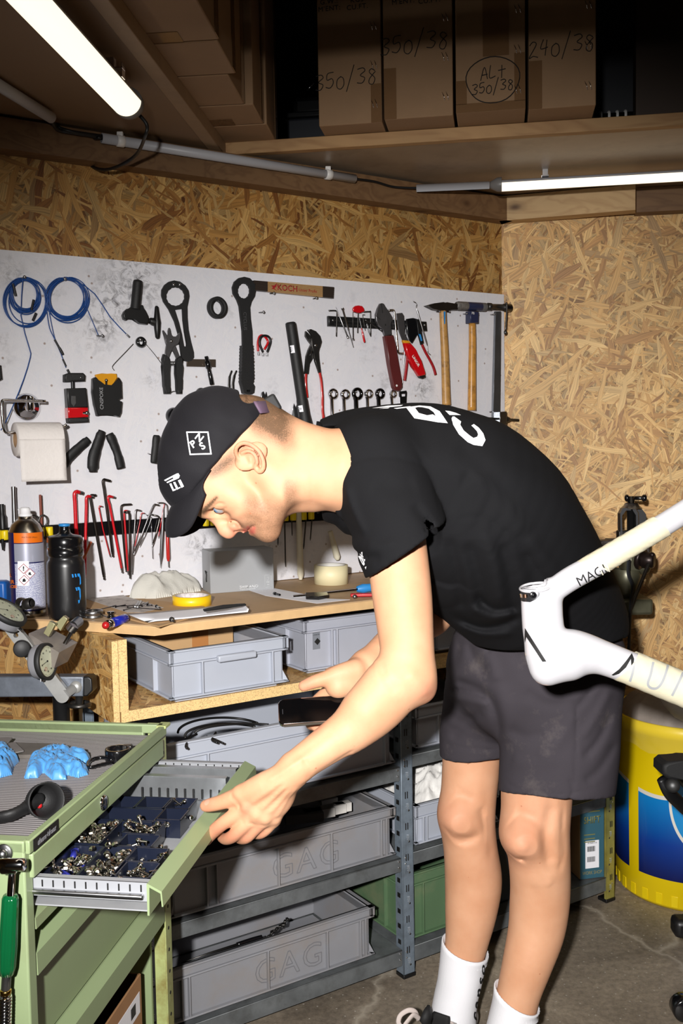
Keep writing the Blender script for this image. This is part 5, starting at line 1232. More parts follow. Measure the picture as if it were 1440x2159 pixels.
t=T('cable_hanger','black ball-ended bracket rising just behind the cap','bracket',424,835);mb=MB();wpr(mb,[(412,832),(436,832),(442,862),(408,862)],.004,.012,bev=.002);obj('base',mb,BLKG,t);mb=MB();mb.ball(wp(424,829,.016),.0155,20);obj('ball',mb,BLKG,t);mb=MB();mb.ball(wp(424,831,.032),.003,10);obj('screw',mb,CHR,t)
t=T('bent_tweezers','bent steel tweezers standing above the cap','tweezers',490,815);mb=MB()
for pts in([(484,832),(483,812),(484,795),(489,781)],[(493,832),(491,812),(494,793),(499,781)]):wtube(mb,pts,[.0048]*7+[.0042]*6+[.003]*5+[.001],.01,flat=.5)
obj('arm',mb,STLD,t)
mb=MB();wpr(mb,[(549,850),(551,828),(555,825),(558,836),(561,826),(565,850)],.008,.014,bev=.001);wpr(mb,[(545,880),(549,848),(566,848),(570,880)],.006,.016,bev=.002);one('nose_pliers',mb,STL,'serrated plier nose peeking up behind the cap strap','pliers')
t=T('pump_tube','long black rubberised tube with white stickers leaning on the water pump pliers','tube',625,790)
mb=MB();wrod(mb,[(.010,0),(.0148,.008),(.0155,.03),(.0155,.70),(.0165,.72),(.0175,.85),(.0205,.93),(.0215,.99),(.018,1)],(612,679),(646,908),.028,28);tube_o=obj('tube_body',mb,RUB,t)
bvt=bvh_of(tube_o);dr=(wp(646,908,.02)-wp(612,679,.02)).normalized();sd_=dr.cross(mxb.to_3x3().col[2]).normalized()
for(px_,py_,wx,wy,rt)in((623,735,.015,.022,0),(642.5,861,.009,.019,0)):
 c_=wp(px_,py_,.06);bm_=poly_bm([(-wx/2,-wy/2),(wx/2,-wy/2),(wx/2,wy/2),(-wx/2,wy/2)],.004);mb=MB();fx=axes(c_,sd_,-dr,mxb.to_3x3().col[2]);fx=axes(c_,-sd_ if sd_.dot(RI)<0 else sd_,-dr);decal(mb,bm_,fx,bvt,.0006);lb=obj('sticker',mb,PAPER,tube_o)
 mb=MB();decal(mb,text_mesh('444' if wx>.01 else 'IIII',.010 if wx>.01 else .006,sub=.003),fx@Matrix.Rotation(rad(90),4,'Z'),bvt,.0012);obj('sticker_print',mb,INK,lb)
t=T('water_pump_pliers','adjustable pump pliers with red dipped handles left of the combination spanners','pliers',665,780)
z=zz(420,540,3.789)
mb=MB();wpr(mb,z([(862,590),(890,583),(930,600),(962,635),(975,680),(965,720),(945,760),(948,820),(970,930),(952,935),(920,840),(915,770),(893,720),(890,660),(905,640),(880,610)]),.016,.024,bev=.002);obj('jaw',mb,STLD,t)
mb=MB();wpr(mb,z([(848,600),(845,640),(870,680),(890,705),(868,750),(852,800),(840,940),(868,942),(878,860),(900,820),(915,800),(925,730),(935,690),(895,650),(870,620)]),.008,.016,holes=[z([(875,790),(900,750),(908,760),(885,802)])]);obj('jaw',mb,STLD,t)
mb=MB();q=z([(930,712)])[0];mb.lathe([(0,.002),(.004,.0015),(.0045,0)],axes(wp(*q,.024),xd,mxb.to_3x3().col[1]),16);obj('pivot',mb,STL,t)
RG=M('dipped_red',(180,30,26),.3,coat=.5)
mb=MB();wtube(mb,z([(855,938),(852,990),(856,1060),(864,1130)]),[.0048]*19,.012,flat=.6);obj('handle',mb,RG,t)
mb=MB();wtube(mb,z([(962,930),(975,1000),(984,1120),(985,1220),(994,1295)]),[.0050]*22+[.0054]*3,.02,flat=.6);obj('handle',mb,RG,t)
t=T('wire_snips','small snips with red and blue grips behind the neck of the person','snips',620,870)
mb=MB();wpr(mb,[(617,858),(619,850),(623,862),(627,850),(629,868),(630,882),(614,882)],.006,.012,bev=.001);obj('jaw',mb,CHR,t)
mb=MB();wpr(mb,[(607,888),(616,880),(628,882),(634,905),(640,925),(626,925),(618,905),(610,906)],.004,.018,bev=.003);obj('handle',mb,REDG,t);mb=MB();wpr(mb,[(610,897),(620,900),(619,910),(612,907)],.018,.020);obj('inlay',mb,BLUEP,t)
zs=zz(660,580,3.130)
SP=[(120,785,30,8.5),(200,788,29,8),(281,784,34,10),(355,784,26,7.5),(430,784,30,9),(515,786,23,7)]
sizes=['first polished ring spanner from the left in the row above the shoulder','second polished ring spanner from the left in the row above the shoulder','widest, darkest ring spanner of the row above the shoulder','fourth ring spanner from the left, slimmer than its neighbours','fifth ring spanner from the left with a dark shank','sixth ring spanner from the left, bent slightly aside']
for(cx,cy,r_,sw),lb in zip(SP,sizes):
 q=zs([(cx,cy)])[0];rm=r_/3.13*3.45/F;t=T('ring_end_spanner',lb,'spanner',q[0],q[1],group='ring spanners hanging in a row')
 mat_=CHR if cx not in(281,430)else M('chrome_dark',(90,88,90),.12,metal=1.0)
 mb=MB();mxr=axes(wp(*q,0),xd,mxb.to_3x3().col[1],mxb.to_3x3().col[2]);rm*=1.08;sw*=1.35;mb.lathe([(rm*.53,.006),(rm*.85,.004),(rm,.007),(rm,.013),(rm*.85,.016),(rm*.55,.016),(rm*.5,.010),(rm*.53,.006)],mxr,32);obj('ring',mb,mat_,t)
 mb=MB();q2=zs([(cx+5+(6 if cx==515 else 0),cy+150)])[0];q1=zs([(cx+1,cy+r_*.85)])[0];wrod(mb,[(sw*1.3/3.13*3.45/F,0),(sw/3.13*3.45/F,.12),(sw/3.13*3.45/F,1)],q1,q2,.009,10);obj('shank',mb,mat_,t)
 mb=MB();mb.cyl(pa(q[0]-2,q[1]-2,TB),pa(q[0]+1,q[1]-4,TB+.016),.0013,seg=8);mb.ball(pa(q[0]+1,q[1]-4.5,TB+.017),.0026,8);one('nail',mb,STL,'nail through the '+' '.join(lb.split()[:4]),'nail')
mb=MB();wpr(mb,zs([(568,768),(612,762),(617,775),(612,860),(580,870),(572,860)]),.004,.010,holes=[zs([(580,785),(606,782),(606,800),(582,802)])]);one('flat_spanner',mb,CHR,'polished flat tool with square slot at the right end of the spanner row','spanner')
t=T('magnetic_strip','black magnetic rail holding picks, cutters and pliers','tool rail',800,685);z=zz(660,580,3.130)
q=[z([(96,270)])[0],z([(742,308)])[0],z([(748,372)])[0],z([(98,338)])[0]]
mb=MB();wpr(mb,q,.0,.014,bev=.003);rail=obj('rail',mb,BLK,t);mb=MB();
for f in(.33,.68):wpr(mb,[(q[0][0]+16,q[0][1]+(q[3][1]-q[0][1])*f+1),(q[1][0]-16,q[1][1]+(q[2][1]-q[1][1])*f-1),(q[1][0]-16,q[1][1]+(q[2][1]-q[1][1])*f+2),(q[0][0]+16,q[0][1]+(q[3][1]-q[0][1])*f+4)],.014,.0155)
obj('magnet_bar',mb,STLD,rail)
for x,y_ in((130,298),(735,330)):q_=z([(x,y_)])[0];mb=MB();mb.ball(wp(*q_,.014),.0038,10);obj('screw',mb,STL,rail)
zr_=zz(680,610,6.0)
def hx(label,pts,r,mat,o=.018):mb=MB();wtube(mb,zr_(pts),r,o,3,seg=6);return one('hex_key',mb,mat,label,'hex key')
hx('dark hex key at the left end of the magnetic rail',[(78,268),(160,268),(178,285),(180,340),(174,595)],.0018,STLD)
hx('dark square-bent hex key right of the red key handle',[(520,285),(595,282),(606,300),(608,595)],.0018,STLD)
hx('small hooked key in the middle of the magnetic rail',[(535,322),(515,322),(508,340),(540,520)],.0008,STLD)
mb=MB();wrod(mb,[(.0004,0),(.0012,.3),(.0022,.36),(.0022,.93),(.0038,.94),(.0038,1)],*zr_([(168,222),(322,615)]),.018);one('precision_screwdriver',mb,STL,'slim steel pick leaning right at the left of the magnetic rail','screwdriver')
mb=MB();wrod(mb,[(.0042,0),(.0042,.04),(.0026,.05),(.0026,.55),(.0014,.58),(.0014,1)],*zr_([(250,235),(388,730)]),.020);one('precision_screwdriver',mb,STL,'steel precision screwdriver with flared top leaning right','screwdriver')
mb=MB();wrod(mb,[(.0008,0),(.0008,.3),(.0016,.33),(.0016,.93),(.0034,.94),(.0034,1)],*zr_([(382,270),(388,645)]),.018);one('precision_screwdriver',mb,STL,'upright thin steel driver under the red handle','screwdriver')
t=T('flag_key','hex key with red half-round plastic handle on the magnetic rail','hex key',755,665)
mb=MB();wpr(mb,zr_([(380,265),(385,232),(410,210),(450,204),(495,212),(518,240),(525,280),(500,292),(470,292),(455,302),(435,300),(415,280),(395,288)]),.014,.022,bev=.002);obj('handle',mb,REDG,t);mb=MB();wrod(mb,[(.0018,0),(.0018,1)],*zr_([(450,298),(443,550)]),.018,8);obj('blade',mb,STLD,t)
t=T('mini_screwdriver','tiny screwdriver with clear red handle under the magnetic rail','screwdriver',765,700);mb=MB();wrod(mb,[(.0005,0),(.0009,1)],*zr_([(468,370),(495,500)]),.018,8);obj('blade',mb,STL,t);mb=MB();wrod(mb,[(.0022,0),(.0014,.15),(.0028,.3),(.0034,.9),(.002,1)],*zr_([(493,492),(532,672)]),.018,12);obj('handle',mb,REDG,t)
mb=MB();wtube(mb,zr_([(555,415),(575,520),(600,580),(590,540),(565,425)]),.0007,.018,3);one('tweezers',mb,STL,'fine steel tweezers beside the square-bent key','tweezers')
mb=MB();wtube(mb,zr_([(535,385),(640,450),(770,545)]),[.003,.0026,.0022,.002,.0018,.0016,.0015],.020,3);one('scriber',mb,STLD,'dark scriber lying slanted behind the big cutters','scriber')
t=T('cable_cutter','big cutter with grey beak head and long dark red handle','cutter',830,740)
mb=MB();wpr(mb,zr_([(720,182),(745,176),(770,185),(790,240),(840,300),(875,350),(875,390),(845,440),(865,580),(778,585),(760,500),(700,460),(670,400),(665,320),(690,240)]),.020,.030,bev=.002);hd=obj('cutter_head',mb,PL,t)
mb=MB();wpr(mb,zr_([(740,180),(746,180),(765,300),(758,300)]),.0300,.0304);wpr(mb,zr_([(675,330),(735,380),(732,384),(672,336)]),.0300,.0304);wpr(mb,zr_([(790,440),(800,436),(804,460),(792,462)]),.0300,.0304);obj('blade_line',mb,INK,hd)
mb=MB();wpr(mb,zr_([(770,595),(880,580),(900,690),(985,1180),(995,1240),(960,1290),(900,1280),(880,1240),(830,950)]),.016,.034,bev=.004,holes=());hn_=obj('handle',mb,DRED,t);mb=MB();q_=zr_([(938,1218)])[0];mb.lathe([(0,.0004),(.0035,.0004)],axes(wp(*q_,.0342),xd,mxb.to_3x3().col[1]),14,);obj('hang_hole',mb,WHT,hn_)
mb=MB();wtube(mb,zr_([(835,265),(885,262),(905,290),(930,560),(950,760),(965,805),(1020,810)]),.0029,.030,3,seg=8);one('bent_rod_key',mb,CHR,'chrome key bent at both ends between the two cutters','hex key')
t=T('seal_scraper','scraper with grey blade, yellow collar and bright red handle','scraper',860,720)
mb=MB();wpr(mb,zr_([(935,305),(1005,298),(1025,330),(1035,560),(1085,650),(1010,650),(960,520),(945,400)]),.024,.028,bev=.0008);obj('blade',mb,PL,t)
mb=MB();wpr(mb,zr_([(1008,645),(1085,652),(1105,685),(1020,682)]),.020,.032,bev=.002);obj('collar',mb,M('collar_yellow',(206,140,30),.4),t)
mb=MB();wpr(mb,zr_([(1020,680),(1105,684),(1160,760),(1240,900),(1290,1060),(1285,1090),(1205,1100),(1130,980),(1060,830)]),.018,.034,bev=.004);sh_=obj('handle',mb,REDG,t);mb=MB();wpr(mb,zr_([(1200,1096),(1290,1085),(1296,1110),(1260,1130),(1220,1120)]),.018,.030,bev=.003);obj('end_cap',mb,BLK,sh_)
mb=MB();q0_,q1_=zr_([(1145,845),(1215,965)]);dd_=(wp(*q1_,.035)-wp(*q0_,.035)).normalized();write(mb,'UNIOR',axes(wp((q0_[0]+q1_[0])/2,(q0_[1]+q1_[1])/2,.0345),dd_,Z),.013,.0004,bold=.0004);obj('handle_lettering',mb,WHT,sh_)
t=T('crimp_pliers','black jawed pliers with dark red handles behind the scraper','pliers',865,740)
mb=MB();wpr(mb,zr_([(1060,375),(1140,362),(1205,380),(1210,440),(1200,560),(1130,680),(1095,640),(1060,500)]),.014,.022,bev=.002);obj('jaw',mb,BLKG,t)
mb=MB();wtube(mb,zr_([(1075,800),(1070,900),(1055,1040),(1040,1155)]),.0055,.014,5,flat=.7);obj('handle',mb,M('handle_crimson',(150,20,28),.35,coat=.3),t)
mb=MB();wrod(mb,[(.0024,0),(.0028,.4),(.0028,.55),(.0016,.58),(.001,1)],*zr_([(1060,400),(1008,1240)]),.012,10);one('steel_pick',mb,STL,'thin steel pick hanging behind the red scraper handle','pick')
t=T('diagonal_pliers','slim pliers with blue inset and crimson handle at the right end of the rail','pliers',895,730)
mb=MB();wpr(mb,zr_([(1180,380),(1215,378),(1235,480),(1275,680),(1240,700),(1205,560)]),.016,.024,bev=.002);obj('jaw',mb,BLK,t);mb=MB();wpr(mb,zr_([(1215,565),(1240,570),(1262,650),(1245,655)]),.024,.0255);obj('inlay',mb,BLUEP,t)
mb=MB();wtube(mb,zr_([(1258,700),(1300,790),(1350,880),(1400,980),(1430,1080)]),.0052,.018,5,flat=.7);obj('handle',mb,M('handle_crimson'),t)
t=T('dental_pick','long double-ended steel hook pick at the right end of the rail','pick',885,690)
mb=MB();wrod(mb,[(.0012,0),(.0024,.06),(.0024,.9),(.0014,1)],*zr_([(1188,240),(1322,700)]),.030,10);wtube(mb,zr_([(1145,148),(1190,180),(1182,225),(1190,250)]),.0009,.030,3);wtube(mb,zr_([(1322,700),(1328,760),(1335,800),(1365,825)]),.0009,.030,3);obj('pick_body',mb,STL,t)
screwhook(875,637,'bent screw above the long steel hook pick',ln=.006,dx=0,dy=4)if False else None
zh=zz(660,580,3.130)
def hammer(name,label,pts,o,headfn,mat=HANDLE):
 t=T(name,label,'hammer',*zh([pts[0]])[0])
 mb=MB();w0=[.0125,.0160];P3=smooth_line([wp(*zh([p])[0],o)for p in pts],4);n_=len(P3);mb.tube(P3,[w0[0]+(w0[-1]-w0[0])*i/(n_-1)for i in range(n_)],16,flat=.85);obj('handle',mb,mat,t);headfn(t);return t
HW=M('hammer_wood',(178,134,74),.45,var=.22,vscale=35,dirt=(96,66,40),dscale=50,damt=.9)
def head1(t):
 mb=MB();wpr(mb,zh([(738,203),(790,188),(850,180),(870,188),(945,192),(950,215),(940,232),(870,232),(855,240),(790,228)]),.012,.034,bev=.003);obj('hammer_head',mb,M('forged_black',(52,46,42),.4,metal=.7,var=.2),t)
 mb=MB();wpr(mb,zh([(862,240),(874,240),(872,320),(866,325)]),.0335,.0345);obj('blue_mark',mb,BLUEP,t)
hammer('cross_peen_hammer','pointed black hammer with worn wooden handle, left of the mallet',[(856,232),(860,330),(868,480),(874,640),(878,780),(881,858)],.023,head1,HW)
def head2(t):
 mb=MB();wrod(mb,[(.010,0),(.0130,.03),(.0145,.08),(.0145,.34),(.0135,.36)],*zh([(942,202),(1145,212)]),.026,24);obj('mallet_face',mb,M('nylon_worn',(112,108,104),.55,var=.25,dirt=(40,38,38),dscale=30,damt=.9),t)
 mb=MB();wrod(mb,[(.0138,.34),(.0142,.36),(.0142,.80),(.0138,.82)],*zh([(942,202),(1145,212)]),.026,24);obj('mallet_head',mb,M('navy_head',(36,42,72),.4),t)
 mb=MB();wrod(mb,[(.0135,.78),(.0140,.80),(.0140,.95),(.0105,1.0),(0,1.0)],*zh([(942,202),(1145,212)]),.026,24);obj('mallet_face',mb,M('face_grey',(92,92,94),.5,var=.2),t)
 mb=MB();wpr(mb,zh([(1022,240),(1078,244),(1076,320),(1022,318)]),.012,.040,bev=.003);ng=obj('neck_guard',mb,M('navy_head'),t)
 mb=MB();write(mb,'PB',axes(wp(*zh([(1056,252)])[0],.0405),xd,Z),.011,.0003);obj('neck_mark',mb,WHT,ng)
hammer('soft_face_mallet','mallet with navy head and oiled wooden handle between hammer and bar clamp',[(1050,318),(1052,450),(1050,600),(1049,750),(1048,893)],.026,head2,M('hammer_wood_amber',(190,136,62),.35,coat=.3,var=.2,vscale=30,dirt=(92,56,24),dscale=40,damt=.9))
for i,(x,y_)in enumerate(((838,240),(900,240),(1015,254),(1090,258),(1195,258))):
 q_=zh([(x,y_)])[0];mb=MB();mb.cyl(pa(q_[0]-8,q_[1]+1,TB),pa(q_[0],q_[1],TB+.036),.0014,seg=8);mb.ball(pa(q_[0],q_[1],TB+.036),.003,8);one('hanging_screw',mb,STL,['left screw carrying the pointed hammer','right screw carrying the pointed hammer','left screw carrying the mallet','right screw carrying the mallet','screw carrying the bar clamp'][i],'screw')
t=T('bar_clamp','long steel bar clamp hanging at the right edge of the tool board','clamp',1045,760)
mb=MB();wpr(mb,zh([(1200,240),(1235,240),(1232,560),(1228,900),(1222,1060),(1180,1060),(1188,700)]),.020,.030,bev=.001);obj('bar',mb,M('bar_steel',(140,144,150),.3,metal=.9,var=.15),t)
mb=MB();wrod(mb,[(.0085,0),(.0125,.02),(.0125,.16),(.0100,.2),(.0100,.75),(.0118,.76),(.0118,1.0),(0,1)],*zh([(1150,208),(1290,214)]),.028,24);obj('screw_head',mb,STLD,t)
mb=MB();wrod(mb,[(.0135,0),(.0135,1)],*zh([(1270,214),(1300,216)]),.028,24);obj('spindle',mb,BLKG,t)
mb=MB();wtube(mb,zh([(1278,180),(1278,250),(1270,380)]),.0030,.044,3);q_=zh([(1276,188)])[0];mb.ball(wp(*q_,.044),.0042,12);q_=zh([(1270,378)])[0];mb.ball(wp(*q_,.044),.0058,12,(1,1,1.3));obj('tommy_bar',mb,STLD,t)
mb=MB();wpr(mb,zh([(1210,905),(1255,900),(1255,990),(1210,988)]),.010,.046,bev=.001);wpr(mb,zh([(1165,900),(1255,902),(1255,906),(1165,904)]),.024,.028);wpr(mb,zh([(1165,990),(1222,994),(1222,998),(1165,995)]),.024,.028);obj('sliding_jaw',mb,STL,t)
mb=MB();wrod(mb,[(.0035,0),(.0035,.3),(.0035,.6),(.0105,.62),(.0115,.7),(.0080,.76),(.0045,.8),(.0045,1)],*zh([(1088,940),(1355,958)]),.034,18);obj('clamp_screw',mb,BLK,t)
t=T('paper_holder','chrome suction paper roll holder at the left of the board','holder',55,860)
mb=MB();c_=wp(56,858,0);mxr=axes(c_,xd,mxb.to_3x3().col[1],mxb.to_3x3().col[2]);mb.lathe([(.034,0),(.035,.003),(.033,.008),(.026,.014),(.016,.020),(.010,.028),(.0085,.034),(0,.034)],mxr,36);obj('suction_base',mb,CHR,t)
mb=MB();wrod(mb,[(.0085,0),(.0095,.1),(.0095,.9),(.008,1)],(63,836),(64,866),.045,18);obj('mount',mb,CHR,t)
mb=MB();OB=.062
wtube(mb,[(96,846),(40,845),(10,844),(4,850),(5,880),(10,908),(22,912),(60,905),(128,900),(140,895)],.0042,OB,5);obj('wire_arm',mb,CHR,t)
pc0,pc1=wp(20,918,OB),wp(128,912,OB);ax_=(pc1-pc0).normalized();R_=.048
t=thing('paper_roll','white toilet paper roll with sheet hanging down in front','paper roll',pc0-Z*R_)
PAP=M('tissue_paper',(222,216,212),.9,bump=.6,bscale=120)
mid0=wp(31,922,OB);mid1=wp(126,920,OB);mid0.z=mid1.z=(mid0.z+mid1.z)/2-.006
mb=MB();mxr=axes(mid0,Z,aN,None);L_=(mid1-mid0).dot(aD)*1.0
mxr=axes(mid0,aN,Z,aD);mb.lathe([(.020,0),(.0415,0),(.042,.002),(.042,L_-.002),(.0415,L_),(.020,L_),(.020,0)],mxr,48);obj('roll',mb,PAP,t)
mb=MB();mb.lathe([(.0195,.001),(.0185,.001),(.0185,L_-.001),(.0195,L_-.001)],mxr,32);obj('core_tube',mb,CARD,t)
mb=MB();fr0=mid0-aN*.0425;zb=wp(70,1015,OB+.043).z
g_=[[fr0+aD*(L_*j/10)+Z*((zb-fr0.z)*k/12)-aN*(.001*math.sin(k*.8+j*.3)+.004*(k/12)**2)for j in range(11)]for k in range(13)];mb.sheet(g_,.0007);obj('hanging_sheet',mb,PAP,t)
t=T('clamp_tool','black and red press tool with cross handle under the blue cables','tool',160,880);z=zz(0,780,3.0)
mb=MB();wpr(mb,z([(402,30),(430,20),(520,20),(533,35),(530,72),(402,76)]),.006,.030,bev=.004);obj('cross_handle',mb,RUB,t);mb=MB();wrod(mb,[(.0045,0),(.0045,1)],*z([(458,74),(460,118)]),.018);obj('stem',mb,BLK,t)
mb=MB();wpr(mb,z([(412,118),(535,115),(548,240),(420,242)]),.004,.032,bev=.003);obj('upper_body',mb,BLK,t)
mb=MB();wpr(mb,z([(452,165),(478,165),(480,210),(466,232),(452,212)]),.032,.033);obj('inlay',mb,STL,t)
mb=MB();wpr(mb,z([(418,240),(545,238),(550,300),(422,305)]),.003,.034,bev=.003);obj('red_band',mb,REDG,t)
mb=MB();wpr(mb,z([(422,306),(550,302),(552,330),(426,336)]),.004,.032,bev=.003);obj('lower_body',mb,RUB,t);mb=MB();q_=z([(548,272)])[0];mb.ball(wp(*q_,.034),.0055,12);mb.cyl(wp(q_[0]-8,q_[1],.034),wp(*q_,.036),.003,seg=10);q_=z([(510,48)])[0];mb.ball(wp(*q_,.030),.003,10);obj('screw',mb,STL,t)
t=T('bottle_shaped_gauge','black waisted plastic gauge with amber insert beside the red-banded tool','gauge',225,830)
mb=MB();wpr(mb,z([(600,30),(640,22),(700,28),(735,24),(740,60),(720,105),(615,110)]),.002,.012,bev=.002);obj('amber_insert',mb,M('amber',(206,142,18),.35),t)
mb=MB();wpr(mb,z([(583,55),(600,45),(625,80),(650,100),(700,105),(725,80),(745,48),(762,75),(766,180),(732,186),(734,200),(766,200),(760,270),(748,297),(705,282),(660,278),(610,290),(595,220),(583,140)]),.008,.030,bev=.003);gb=obj('gauge_body',mb,BLK,t)
mb=MB();write(mb,'CNSPOKE',axes(wp(*z([(643,180)])[0],.0306),Z,-xd*sgn),.013,.0003);obj('gauge_lettering',mb,M('stamp_light',(150,150,152),.4),gb);mb=MB();q_=z([(672,66)])[0];mb.ball(wp(*q_,.013),.0045,12);mb.cyl(wp(q_[0],q_[1]+2,.014),wp(q_[0],q_[1]+12,.014),.003,seg=10);obj('screw',mb,STL,t)
def hdl(name,label,pts,r,o=.02,cat='handle',flat=.7):
 mb=MB();P3=smooth_line([wp(x,y_,o)for x,y_ in pts],5);n_=len(P3);mb.tube(P3,[r[min(len(r)-1,int(i/(n_-1)*(len(r)-1)+.5))]for i in range(n_)],14,flat=flat);return one(name,mb,RUB,label,cat)
hdl('rubber_grip','black curved grip half hidden behind the paper roll',z([(400,620),(430,560),(500,490),(560,440)]),[.010,.0125,.013,.012,.010])
hdl('rubber_grip','longest black grip standing upright between two others',z([(588,645),(590,560),(620,460),(645,385)]),[.011,.0155,.016,.014,.013,.010],.022)
hdl('rubber_grip','black notched grip leaning right of the upright one',z([(765,622),(745,540),(715,460),(690,405)]),[.012,.0125,.011,.012,.013,.011],.020)
t=T('dome_handle','black vertical T-handle whose stem runs behind the cap','handle',328,948);mb=MB();P3=[wp(x,y_,.024)for x,y_ in smooth_pts]if False else smooth_line([wp(x,y_,.024)for x,y_ in z([(990,412),(985,500),(972,590)])],6);mb.tube(P3,[.008,.0105,.0115,.012,.012,.012,.0125,.0125,.012,.012,.011,.0105,.009],14,flat=.7);obj('grip',mb,RUB,t)
mb=MB();wrod(mb,[(.0055,0),(.0055,1)],*z([(1000,520),(1060,520)]),.022);obj('stem',mb,BLK,t)
mb=MB();wtube(mb,z([(935,528),(955,535)]),.0012,.012,0);one('nail',mb,STL,'nail beside the black T-handle','nail')
t=T('tool_bar','long black bar with yellow clips running low across the board','tool bar',300,1090)
mb=MB();wpr(mb,[(-60,1117),(360,1090),(540,1079),(900,1060),(900,1085),(540,1105),(360,1118),(-60,1148)],.0,.020,bev=.002);br_=obj('bar',mb,BLKG,t)
for x in(-5,10,86,104,418,434,450,466,602,618,640,656):
 y_=1127-x*.062;mb=MB();mb.lathe([(0,-.012),(.0085,-.012),(.0095,-.009),(.0095,.009),(.0085,.012),(0,.012)],axes(wp(x,y_ if x>50 else 1128,.030),xd,mxb.to_3x3().col[2],Z),14);obj('yellow_clip',mb,YEL,br_)
zk=zz(120,980,5.143)
KR=M('key_red',(196,18,30),.25,coat=.6);KB=M('key_black',(52,46,42),.3,metal=.7);KS=M('key_steel',(158,156,158),.25,metal=1.0)
def key(label,pts,r,mat,tip=None,o=.026,short=True):
 t=T('hex_key',label,'hex key',*zk([pts[-1]])[0],group=None);mb=MB();P3=[wp(*zk([p])[0],o)for p in pts]
 mb.tube([P3[0]]+smooth_line(P3[1:4],5)+P3[4:]if len(P3)>4 else smooth_line(P3,4),r,6 if r<.0022 else 8);obj('key_body',mb,mat,t)
 d=(P3[-1]-P3[-2]).normalized();mb=MB();mb.rod([(r*.9,0),(r*.9,.45),(r*.55,.6),(r*.9,.8),(r*.5,1)],P3[-1]-d*.001,P3[-1]+d*(r*4),8)
 d0=(P3[0]-P3[1]).normalized();mb.cyl(P3[0]-d0*.001,P3[0]+d0*r*1.6,r*1.02,r*.95,seg=6);obj('bare_tip',mb,KS if mat is not KB else KB,t);return t
key('thickest red hex key beside the black bottle',[(250,300),(215,290),(190,315),(195,400),(205,640),(215,760),(228,900)],.0052,KR)
key('long red hex key right of the thickest one',[(370,345),(335,340),(318,365),(318,430),(312,700),(308,900),(305,1180),(300,1230)],.0040,KR,o=.030)
key('long bronze-black hex key slanting down right from a shared head',[(400,330),(375,330),(362,350),(372,420),(420,700),(470,980),(505,1190)],.0036,KB,o=.024)
key('slim red hex key with low hook',[(485,450),(462,448),(455,462),(462,500),(500,700),(572,975)],.0016,KR)
key('tallest black hex key standing above the row',[(560,170),(510,158),(498,185),(510,260),(550,550),(600,945)],.0034,KB,o=.028)
key('red hex key crossing beside the tallest black one',[(610,350),(565,338),(552,365),(570,430),(640,800),(700,1120)],.0034,KR)
key('black hex key with wide hook right of the red crossing one',[(792,428),(725,432),(698,450),(695,500),(715,750),(748,1120)],.0026,KB)
key('red hex key between two black ones',[(770,500),(745,498),(730,515),(735,620),(750,850),(770,1150)],.0026,KR,o=.024)
key('black hex key hooked in front of the red middle one',[(742,512),(768,508),(785,540),(785,640),(790,900),(792,1190)],.0028,KB,o=.032)
key('grey steel hex key right of the black pair',[(900,495),(865,488),(850,510),(848,600),(830,850),(815,1150)],.0022,KS)
key('thin red hex key leaning over the grey ones',[(948,525),(925,522),(912,540),(900,620),(870,760),(845,885)],.0013,KR)
key('grey hex key leaning left from a high hook',[(1095,435),(1060,428),(1042,450),(1010,520),(930,730),(845,945)],.0022,KS,o=.030)
key('thin grey hex key leaning beside the high-hooked one',[(975,545),(1010,560),(1022,580),(1005,640),(955,760),(900,872)],.0013,KS)
key('dark steel hex key hooked left at the bar',[(1030,540),(1095,555),(1112,580),(1108,620),(1080,730),(1042,855)],.0022,M('key_dark',(92,88,84),.25,metal=.9))
key('thin red hex key next to the grey T-driver',[(1165,425),(1160,440),(1150,500),(1130,620),(1102,775)],.0013,KR)
mb=MB();wtube(mb,zk([(1022,610),(1030,800),(1038,1018)]),.0009,.026,2);one('wire_key',mb,STL,'very thin pale wire key hanging from the bar','hex key')
t=T('handled_key','hooked key with long red sleeve handle next to the cap brim','hex key',354,1140);mb=MB();wtube(mb,zk([(1092,412),(1150,412),(1185,430),(1195,480),(1196,700),(1198,800)]),.0016,.028,3);wrod(mb,[(.0016,0),(.0016,1)],*zk([(1208,1040),(1212,1112)]),.028,8);obj('key_body',mb,KS,t)
mb=MB();wrod(mb,[(.0026,0),(.0048,.08),(.0052,.9),(.003,1)],*zk([(1195,700),(1208,1045)]),.028,12);obj('red_sleeve',mb,RG,t)
mb=MB();wrod(mb,[(.0006,0),(.0018,.12),(.0030,.22),(.0042,.3),(.0042,.8),(.0016,.9),(.0005,1)],*zk([(1155,470),(1122,1120)]),.030,10);one('steel_scriber',mb,M('scriber_grey',(110,110,112),.35,metal=.8),'long grey scriber between the red key and the red-handled key','scriber')
for i,(a_,b_,r_)in enumerate((((600,1090),(602,1195),.0022),((587,1092),(586,1150),.0020),((645,1095),(640,1158),.0022),((658,1092),(654,1140),.002),((615,1090),(616,1130),.0018))):
 mb=MB();wrod(mb,[(r_,0),(r_,.9),(r_*.4,1)],a_,b_,.028,10);one('driver_shaft',mb,STLD,['long dark driver blade hanging below the chin','short dark driver blade left of the long one below the chin','dark driver blade just left of the shirt sleeve','shorter driver blade beside the shirt sleeve','thin driver blade between chin and pale lever'][i],'screwdriver')
mb=MB();wrod(mb,[(.008,0),(.0085,.5),(.0095,.62),(.0098,.95),(.005,1)],(627,1000),(634,1222),.030,16);one('tyre_lever',mb,M('ivory_plastic',(214,208,186),.45,var=.05),'long ivory plastic lever hanging below the neck','lever')
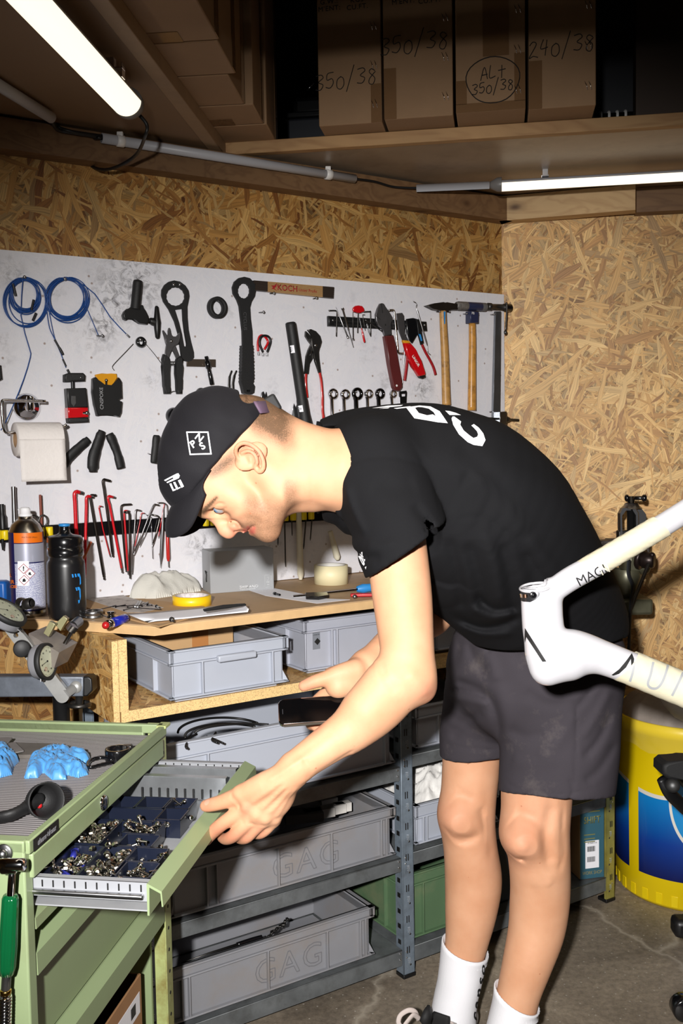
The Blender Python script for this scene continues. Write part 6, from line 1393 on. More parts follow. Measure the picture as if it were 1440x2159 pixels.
mb=MB();wrod(mb,[(.007,0),(.009,.5),(.0105,.9),(.006,1)],(696,1120),(712,1180),.030,16);one('paint_stick',mb,M('ivory_plastic'),'pale rounded stick hanging behind the masking tape roll','stick')
mb=MB();wrod(mb,[(.006,0),(.006,.4),(.009,.5),(.009,1)],(3,1063),(6,1115),.034,14);wrod(mb,[(.005,0),(.002,1)],(5,1136),(6,1160),.034,10);one('black_pick',mb,BLK,'black tool upright in the yellow clip at the left picture edge','tool')
mb=MB();wrod(mb,[(.0055,0),(.0060,.03),(.0055,.1),(.006,1)],(28,1026),(31,1120),.034,14);one('steel_shaft',mb,STL,'tall grey steel shaft standing behind the spray can','shaft')
mb=MB();wrod(mb,[(.0030,0),(.0034,.05),(.0034,1)],(84.5,1043),(88,1118),.030,12);one('brown_stick',mb,M('stick_brown',(122,54,34),.5),'thin brown stick rising behind the scissors','stick')
t=T('scissors','scissors hanging by the bar with two steel finger rings','scissors',81,1098)
for cx in(72,91):
 mb=MB();mb.tube([wp(cx+8.5*math.cos(a_),1098+12*math.sin(a_),.036)for a_ in[2*math.pi*k/24 for k in range(24)]],.0022,8,closed=True);obj('finger_ring',mb,STLD,t)
mb=MB();wrod(mb,[(.003,0),(.004,.3),(.001,1)],(80,1108),(84,1170),.036,8);obj('blade',mb,STL,t)
mb=MB();wrod(mb,[(.0030,0),(.0032,.5),(.003,1)],(192,1142),(172,1188),.055,10);one('orange_stick',mb,M('stick_orange',(176,78,30),.45),'orange brown stick leaning right of the black bottle','stick')
mb=MB();wpr(mb,[(-20,775),(1,770),(4,800),(-20,812)],.004,.02,bev=.003);one('edge_tool',mb,BLK,'black tool cut by the left picture edge at mid board','tool')
# ---------------------------------------------------------------- things on the bench
ZT_=ZB-.0002
def bz(px,py,z=0.0):return pz(px,py,ZT_+z)
CAM_RI=RI
def stand(px,py,py_top):
 b=bz(px,py);return b,up_to(b,py_top)-b.z
b=bz(53,1302);b=b+V((0,.03,0));hgt=up_to(b,1119)-b.z;dpt=b.y;Rc=36*dpt/F
t=thing('spray_can','blue and orange spray can with white nozzle at the left of the bench','spray can',b)
mxc=axes(b,CAM_RI,Z.cross(CAM_RI),Z);H_=hgt
mb=MB();mb.lathe([(0,0),(Rc*.9,0),(Rc,.004),(Rc,.010),(Rc*.98,.013),(Rc*.98,.016)],mxc,48);obj('can_base',mb,M('can_metal',(170,166,158),.25,metal=1.0),t);mb=MB();mb.lathe([(Rc*.99,H_-.002),(Rc*.97,H_),(Rc*.8,H_+.016),(Rc*.5,H_+.028),(Rc*.4,H_+.030),(Rc*.42,H_+.034),(Rc*.36,H_+.036),(0,H_+.036)],mxc,48);obj('can_shoulder',mb,M('can_metal'),t)
mb=MB();mb.lathe([(Rc*1.0,.016),(Rc*1.0,H_-.002)],mxc,64);cb_=obj('can_label',mb,M('label_navy',(20,24,78),.3,coat=.3),t)
def ring_patch(mb,a0,a1,z0,z1,r=None):mb.lathe([((r or Rc*1.0)+.0005,z0),((r or Rc*1.0)+.0005,z1)],mxc,24,a0=a0,a1=a1)
V0=-90
mb=MB();ring_patch(mb,V0+0-25,V0+82,H_-.026,H_-.002);obj('orange_band',mb,M('label_orange',(224,110,20),.35,coat=.2),cb_)
mb=MB();ring_patch(mb,V0-25,V0+90,H_-.072,H_-.028);obj('silver_panel',mb,M('label_silver',(170,172,188),.3,metal=.3),cb_)
def textlines():
 mt,tt,bb_=nt('fine_print');L=tt.links.new;tc=N(tt,'ShaderNodeTexCoord');sx=N(tt,'ShaderNodeSeparateXYZ');L(tc.outputs['Object'],sx.inputs[0])
 m1=N(tt,'ShaderNodeMath',operation='MULTIPLY');L(sx.outputs[2],m1.inputs[0]);m1.inputs[1].default_value=420;f1=N(tt,'ShaderNodeMath',operation='FRACT');L(m1.outputs[0],f1.inputs[0]);g1=N(tt,'ShaderNodeMath',operation='GREATER_THAN');L(f1.outputs[0],g1.inputs[0]);g1.inputs[1].default_value=.5
 mp=N(tt,'ShaderNodeMapping');L(tc.outputs['Object'],mp.inputs[0]);mp.inputs['Scale'].default_value=(900,900,420);nz=N(tt,'ShaderNodeTexNoise',Scale=1.0,Detail=1.0);L(mp.outputs[0],nz.inputs['Vector']);g2=N(tt,'ShaderNodeMath',operation='GREATER_THAN');L(nz.outputs[0],g2.inputs[0]);g2.inputs[1].default_value=.46
 mm=N(tt,'ShaderNodeMath',operation='MULTIPLY');L(g1.outputs[0],mm.inputs[0]);L(g2.outputs[0],mm.inputs[1]);mx_=N(tt,'ShaderNodeMix',data_type='RGBA');L(mm.outputs[0],mx_.inputs[0]);mx_.inputs[6].default_value=(*srgb((206,208,222)),1);mx_.inputs[7].default_value=(*srgb((90,96,150)),1);L(mx_.outputs[2],bb_.inputs['Base Color']);bb_.inputs['Roughness'].default_value=.4;return mt
mb=MB();ring_patch(mb,V0-25,V0+90,.020,H_-.075);fp_=obj('text_panel',mb,textlines(),cb_)
bvc=bvh_of(cb_);fxc=lambda px,py:axes(P(px,py,b.y-Rc),RI,UP,-FW)
def can_dec(par,name,mat,bm_,px,py,rt=0,lift=.0012):mb=MB();c_=P(px,py,b.y-Rc);decal(mb,bm_,fxc(px,py)@Matrix.Rotation(rad(rt),4,'Z'),bvc,lift,direction=(c_-EYE).normalized());return obj(name,mb,mat,par)
wpn=poly_bm([(-.015,-.042),(.009,-.042),(.009,.012),(-.015,.012)],.004)if False else None
sq=lambda w_:poly_bm([(-w_,-w_),(w_,-w_),(w_,w_),(-w_,w_)],.003)
can_dec(fp_,'hazard_panel',PAPER,poly_bm([(-.014,-.028),(.012,-.028),(.012,.030),(-.014,.030)],.004),50,1210,0,.0009)
for i,(x,y)in enumerate(((50,1199),(63,1209),(51,1223))):
 d_=can_dec(fp_,'hazard_diamond',REDP,sq(.0088),x,y,45,.0014);can_dec(d_,'diamond_field',PAPER,sq(.0075),x,y,45,.0018)
 if i==0:can_dec(d_,'exclamation_mark',INK,text_mesh('!',.014,bold=.0006,sub=.003),x,y,0,.0022)
 if i==1:can_dec(d_,'environment_mark',INK,poly_bm([(-.004,-.003),(.004,-.004),(.002,-.001),(.001,.004),(0,0),(-.003,.002)],.003),x,y,0,.0022)
 if i==2:can_dec(d_,'flame_mark',INK,poly_bm([(-.0035,-.004),(.0035,-.004),(.004,0),(.002,-.001),(.001,.0045),(-.001,.001),(-.003,.002)],.003),x,y,0,.0022)
for tx,x,y,s_ in(('&',17,1201,.010),('ER',19,1213,.0115),('GER',21,1227,.0115),('PIECES',25,1237,.0085)):can_dec(cb_,'orange_lettering',M('label_orange'),text_mesh(tx,s_,bold=.0003,sub=.003),x,y,0,.001)
can_dec(cb_,'yellow_shield',M('shield_yellow',(214,214,40),.4),poly_bm([(-.008,.016),(.006,.016),(.006,-.010),(-.004,-.018),(-.008,-.018)],.004),13,1148,0,.001)
can_dec(cb_,'band_lettering',INK,text_mesh('MULTI-USE SPRAY',.0045,sub=.003),62,1133,0,.0014)
mb=MB();mb.lathe([(0,H_+.056),(Rc*.24,H_+.056),(Rc*.30,H_+.052),(Rc*.31,H_+.041),(Rc*.40,H_+.040),(Rc*.40,H_+.035),(0,H_+.035)],mxc,32);mb.cyl(mxc@V((-Rc*.3,0,H_+.051)),mxc@V((-Rc*.42,0,H_+.051)),.002,seg=8);obj('nozzle',mb,M('nozzle_white',(232,232,234),.35),t)
b=bz(134,1308)+V((0,.035,0));dpt=b.y;Rb=40*dpt/F;H_=up_to(b,1108)-b.z;mxc=axes(b,CAM_RI,Z.cross(CAM_RI),Z)
t=thing('sports_bottle','black plastic drinking bottle with blue spout cap on the bench','bottle',b)
h1=H_*.66
mb=MB();mb.lathe([(0,0),(Rb*.92,0),(Rb*.97,.006),(Rb*1.0,.03),(Rb*1.0,h1*.86),(Rb*.98,h1*.93),(Rb*.90,h1*.97),(Rb*.88,h1),(Rb*.90,h1+.004)],mxc,64);bo=obj('bottle_body',mb,M('bottle_black',(22,22,24),.32,coat=.2),t)
mb=MB();mb.lathe([(Rb*.93,h1+.003),(Rb*.96,h1+.005),(Rb*.96,h1+.022),(Rb*.93,h1+.023),(Rb*.93,h1+.026),(Rb*.95,h1+.028),(Rb*.92,h1+.046),(Rb*.86,h1+.050),(Rb*.42,h1+.054),(Rb*.30,h1+.058),(Rb*.26,h1+.070),(Rb*.28,h1+.074),(0,h1+.074)],mxc,64);ld=obj('screw_lid',mb,BLKG,t)
mb=MB();mb.lathe([(0,h1+.080),(Rb*.28,h1+.079),(Rb*.31,h1+.076),(Rb*.28,h1+.073),(0,h1+.073)],mxc,28);obj('spout_cap',mb,BLUEP,ld)
bvc=bvh_of(bo);mb=MB()
def bdec(pts):
 c_=P(165,1240,b.y-Rb);P3=[P(x,y,b.y-Rb)for x,y in pts];decal(mb,poly_bm([((p-c_).dot(RI),(p-c_).dot(UP))for p in P3],.004),axes(c_,RI,UP,-FW),bvc,.0008,direction=(c_-EYE).normalized())
zb_=zz(0,1020,6.745)
for pts in([(1015,1285),(1035,1285),(1045,1330),(1025,1335)],[(1055,1280),(1075,1280),(1085,1325),(1065,1328)],[(1092,1278),(1125,1275),(1142,1330),(1148,1420),(1130,1440),(1128,1350),(1118,1318),(1100,1318)],[(1070,1475),(1085,1472),(1100,1518),(1085,1522)],[(1095,1470),(1125,1466),(1142,1500),(1148,1600),(1140,1660),(1130,1600),(1125,1510),(1108,1515)],[(1110,1655),(1135,1650),(1133,1690),(1118,1702)]):bdec(zb_(pts))
obj('blue_logo',mb,M('logo_blue',(40,140,220),.4),bo)
t=thing('tape_measure','round red and black tape measure just behind the black bottle','tape measure',bz(180,1258));c_=bz(180,1262)+Z*.021;mb=MB();mb.lathe([(0,-.012),(.018,-.012),(.021,-.008),(.021,.008),(.018,.012),(0,.012)],axes(c_,RI,Z,None),28);obj('red_case',mb,REDG,t)
mb=MB();mb.lathe([(.0215,-.003),(.0222,0),(.0215,.003)],axes(c_,RI,Z,None),28);obj('black_band',mb,BLK,t)
c_=bz(-8,1290)+aN*.02;mb=MB();mb.box(c_+Z*.038,(.075,.04,.076),bev=.008);t=tag(obj('blue_box',mb,M('box_blue',(20,90,170),.4)),'blue plastic box at the left picture edge behind the spray can','box')
def slab(mb,pts,z0,z1):P3=[bz(x,y,z1)for x,y in pts];mb.prism([(p.x,p.y)for p in P3],ZT_+z0,ZT_+z1);return mb
mb=slab(MB(),[(165,1262),(300,1262),(430,1278),(440,1290),(335,1320),(180,1280)],.0005,.004);one('cardboard_sheet',mb,CARD2,'flat cardboard sheet lying under papers on the bench','cardboard')
mb=slab(MB(),[(180,1262),(250,1242),(262,1256),(345,1281),(300,1291),(268,1291)],.0042,.0046);one('stained_tissue',mb,M('stained_paper',(196,188,182),.9,dirt=(70,60,60),dscale=34,damt=.9),'oil stained white tissue under the small black bolts','tissue')
gr=[]
for i,(xa_,ya_,xb_,yb_,z_)in enumerate(((266,1294,312,1312,.0052),(320,1291,330,1309,.010),(400,1283,400,1303,.006),(470,1276,480,1294,.007),(505,1272,522,1290,.013),(515,1274,524,1284,.020))):gr.append([bz(xa_+(xb_-xa_)*k/6,ya_+(yb_-ya_)*k/6,z_+(.010*math.sin(k/6*3.14)if i==0 else 0))for k in range(7)])
mb=MB();mb.sheet(gr,.0006);one('curled_document',mb,PAPER,'curled white printed sheets at the front edge of the bench','paper')
mb=slab(MB(),[(428,1284),(470,1275),(516,1272),(519,1274),(474,1281),(431,1287)],.0225,.0255);one('pocket_knife',mb,BLKM,'flat black pen-like knife lying on the curled papers','knife')
mb=slab(MB(),[(520,1243),(578,1240),(690,1262),(738,1264),(668,1272),(560,1256)],.0005,.001);one('paper_towel',mb,PAPER,'white paper towel with ragged edge in front of the tape roll','paper towel')
ol=[bz(x,y)for x,y in((274,1262),(278,1252),(300,1249),(400,1240),(424,1238),(424,1246),(380,1254),(330,1262))]
crumple('cotton_rag',ol,ZT_,.062,M('rag_white',(196,194,186),.9,bump=.4,bscale=300),5.5,'crumpled off-white cotton rag against the wall beside the grey box','rag',res=.005,scale=11,base=.35)
q0,q1,q2=bz(444,1252),bz(578,1242),bz(415,1236)
hb_=up_to(q0,1163)-q0.z;ux=(q1-q0).normalized();uy=Z.cross(ux);mxp=axes(q0,ux,uy,Z);LX=(q1-q0).length
t=thing('product_box','grey cardboard product box in the shadow under the chin','box',mx=mxp);SILV=M('box_silver',(152,154,157),.5)
mb=MB();mb.box((LX/2,.042,hb_/2),(LX,.084,hb_),bev=.0015);bx_=obj('box_body',mb,SILV,t,world=False)
fr=axes(V((0,-.0006,0)),V((1,0,0)),Z)
mb=MB();write(mb,'SHIMANO',fr@Matrix.Translation((LX*.60,.012,0)),.012,.0003,bold=.0002);write(mb,'bicycle components',fr@Matrix.Translation((LX*.58,.006,0)),.0055,.0002);obj('box_lettering',mb,M('print_silver',(206,208,210),.4),bx_,world=False)
mb=MB();fr2=fr@Matrix.Translation((LX*.905,.024,0));
for a_,b2 in(((-.009,-.017),(.009,-.017)),((.009,-.017),(.009,.017)),((.009,.017),(-.009,.017)),((-.009,.017),(-.009,-.017))):mb.tube([fr2@V((*a_,.0003)),fr2@V((*b2,.0003))],.00035,4)
write(mb,'FSC',fr2@Matrix.Translation((0,-.003,0)),.006,.0002);mb.tube([fr2@V((-.004,.004,.0003)),fr2@V((-.001,.001,.0003)),fr2@V((.003,.008,.0003)),fr2@V((0,.012,.0003)),fr2@V((-.003,.008,.0003))],.0004,4);write(mb,'MIX',fr2@Matrix.Translation((0,-.010,0)),.004,.0002);obj('certificate_mark',mb,M('print_silver'),bx_,world=False)
mb=MB();fl_=axes(V((-.0006,.042,0)),V((0,-1,0)),Z);mb.tube([fl_@V((.01,.035+.02*1,0)),fl_@V((-.005,.058,0)),fl_@V((.008,.048,0)),fl_@V((.004,.036,0)),fl_@V((.006,.028,0))],.0022,5);obj('side_print',mb,INK,bx_,world=False)
def roll(px,py,ptop,rpx,mat,core,label,cat='tape'):
 b=bz(px,py)+V((0,1,0))*(rpx*2.8/F);R_=rpx*b.y/F;h_=up_to(bz(px,py),ptop)-ZT_;t=thing('tape_roll',label,cat,b);mx_=axes(b,RI,Z.cross(RI),Z)
 mb=MB();mb.lathe([(R_*.86,0),(R_,0),(R_,h_),(R_*.86,h_)],mx_,56);obj('tape_winding',mb,mat,t);mb=MB();mb.lathe([(R_*.86,h_),(R_*.81,h_),(R_*.81,0),(R_*.86,0)],mx_,56);obj('core',mb,core,t)
roll(398,1283,1262,41,M('tape_yellow',(240,196,20),.4,coat=.2),M('core_print',(214,206,206),.7,var=.3,vscale=120),'bright yellow tape roll lying flat near the bench edge')
roll(698,1235,1195,36,M('tape_cream',(222,212,172),.5),M('core_white',(214,212,206),.7),'cream masking tape roll standing flat beside the shirt sleeve')
a_,b_=bz(221,1319,.009),bz(266,1303,.009)
t=thing('lighter','blue lighter with red button and chrome hood at the bench corner','lighter',bz(240,1314));d_=b_-a_
mb=MB();mb.tube([a_+d_*.38,a_+d_*.95,a_+d_*1.0],[.0105,.0105,.008],20);obj('blue_body',mb,M('lighter_blue',(30,40,150),.15,coat=.6),t);mb=MB();mb.tube([a_+d_*.12,a_+d_*.38],.0098,16);obj('chrome_hood',mb,CHR,t);mb=MB();mb.ball(a_+d_*.04,.0085,14);obj('red_button',mb,RED,t)
b=bz(192,1305)+V((0,.02,0));mb=MB();mb.lathe([(.016,0),(.0235,0),(.0235,.004),(.0225,.005),(.0225,.008),(.0235,.009),(.0235,.015),(.0225,.017),(.0165,.017),(.016,0)],Matrix.Translation(b),40);one('bearing_race',mb,STL,'machined steel ring on the bench right of the black bottle','ring')
b=bz(234,1302);mb=MB();mb.lathe([(0,0),(.009,0),(.009,.003),(.0065,.004),(.0065,.009),(.0085,.010),(.0085,.014),(0,.014)],Matrix.Translation(b),24);one('end_plug',mb,BLKG,'small black stepped plug beside the steel ring','plug')
random.seed(12)
for i,(xa_,ya_,xb_,yb_,r_)in enumerate(((205,1286,245,1276,.0010),(245,1279,265,1275,.0013),(285,1279,292,1268,.0024),(290,1280,297,1267,.0022),(262,1286,310,1270,.0010),(270,1280,340,1285,.0010),(300,1277,312,1269,.0013),(240,1278,300,1276,.0010),(214,1296,226,1301,.0012),(330,1278,336,1281,.002),(312,1275,320,1276,.002),(362,1306,365,1309,.003))):
 mb=MB();p0,p1=bz(xa_,ya_,.006+r_),bz(xb_,yb_,.007+r_+.003*random.random());mb.cyl(p0,p1,r_,seg=8);d_=(p0-p1).normalized();mb.cyl(p0,p0+d_*.003,r_*2,seg=8);one('small_bolt',mb,BLKG if i not in(2,3)else STL,['long thin black bolt at the left of the bolt scatter','short black bolt beside the long thin one','left of two grey steel pins on the tissue','right of two grey steel pins on the tissue','black bolt crossing the steel pins','long black bolt pointing to the document','short thick black bolt right of the pins','black bolt lying across the middle of the tissue','stubby bolt beside the black plug','tiny grub screw near the yellow tape','tiny black nut right of the pins','single black grub screw near the bench corner'][i],'bolt')
mb=MB();p0,p1=bz(578,1251,.005),bz(590,1254,.005);mb.cyl(p0,p1,.0028,seg=10);mb.cyl(p0,p0+(p1-p0)*.25,.0042,seg=10);one('black_bolt',mb,BLKG,'black bolt lying alone on the paper towel','bolt')
ph=[bz(x,y)for x,y in((643,1257),(690,1255),(694,1262),(672,1266),(645,1265))];mb=MB();mb.prism([(p.x,p.y)for p in ph],ZT_+.001,ZT_+.010,bev=.002);one('bracket_cover',mb,BLKG,'curved black plastic cover on the paper towel','part')
t=thing('screwdriver','screwdriver with long blade and light blue handle beside the tape','screwdriver',bz(750,1245));a_,b_=bz(618,1257,.004),bz(753,1242,.012);mb=MB();mb.cyl(a_,b_,.0028,seg=12);obj('blade',mb,CHR,t)
c_=b_+(b_-a_).normalized()*.03;mb=MB();mb.rod([(.008,0),(.0125,.2),(.011,.4),(.013,.8),(.009,1)],b_,c_+(c_-b_)*1.6,14);obj('handle',mb,BLUEP,t)
t=thing('utility_knife','red and steel utility knife next to the blue screwdriver','knife',bz(765,1256));a_,b_=bz(748,1258,.006),bz(800,1250,.006);mb=MB();mb.box((a_+b_)/2,((b_-a_).length,.016,.009),Matrix.Identity(4),bev=.003);obj('red_body',mb,RED,t);mb=MB();mb.ball(a_,.006,10);obj('steel_nose',mb,STL,t)
# ---------------------------------------------------------------- in the bins
def in_bin(px,py,z):return pz(px,py,z)
for i,(cx,cy,rx,ry,a0,a1)in enumerate(((470,1545,95,32,180,330),(480,1552,90,26,170,320),(520,1548,110,22,185,300))):
 mb=MB();pts=[pz(cx+rx*math.cos(rad(a)),cy+ry*math.sin(rad(a)),.738+.012*math.sin(rad(a*2))+.004*i)for a in range(a0,a1,10)];mb.tube(smooth_line(pts,3),.0030,8);one('brake_hose',mb,CABLE,['widest black hose arching over the long pale bin','middle black hose coiled in the long pale bin','straight-ended black hose reaching towards the phone'][i],'hose')
for i,pts in enumerate(([(415,1548),(400,1556),(392,1572),(394,1578)],[(436,1553),(448,1557),(470,1567)],[(455,1545),(447,1560),(458,1566)])):
 mb=MB();mb.tube(smooth_line([pz(x,y,.735)for x,y in pts],4),.0028,8);one('brake_hose',mb,CABLE,['short hose stub at the left of the pale bin','short hose end lying forward in the pale bin','bent hose end in the middle of the pale bin'][i],'hose')
def clutter(px,py,z,fn):pass
WB=M('small_box_white',(206,202,196),.7,var=.08,vscale=40)
for i,(px,py,lx,ly,rz)in enumerate(((700,1722,.075,.026,28),(672,1730,.085,.026,24),(722,1716,.045,.024,24),(650,1712,.12,.03,30),(640,1735,.10,.05,12),(690,1706,.05,.03,30))):
 p=pz(px,py-6,.425);mb=MB();mb.box((0,0,.012),(lx,ly,.024),Matrix.Translation(p)@Matrix.Rotation(rad(rz),4,'Z'),bev=.001);o=one('small_carton',mb,WB if i<3 or i==5 else M('small_box_grey',(128,126,124),.7,var=.1),['front right white carton with fine print in the middle dusty bin','long white carton left of the front one in the middle bin','short white carton at the right end of the middle bin','long grey carton lying at the back of the middle bin','large flat grey carton in the shade of the middle bin','white carton between the roll and the front cartons'][i],'carton','cartons in the middle bin')
mb=MB();p=pz(693,1690,.41);mb.lathe([(.006,-.012),(.016,-.012),(.016,.012),(.006,.012)],axes(p,RI,Z,None),20);one('label_roll',mb,WB,'small white roll standing in the middle dusty bin','roll')
mb=MB();mb.tube(smooth_line([pz(x,y,.17)for x,y in((552,1976),(530,1982),(500,1992))],4),[.006]*9,10);one('pliers_handle',mb,BLKG,'black handled pliers lying in the lowest dusty bin','pliers')
mb=MB();mb.tube([pz(500,1992,.17),pz(440,2010,.17),pz(382,2030,.165)],[.004,.0025,.0008],8);one('plier_jaws',mb,STLD,'long needle nose jaws pointing left in the lowest bin','pliers')
mb=MB()
for k in range(13):
 p=pz(562+k*3.8+3*math.sin(k),1976-k*3.0+2*math.cos(k*1.3),.165+.003*(k%2));mb.box(p,(.011,.007,.006),Matrix.Translation(p)@Matrix.Rotation(k*.7,4,'Z')@Matrix.Translation(-p),bev=.0015)
o=one('bike_chain',mb,STLD,'short piece of dark bicycle chain in the lowest bin','chain')
for i,(x,y,rt)in enumerate(((440,2018,30),(462,2012,20))):mb=MB();p=pz(x,y,.19);d_=V((math.cos(rad(rt)),math.sin(rad(rt)),.1));mb.cyl(p,p+d_*.02,.002,seg=8);mb.cyl(p-d_*.003,p,.0038,seg=8);one('loose_bolt',mb,CHR,['left chrome bolt on the rim of the lowest bin','right chrome bolt on the rim of the lowest bin'][i],'bolt')
RAGW=M('rag_bright',(226,224,220),.9,bump=.3,bscale=200)
ol=[ap(1.56+.03,nR+.03),ap(1.80,nR+.03),ap(1.80,nR+.33),ap(1.57,nR+.33)]
crumple('white_rags',[V((p.x,p.y,.42))for p in ol],.40,.115,RAGW,8.2,'heap of crumpled white rags in the blue-grey bin beside the knee','rags',res=.006,scale=20,base=.45)
ol=[pz(x,y,.46)for x,y in((762,1668),(790,1650),(835,1640),(838,1690),(800,1680))]
mb=crumple('white_rag',[V((p.x,p.y,.46))for p in(ap(1.36,2.36),ap(1.47,2.36),ap(1.47,2.54),ap(1.30,2.54))],.34,.17,RAGW,2.2,'white cloth bundle showing behind the middle grey bin','rags',res=.007,scale=18,base=.55)
mb=MB();
for k in range(9):mb.lathe([(.022,-.006),(.027,-.004),(.027,.004),(.022,.006)],axes(ap(1.53+k*.022,nR+.09,.285),Z,aN,aD),18)
one('black_hose',mb,M('hose_black',(40,40,42),.35),'ribbed black hose squeezed between the rag bin and the green bin','hose')
mb=MB();c0=ap(1.94,nR+.09,.081)
mxs=axes(ap(2.168,nR+.03,.082),aD,aN,Z)@Matrix.Rotation(rad(-20),4,'Z')@Matrix.Diagonal((.72,1,1,1));t=thing('parts_carton','slim teal and brown carton with white barcode label against the right upright','carton',mx=mxs)
HH=up_to(mxs@V((0,0,0)),1668)-.082
mb=MB();mb.box((.055,.12,HH/2),(.11,.24,HH),bev=.001);cbx=obj('carton_body',mb,CARD2,t,world=False)
mb=MB();mb.box((.055,-.0006,HH/2),(.108,.001,HH-.002));tp=obj('teal_face',mb,M('teal_print',(48,92,108),.6),cbx,world=False)
fr=axes(V((.055,-.0013,0)),V((1,0,0)),Z)
mb=MB();mb.box((0,.075,0),(.062,.085,.0006),fr);ls=obj('label_sticker',mb,PAPER,tp,world=False)
mb=MB()
for k in range(14):
 mb.box((-.022+k*.0026,.092,.0005),(.0010+.0006*(k%3),.016,.0003),fr);mb.box((-.022+k*.0026,.060,.0005),(.0012+.0005*(k%2),.016,.0003),fr)
write(mb,'SM-CRE80-R12-B',fr@Matrix.Translation((0,.110,.0004)),.006,.0002);obj('barcode',mb,INK,ls,world=False)
mb=MB();write(mb,'WORK SHOP',fr@Matrix.Translation((0,.018,.0002)),.015,.0002);obj('shop_lettering',mb,M('brass_print',(140,130,80),.6),tp,world=False)
mb=MB();write(mb,'SHIFT',fr@Matrix.Translation((0,HH*.66,.0002)),.030,.0002,bold=.0006);obj('carton_lettering',mb,M('gold_print',(120,120,70),.6),tp,world=False)
mb=MB()
for z_,w_ in((HH*.80,.09),(HH*.76,.07)):mb.box((0,z_,.0003),(w_,.004,.0004),fr)
for z_ in(HH*.50,HH*.455,HH*.42):mb.box((-.012,z_,.0003),(.05,.003,.0004),fr)
obj('print_line',mb,M('gold_print'),tp,world=False)
for i,(s_,w_,h_)in enumerate(((1.86,.10,.26),(1.98,.09,.30))):
 mxs=axes(ap(s_,nR+.05,.082),aD,aN,Z);mb=MB();mb.box((w_/2,.12,h_/2),(w_,.24,h_),mxs,bev=.006);one('dark_parts_box',mb,M('dark_box',(44,46,50),.5),['dark storage box on the lowest rack level behind the near knee','taller dark storage box beside the teal carton'][i],'box')
# ---------------------------------------------------------------- drum, bags, chair, vise at the right; gauge jig at the left
dc=V((1.083,3.072,0));Rd=.232;
d0=pz(1298,1862,0);
def drum_mat():
 mt,t,b=nt('drum_print');L=t.links.new;tc=N(t,'ShaderNodeTexCoord');sx=N(t,'ShaderNodeSeparateXYZ');L(tc.outputs['Object'],sx.inputs[0])
 at=N(t,'ShaderNodeMath',operation='ARCTAN2');L(sx.outputs[1],at.inputs[0]);L(sx.outputs[0],at.inputs[1])
 w1=N(t,'ShaderNodeMath',operation='MULTIPLY');L(at.outputs[0],w1.inputs[0]);w1.inputs[1].default_value=3.4;w2=N(t,'ShaderNodeMath',operation='SINE');L(w1.outputs[0],w2.inputs[0])
 up=N(t,'ShaderNodeMath',operation='MULTIPLY_ADD');L(w2.outputs[0],up.inputs[0]);up.inputs[1].default_value=.018;up.inputs[2].default_value=.352
 def cmp(a_,b_,op='LESS_THAN'):
  n_=N(t,'ShaderNodeMath',operation=op);L(a_,n_.inputs[0])
  if isinstance(b_,float):n_.inputs[1].default_value=b_
  else:L(b_,n_.inputs[1])
  return n_.outputs[0]
 def mul(a_,b_):n_=N(t,'ShaderNodeMath',operation='MULTIPLY');L(a_,n_.inputs[0]);L(b_,n_.inputs[1]);return n_.outputs[0]
 low=cmp(sx.outputs[2],.092,'GREATER_THAN');hi=cmp(sx.outputs[2],up.outputs[0]);
 up2=N(t,'ShaderNodeMath',operation='ADD');L(up.outputs[0],up2.inputs[0]);up2.inputs[1].default_value=.012;hi2=cmp(sx.outputs[2],up2.outputs[0])
 a1=cmp(at.outputs[0],-2.60,'GREATER_THAN');a2=cmp(at.outputs[0],-2.78);side=N(t,'ShaderNodeMath',operation='MAXIMUM');L(a1,side.inputs[0]);L(a2,side.inputs[1])
 g=ramp(t,[(.09,srgb((10,20,84))),(.2,srgb((6,58,146))),(.36,srgb((10,132,204)))]);L(sx.outputs[2],g.inputs[0])
 blue=mul(mul(low,hi),side.outputs[0]);white=mul(mul(low,hi2),side.outputs[0])
 m1=N(t,'ShaderNodeMix',data_type='RGBA');L(white,m1.inputs[0]);m1.inputs[6].default_value=(*srgb((232,202,6)),1);m1.inputs[7].default_value=(*srgb((220,216,206)),1)
 m2=N(t,'ShaderNodeMix',data_type='RGBA');L(blue,m2.inputs[0]);L(m1.outputs[2],m2.inputs[6]);L(g.outputs[0],m2.inputs[7])
 nx=N(t,'ShaderNodeMath',operation='ADD');L(at.outputs[0],nx.inputs[0]);nx.inputs[1].default_value=1.69;s1=N(t,'ShaderNodeMath',operation='MULTIPLY');L(nx.outputs[0],s1.inputs[0]);s1.inputs[1].default_value=.235
 zz_=N(t,'ShaderNodeMath',operation='ADD');L(sx.outputs[2],zz_.inputs[0]);zz_.inputs[1].default_value=-.335;s2=N(t,'ShaderNodeMath',operation='MULTIPLY');L(zz_.outputs[0],s2.inputs[0]);s2.inputs[1].default_value=.72
 cv=N(t,'ShaderNodeCombineXYZ');L(s1.outputs[0],cv.inputs[0]);L(s2.outputs[0],cv.inputs[1]);ln=N(t,'ShaderNodeVectorMath',operation='LENGTH');L(cv.outputs[0],ln.inputs[0])
 c1=cmp(ln.outputs['Value'],.112);c2=cmp(ln.outputs['Value'],.104)
 m3=N(t,'ShaderNodeMix',data_type='RGBA');L(c1,m3.inputs[0]);L(m2.outputs[2],m3.inputs[6]);m3.inputs[7].default_value=(*srgb((226,222,212)),1)
 m4=N(t,'ShaderNodeMix',data_type='RGBA');L(c2,m4.inputs[0]);L(m3.outputs[2],m4.inputs[6]);m4.inputs[7].default_value=(*srgb((22,138,206)),1)
 L(m4.outputs[2],b.inputs['Base Color']);b.inputs['Roughness'].default_value=.38;b.inputs['Coat Weight'].default_value=.15;return mt
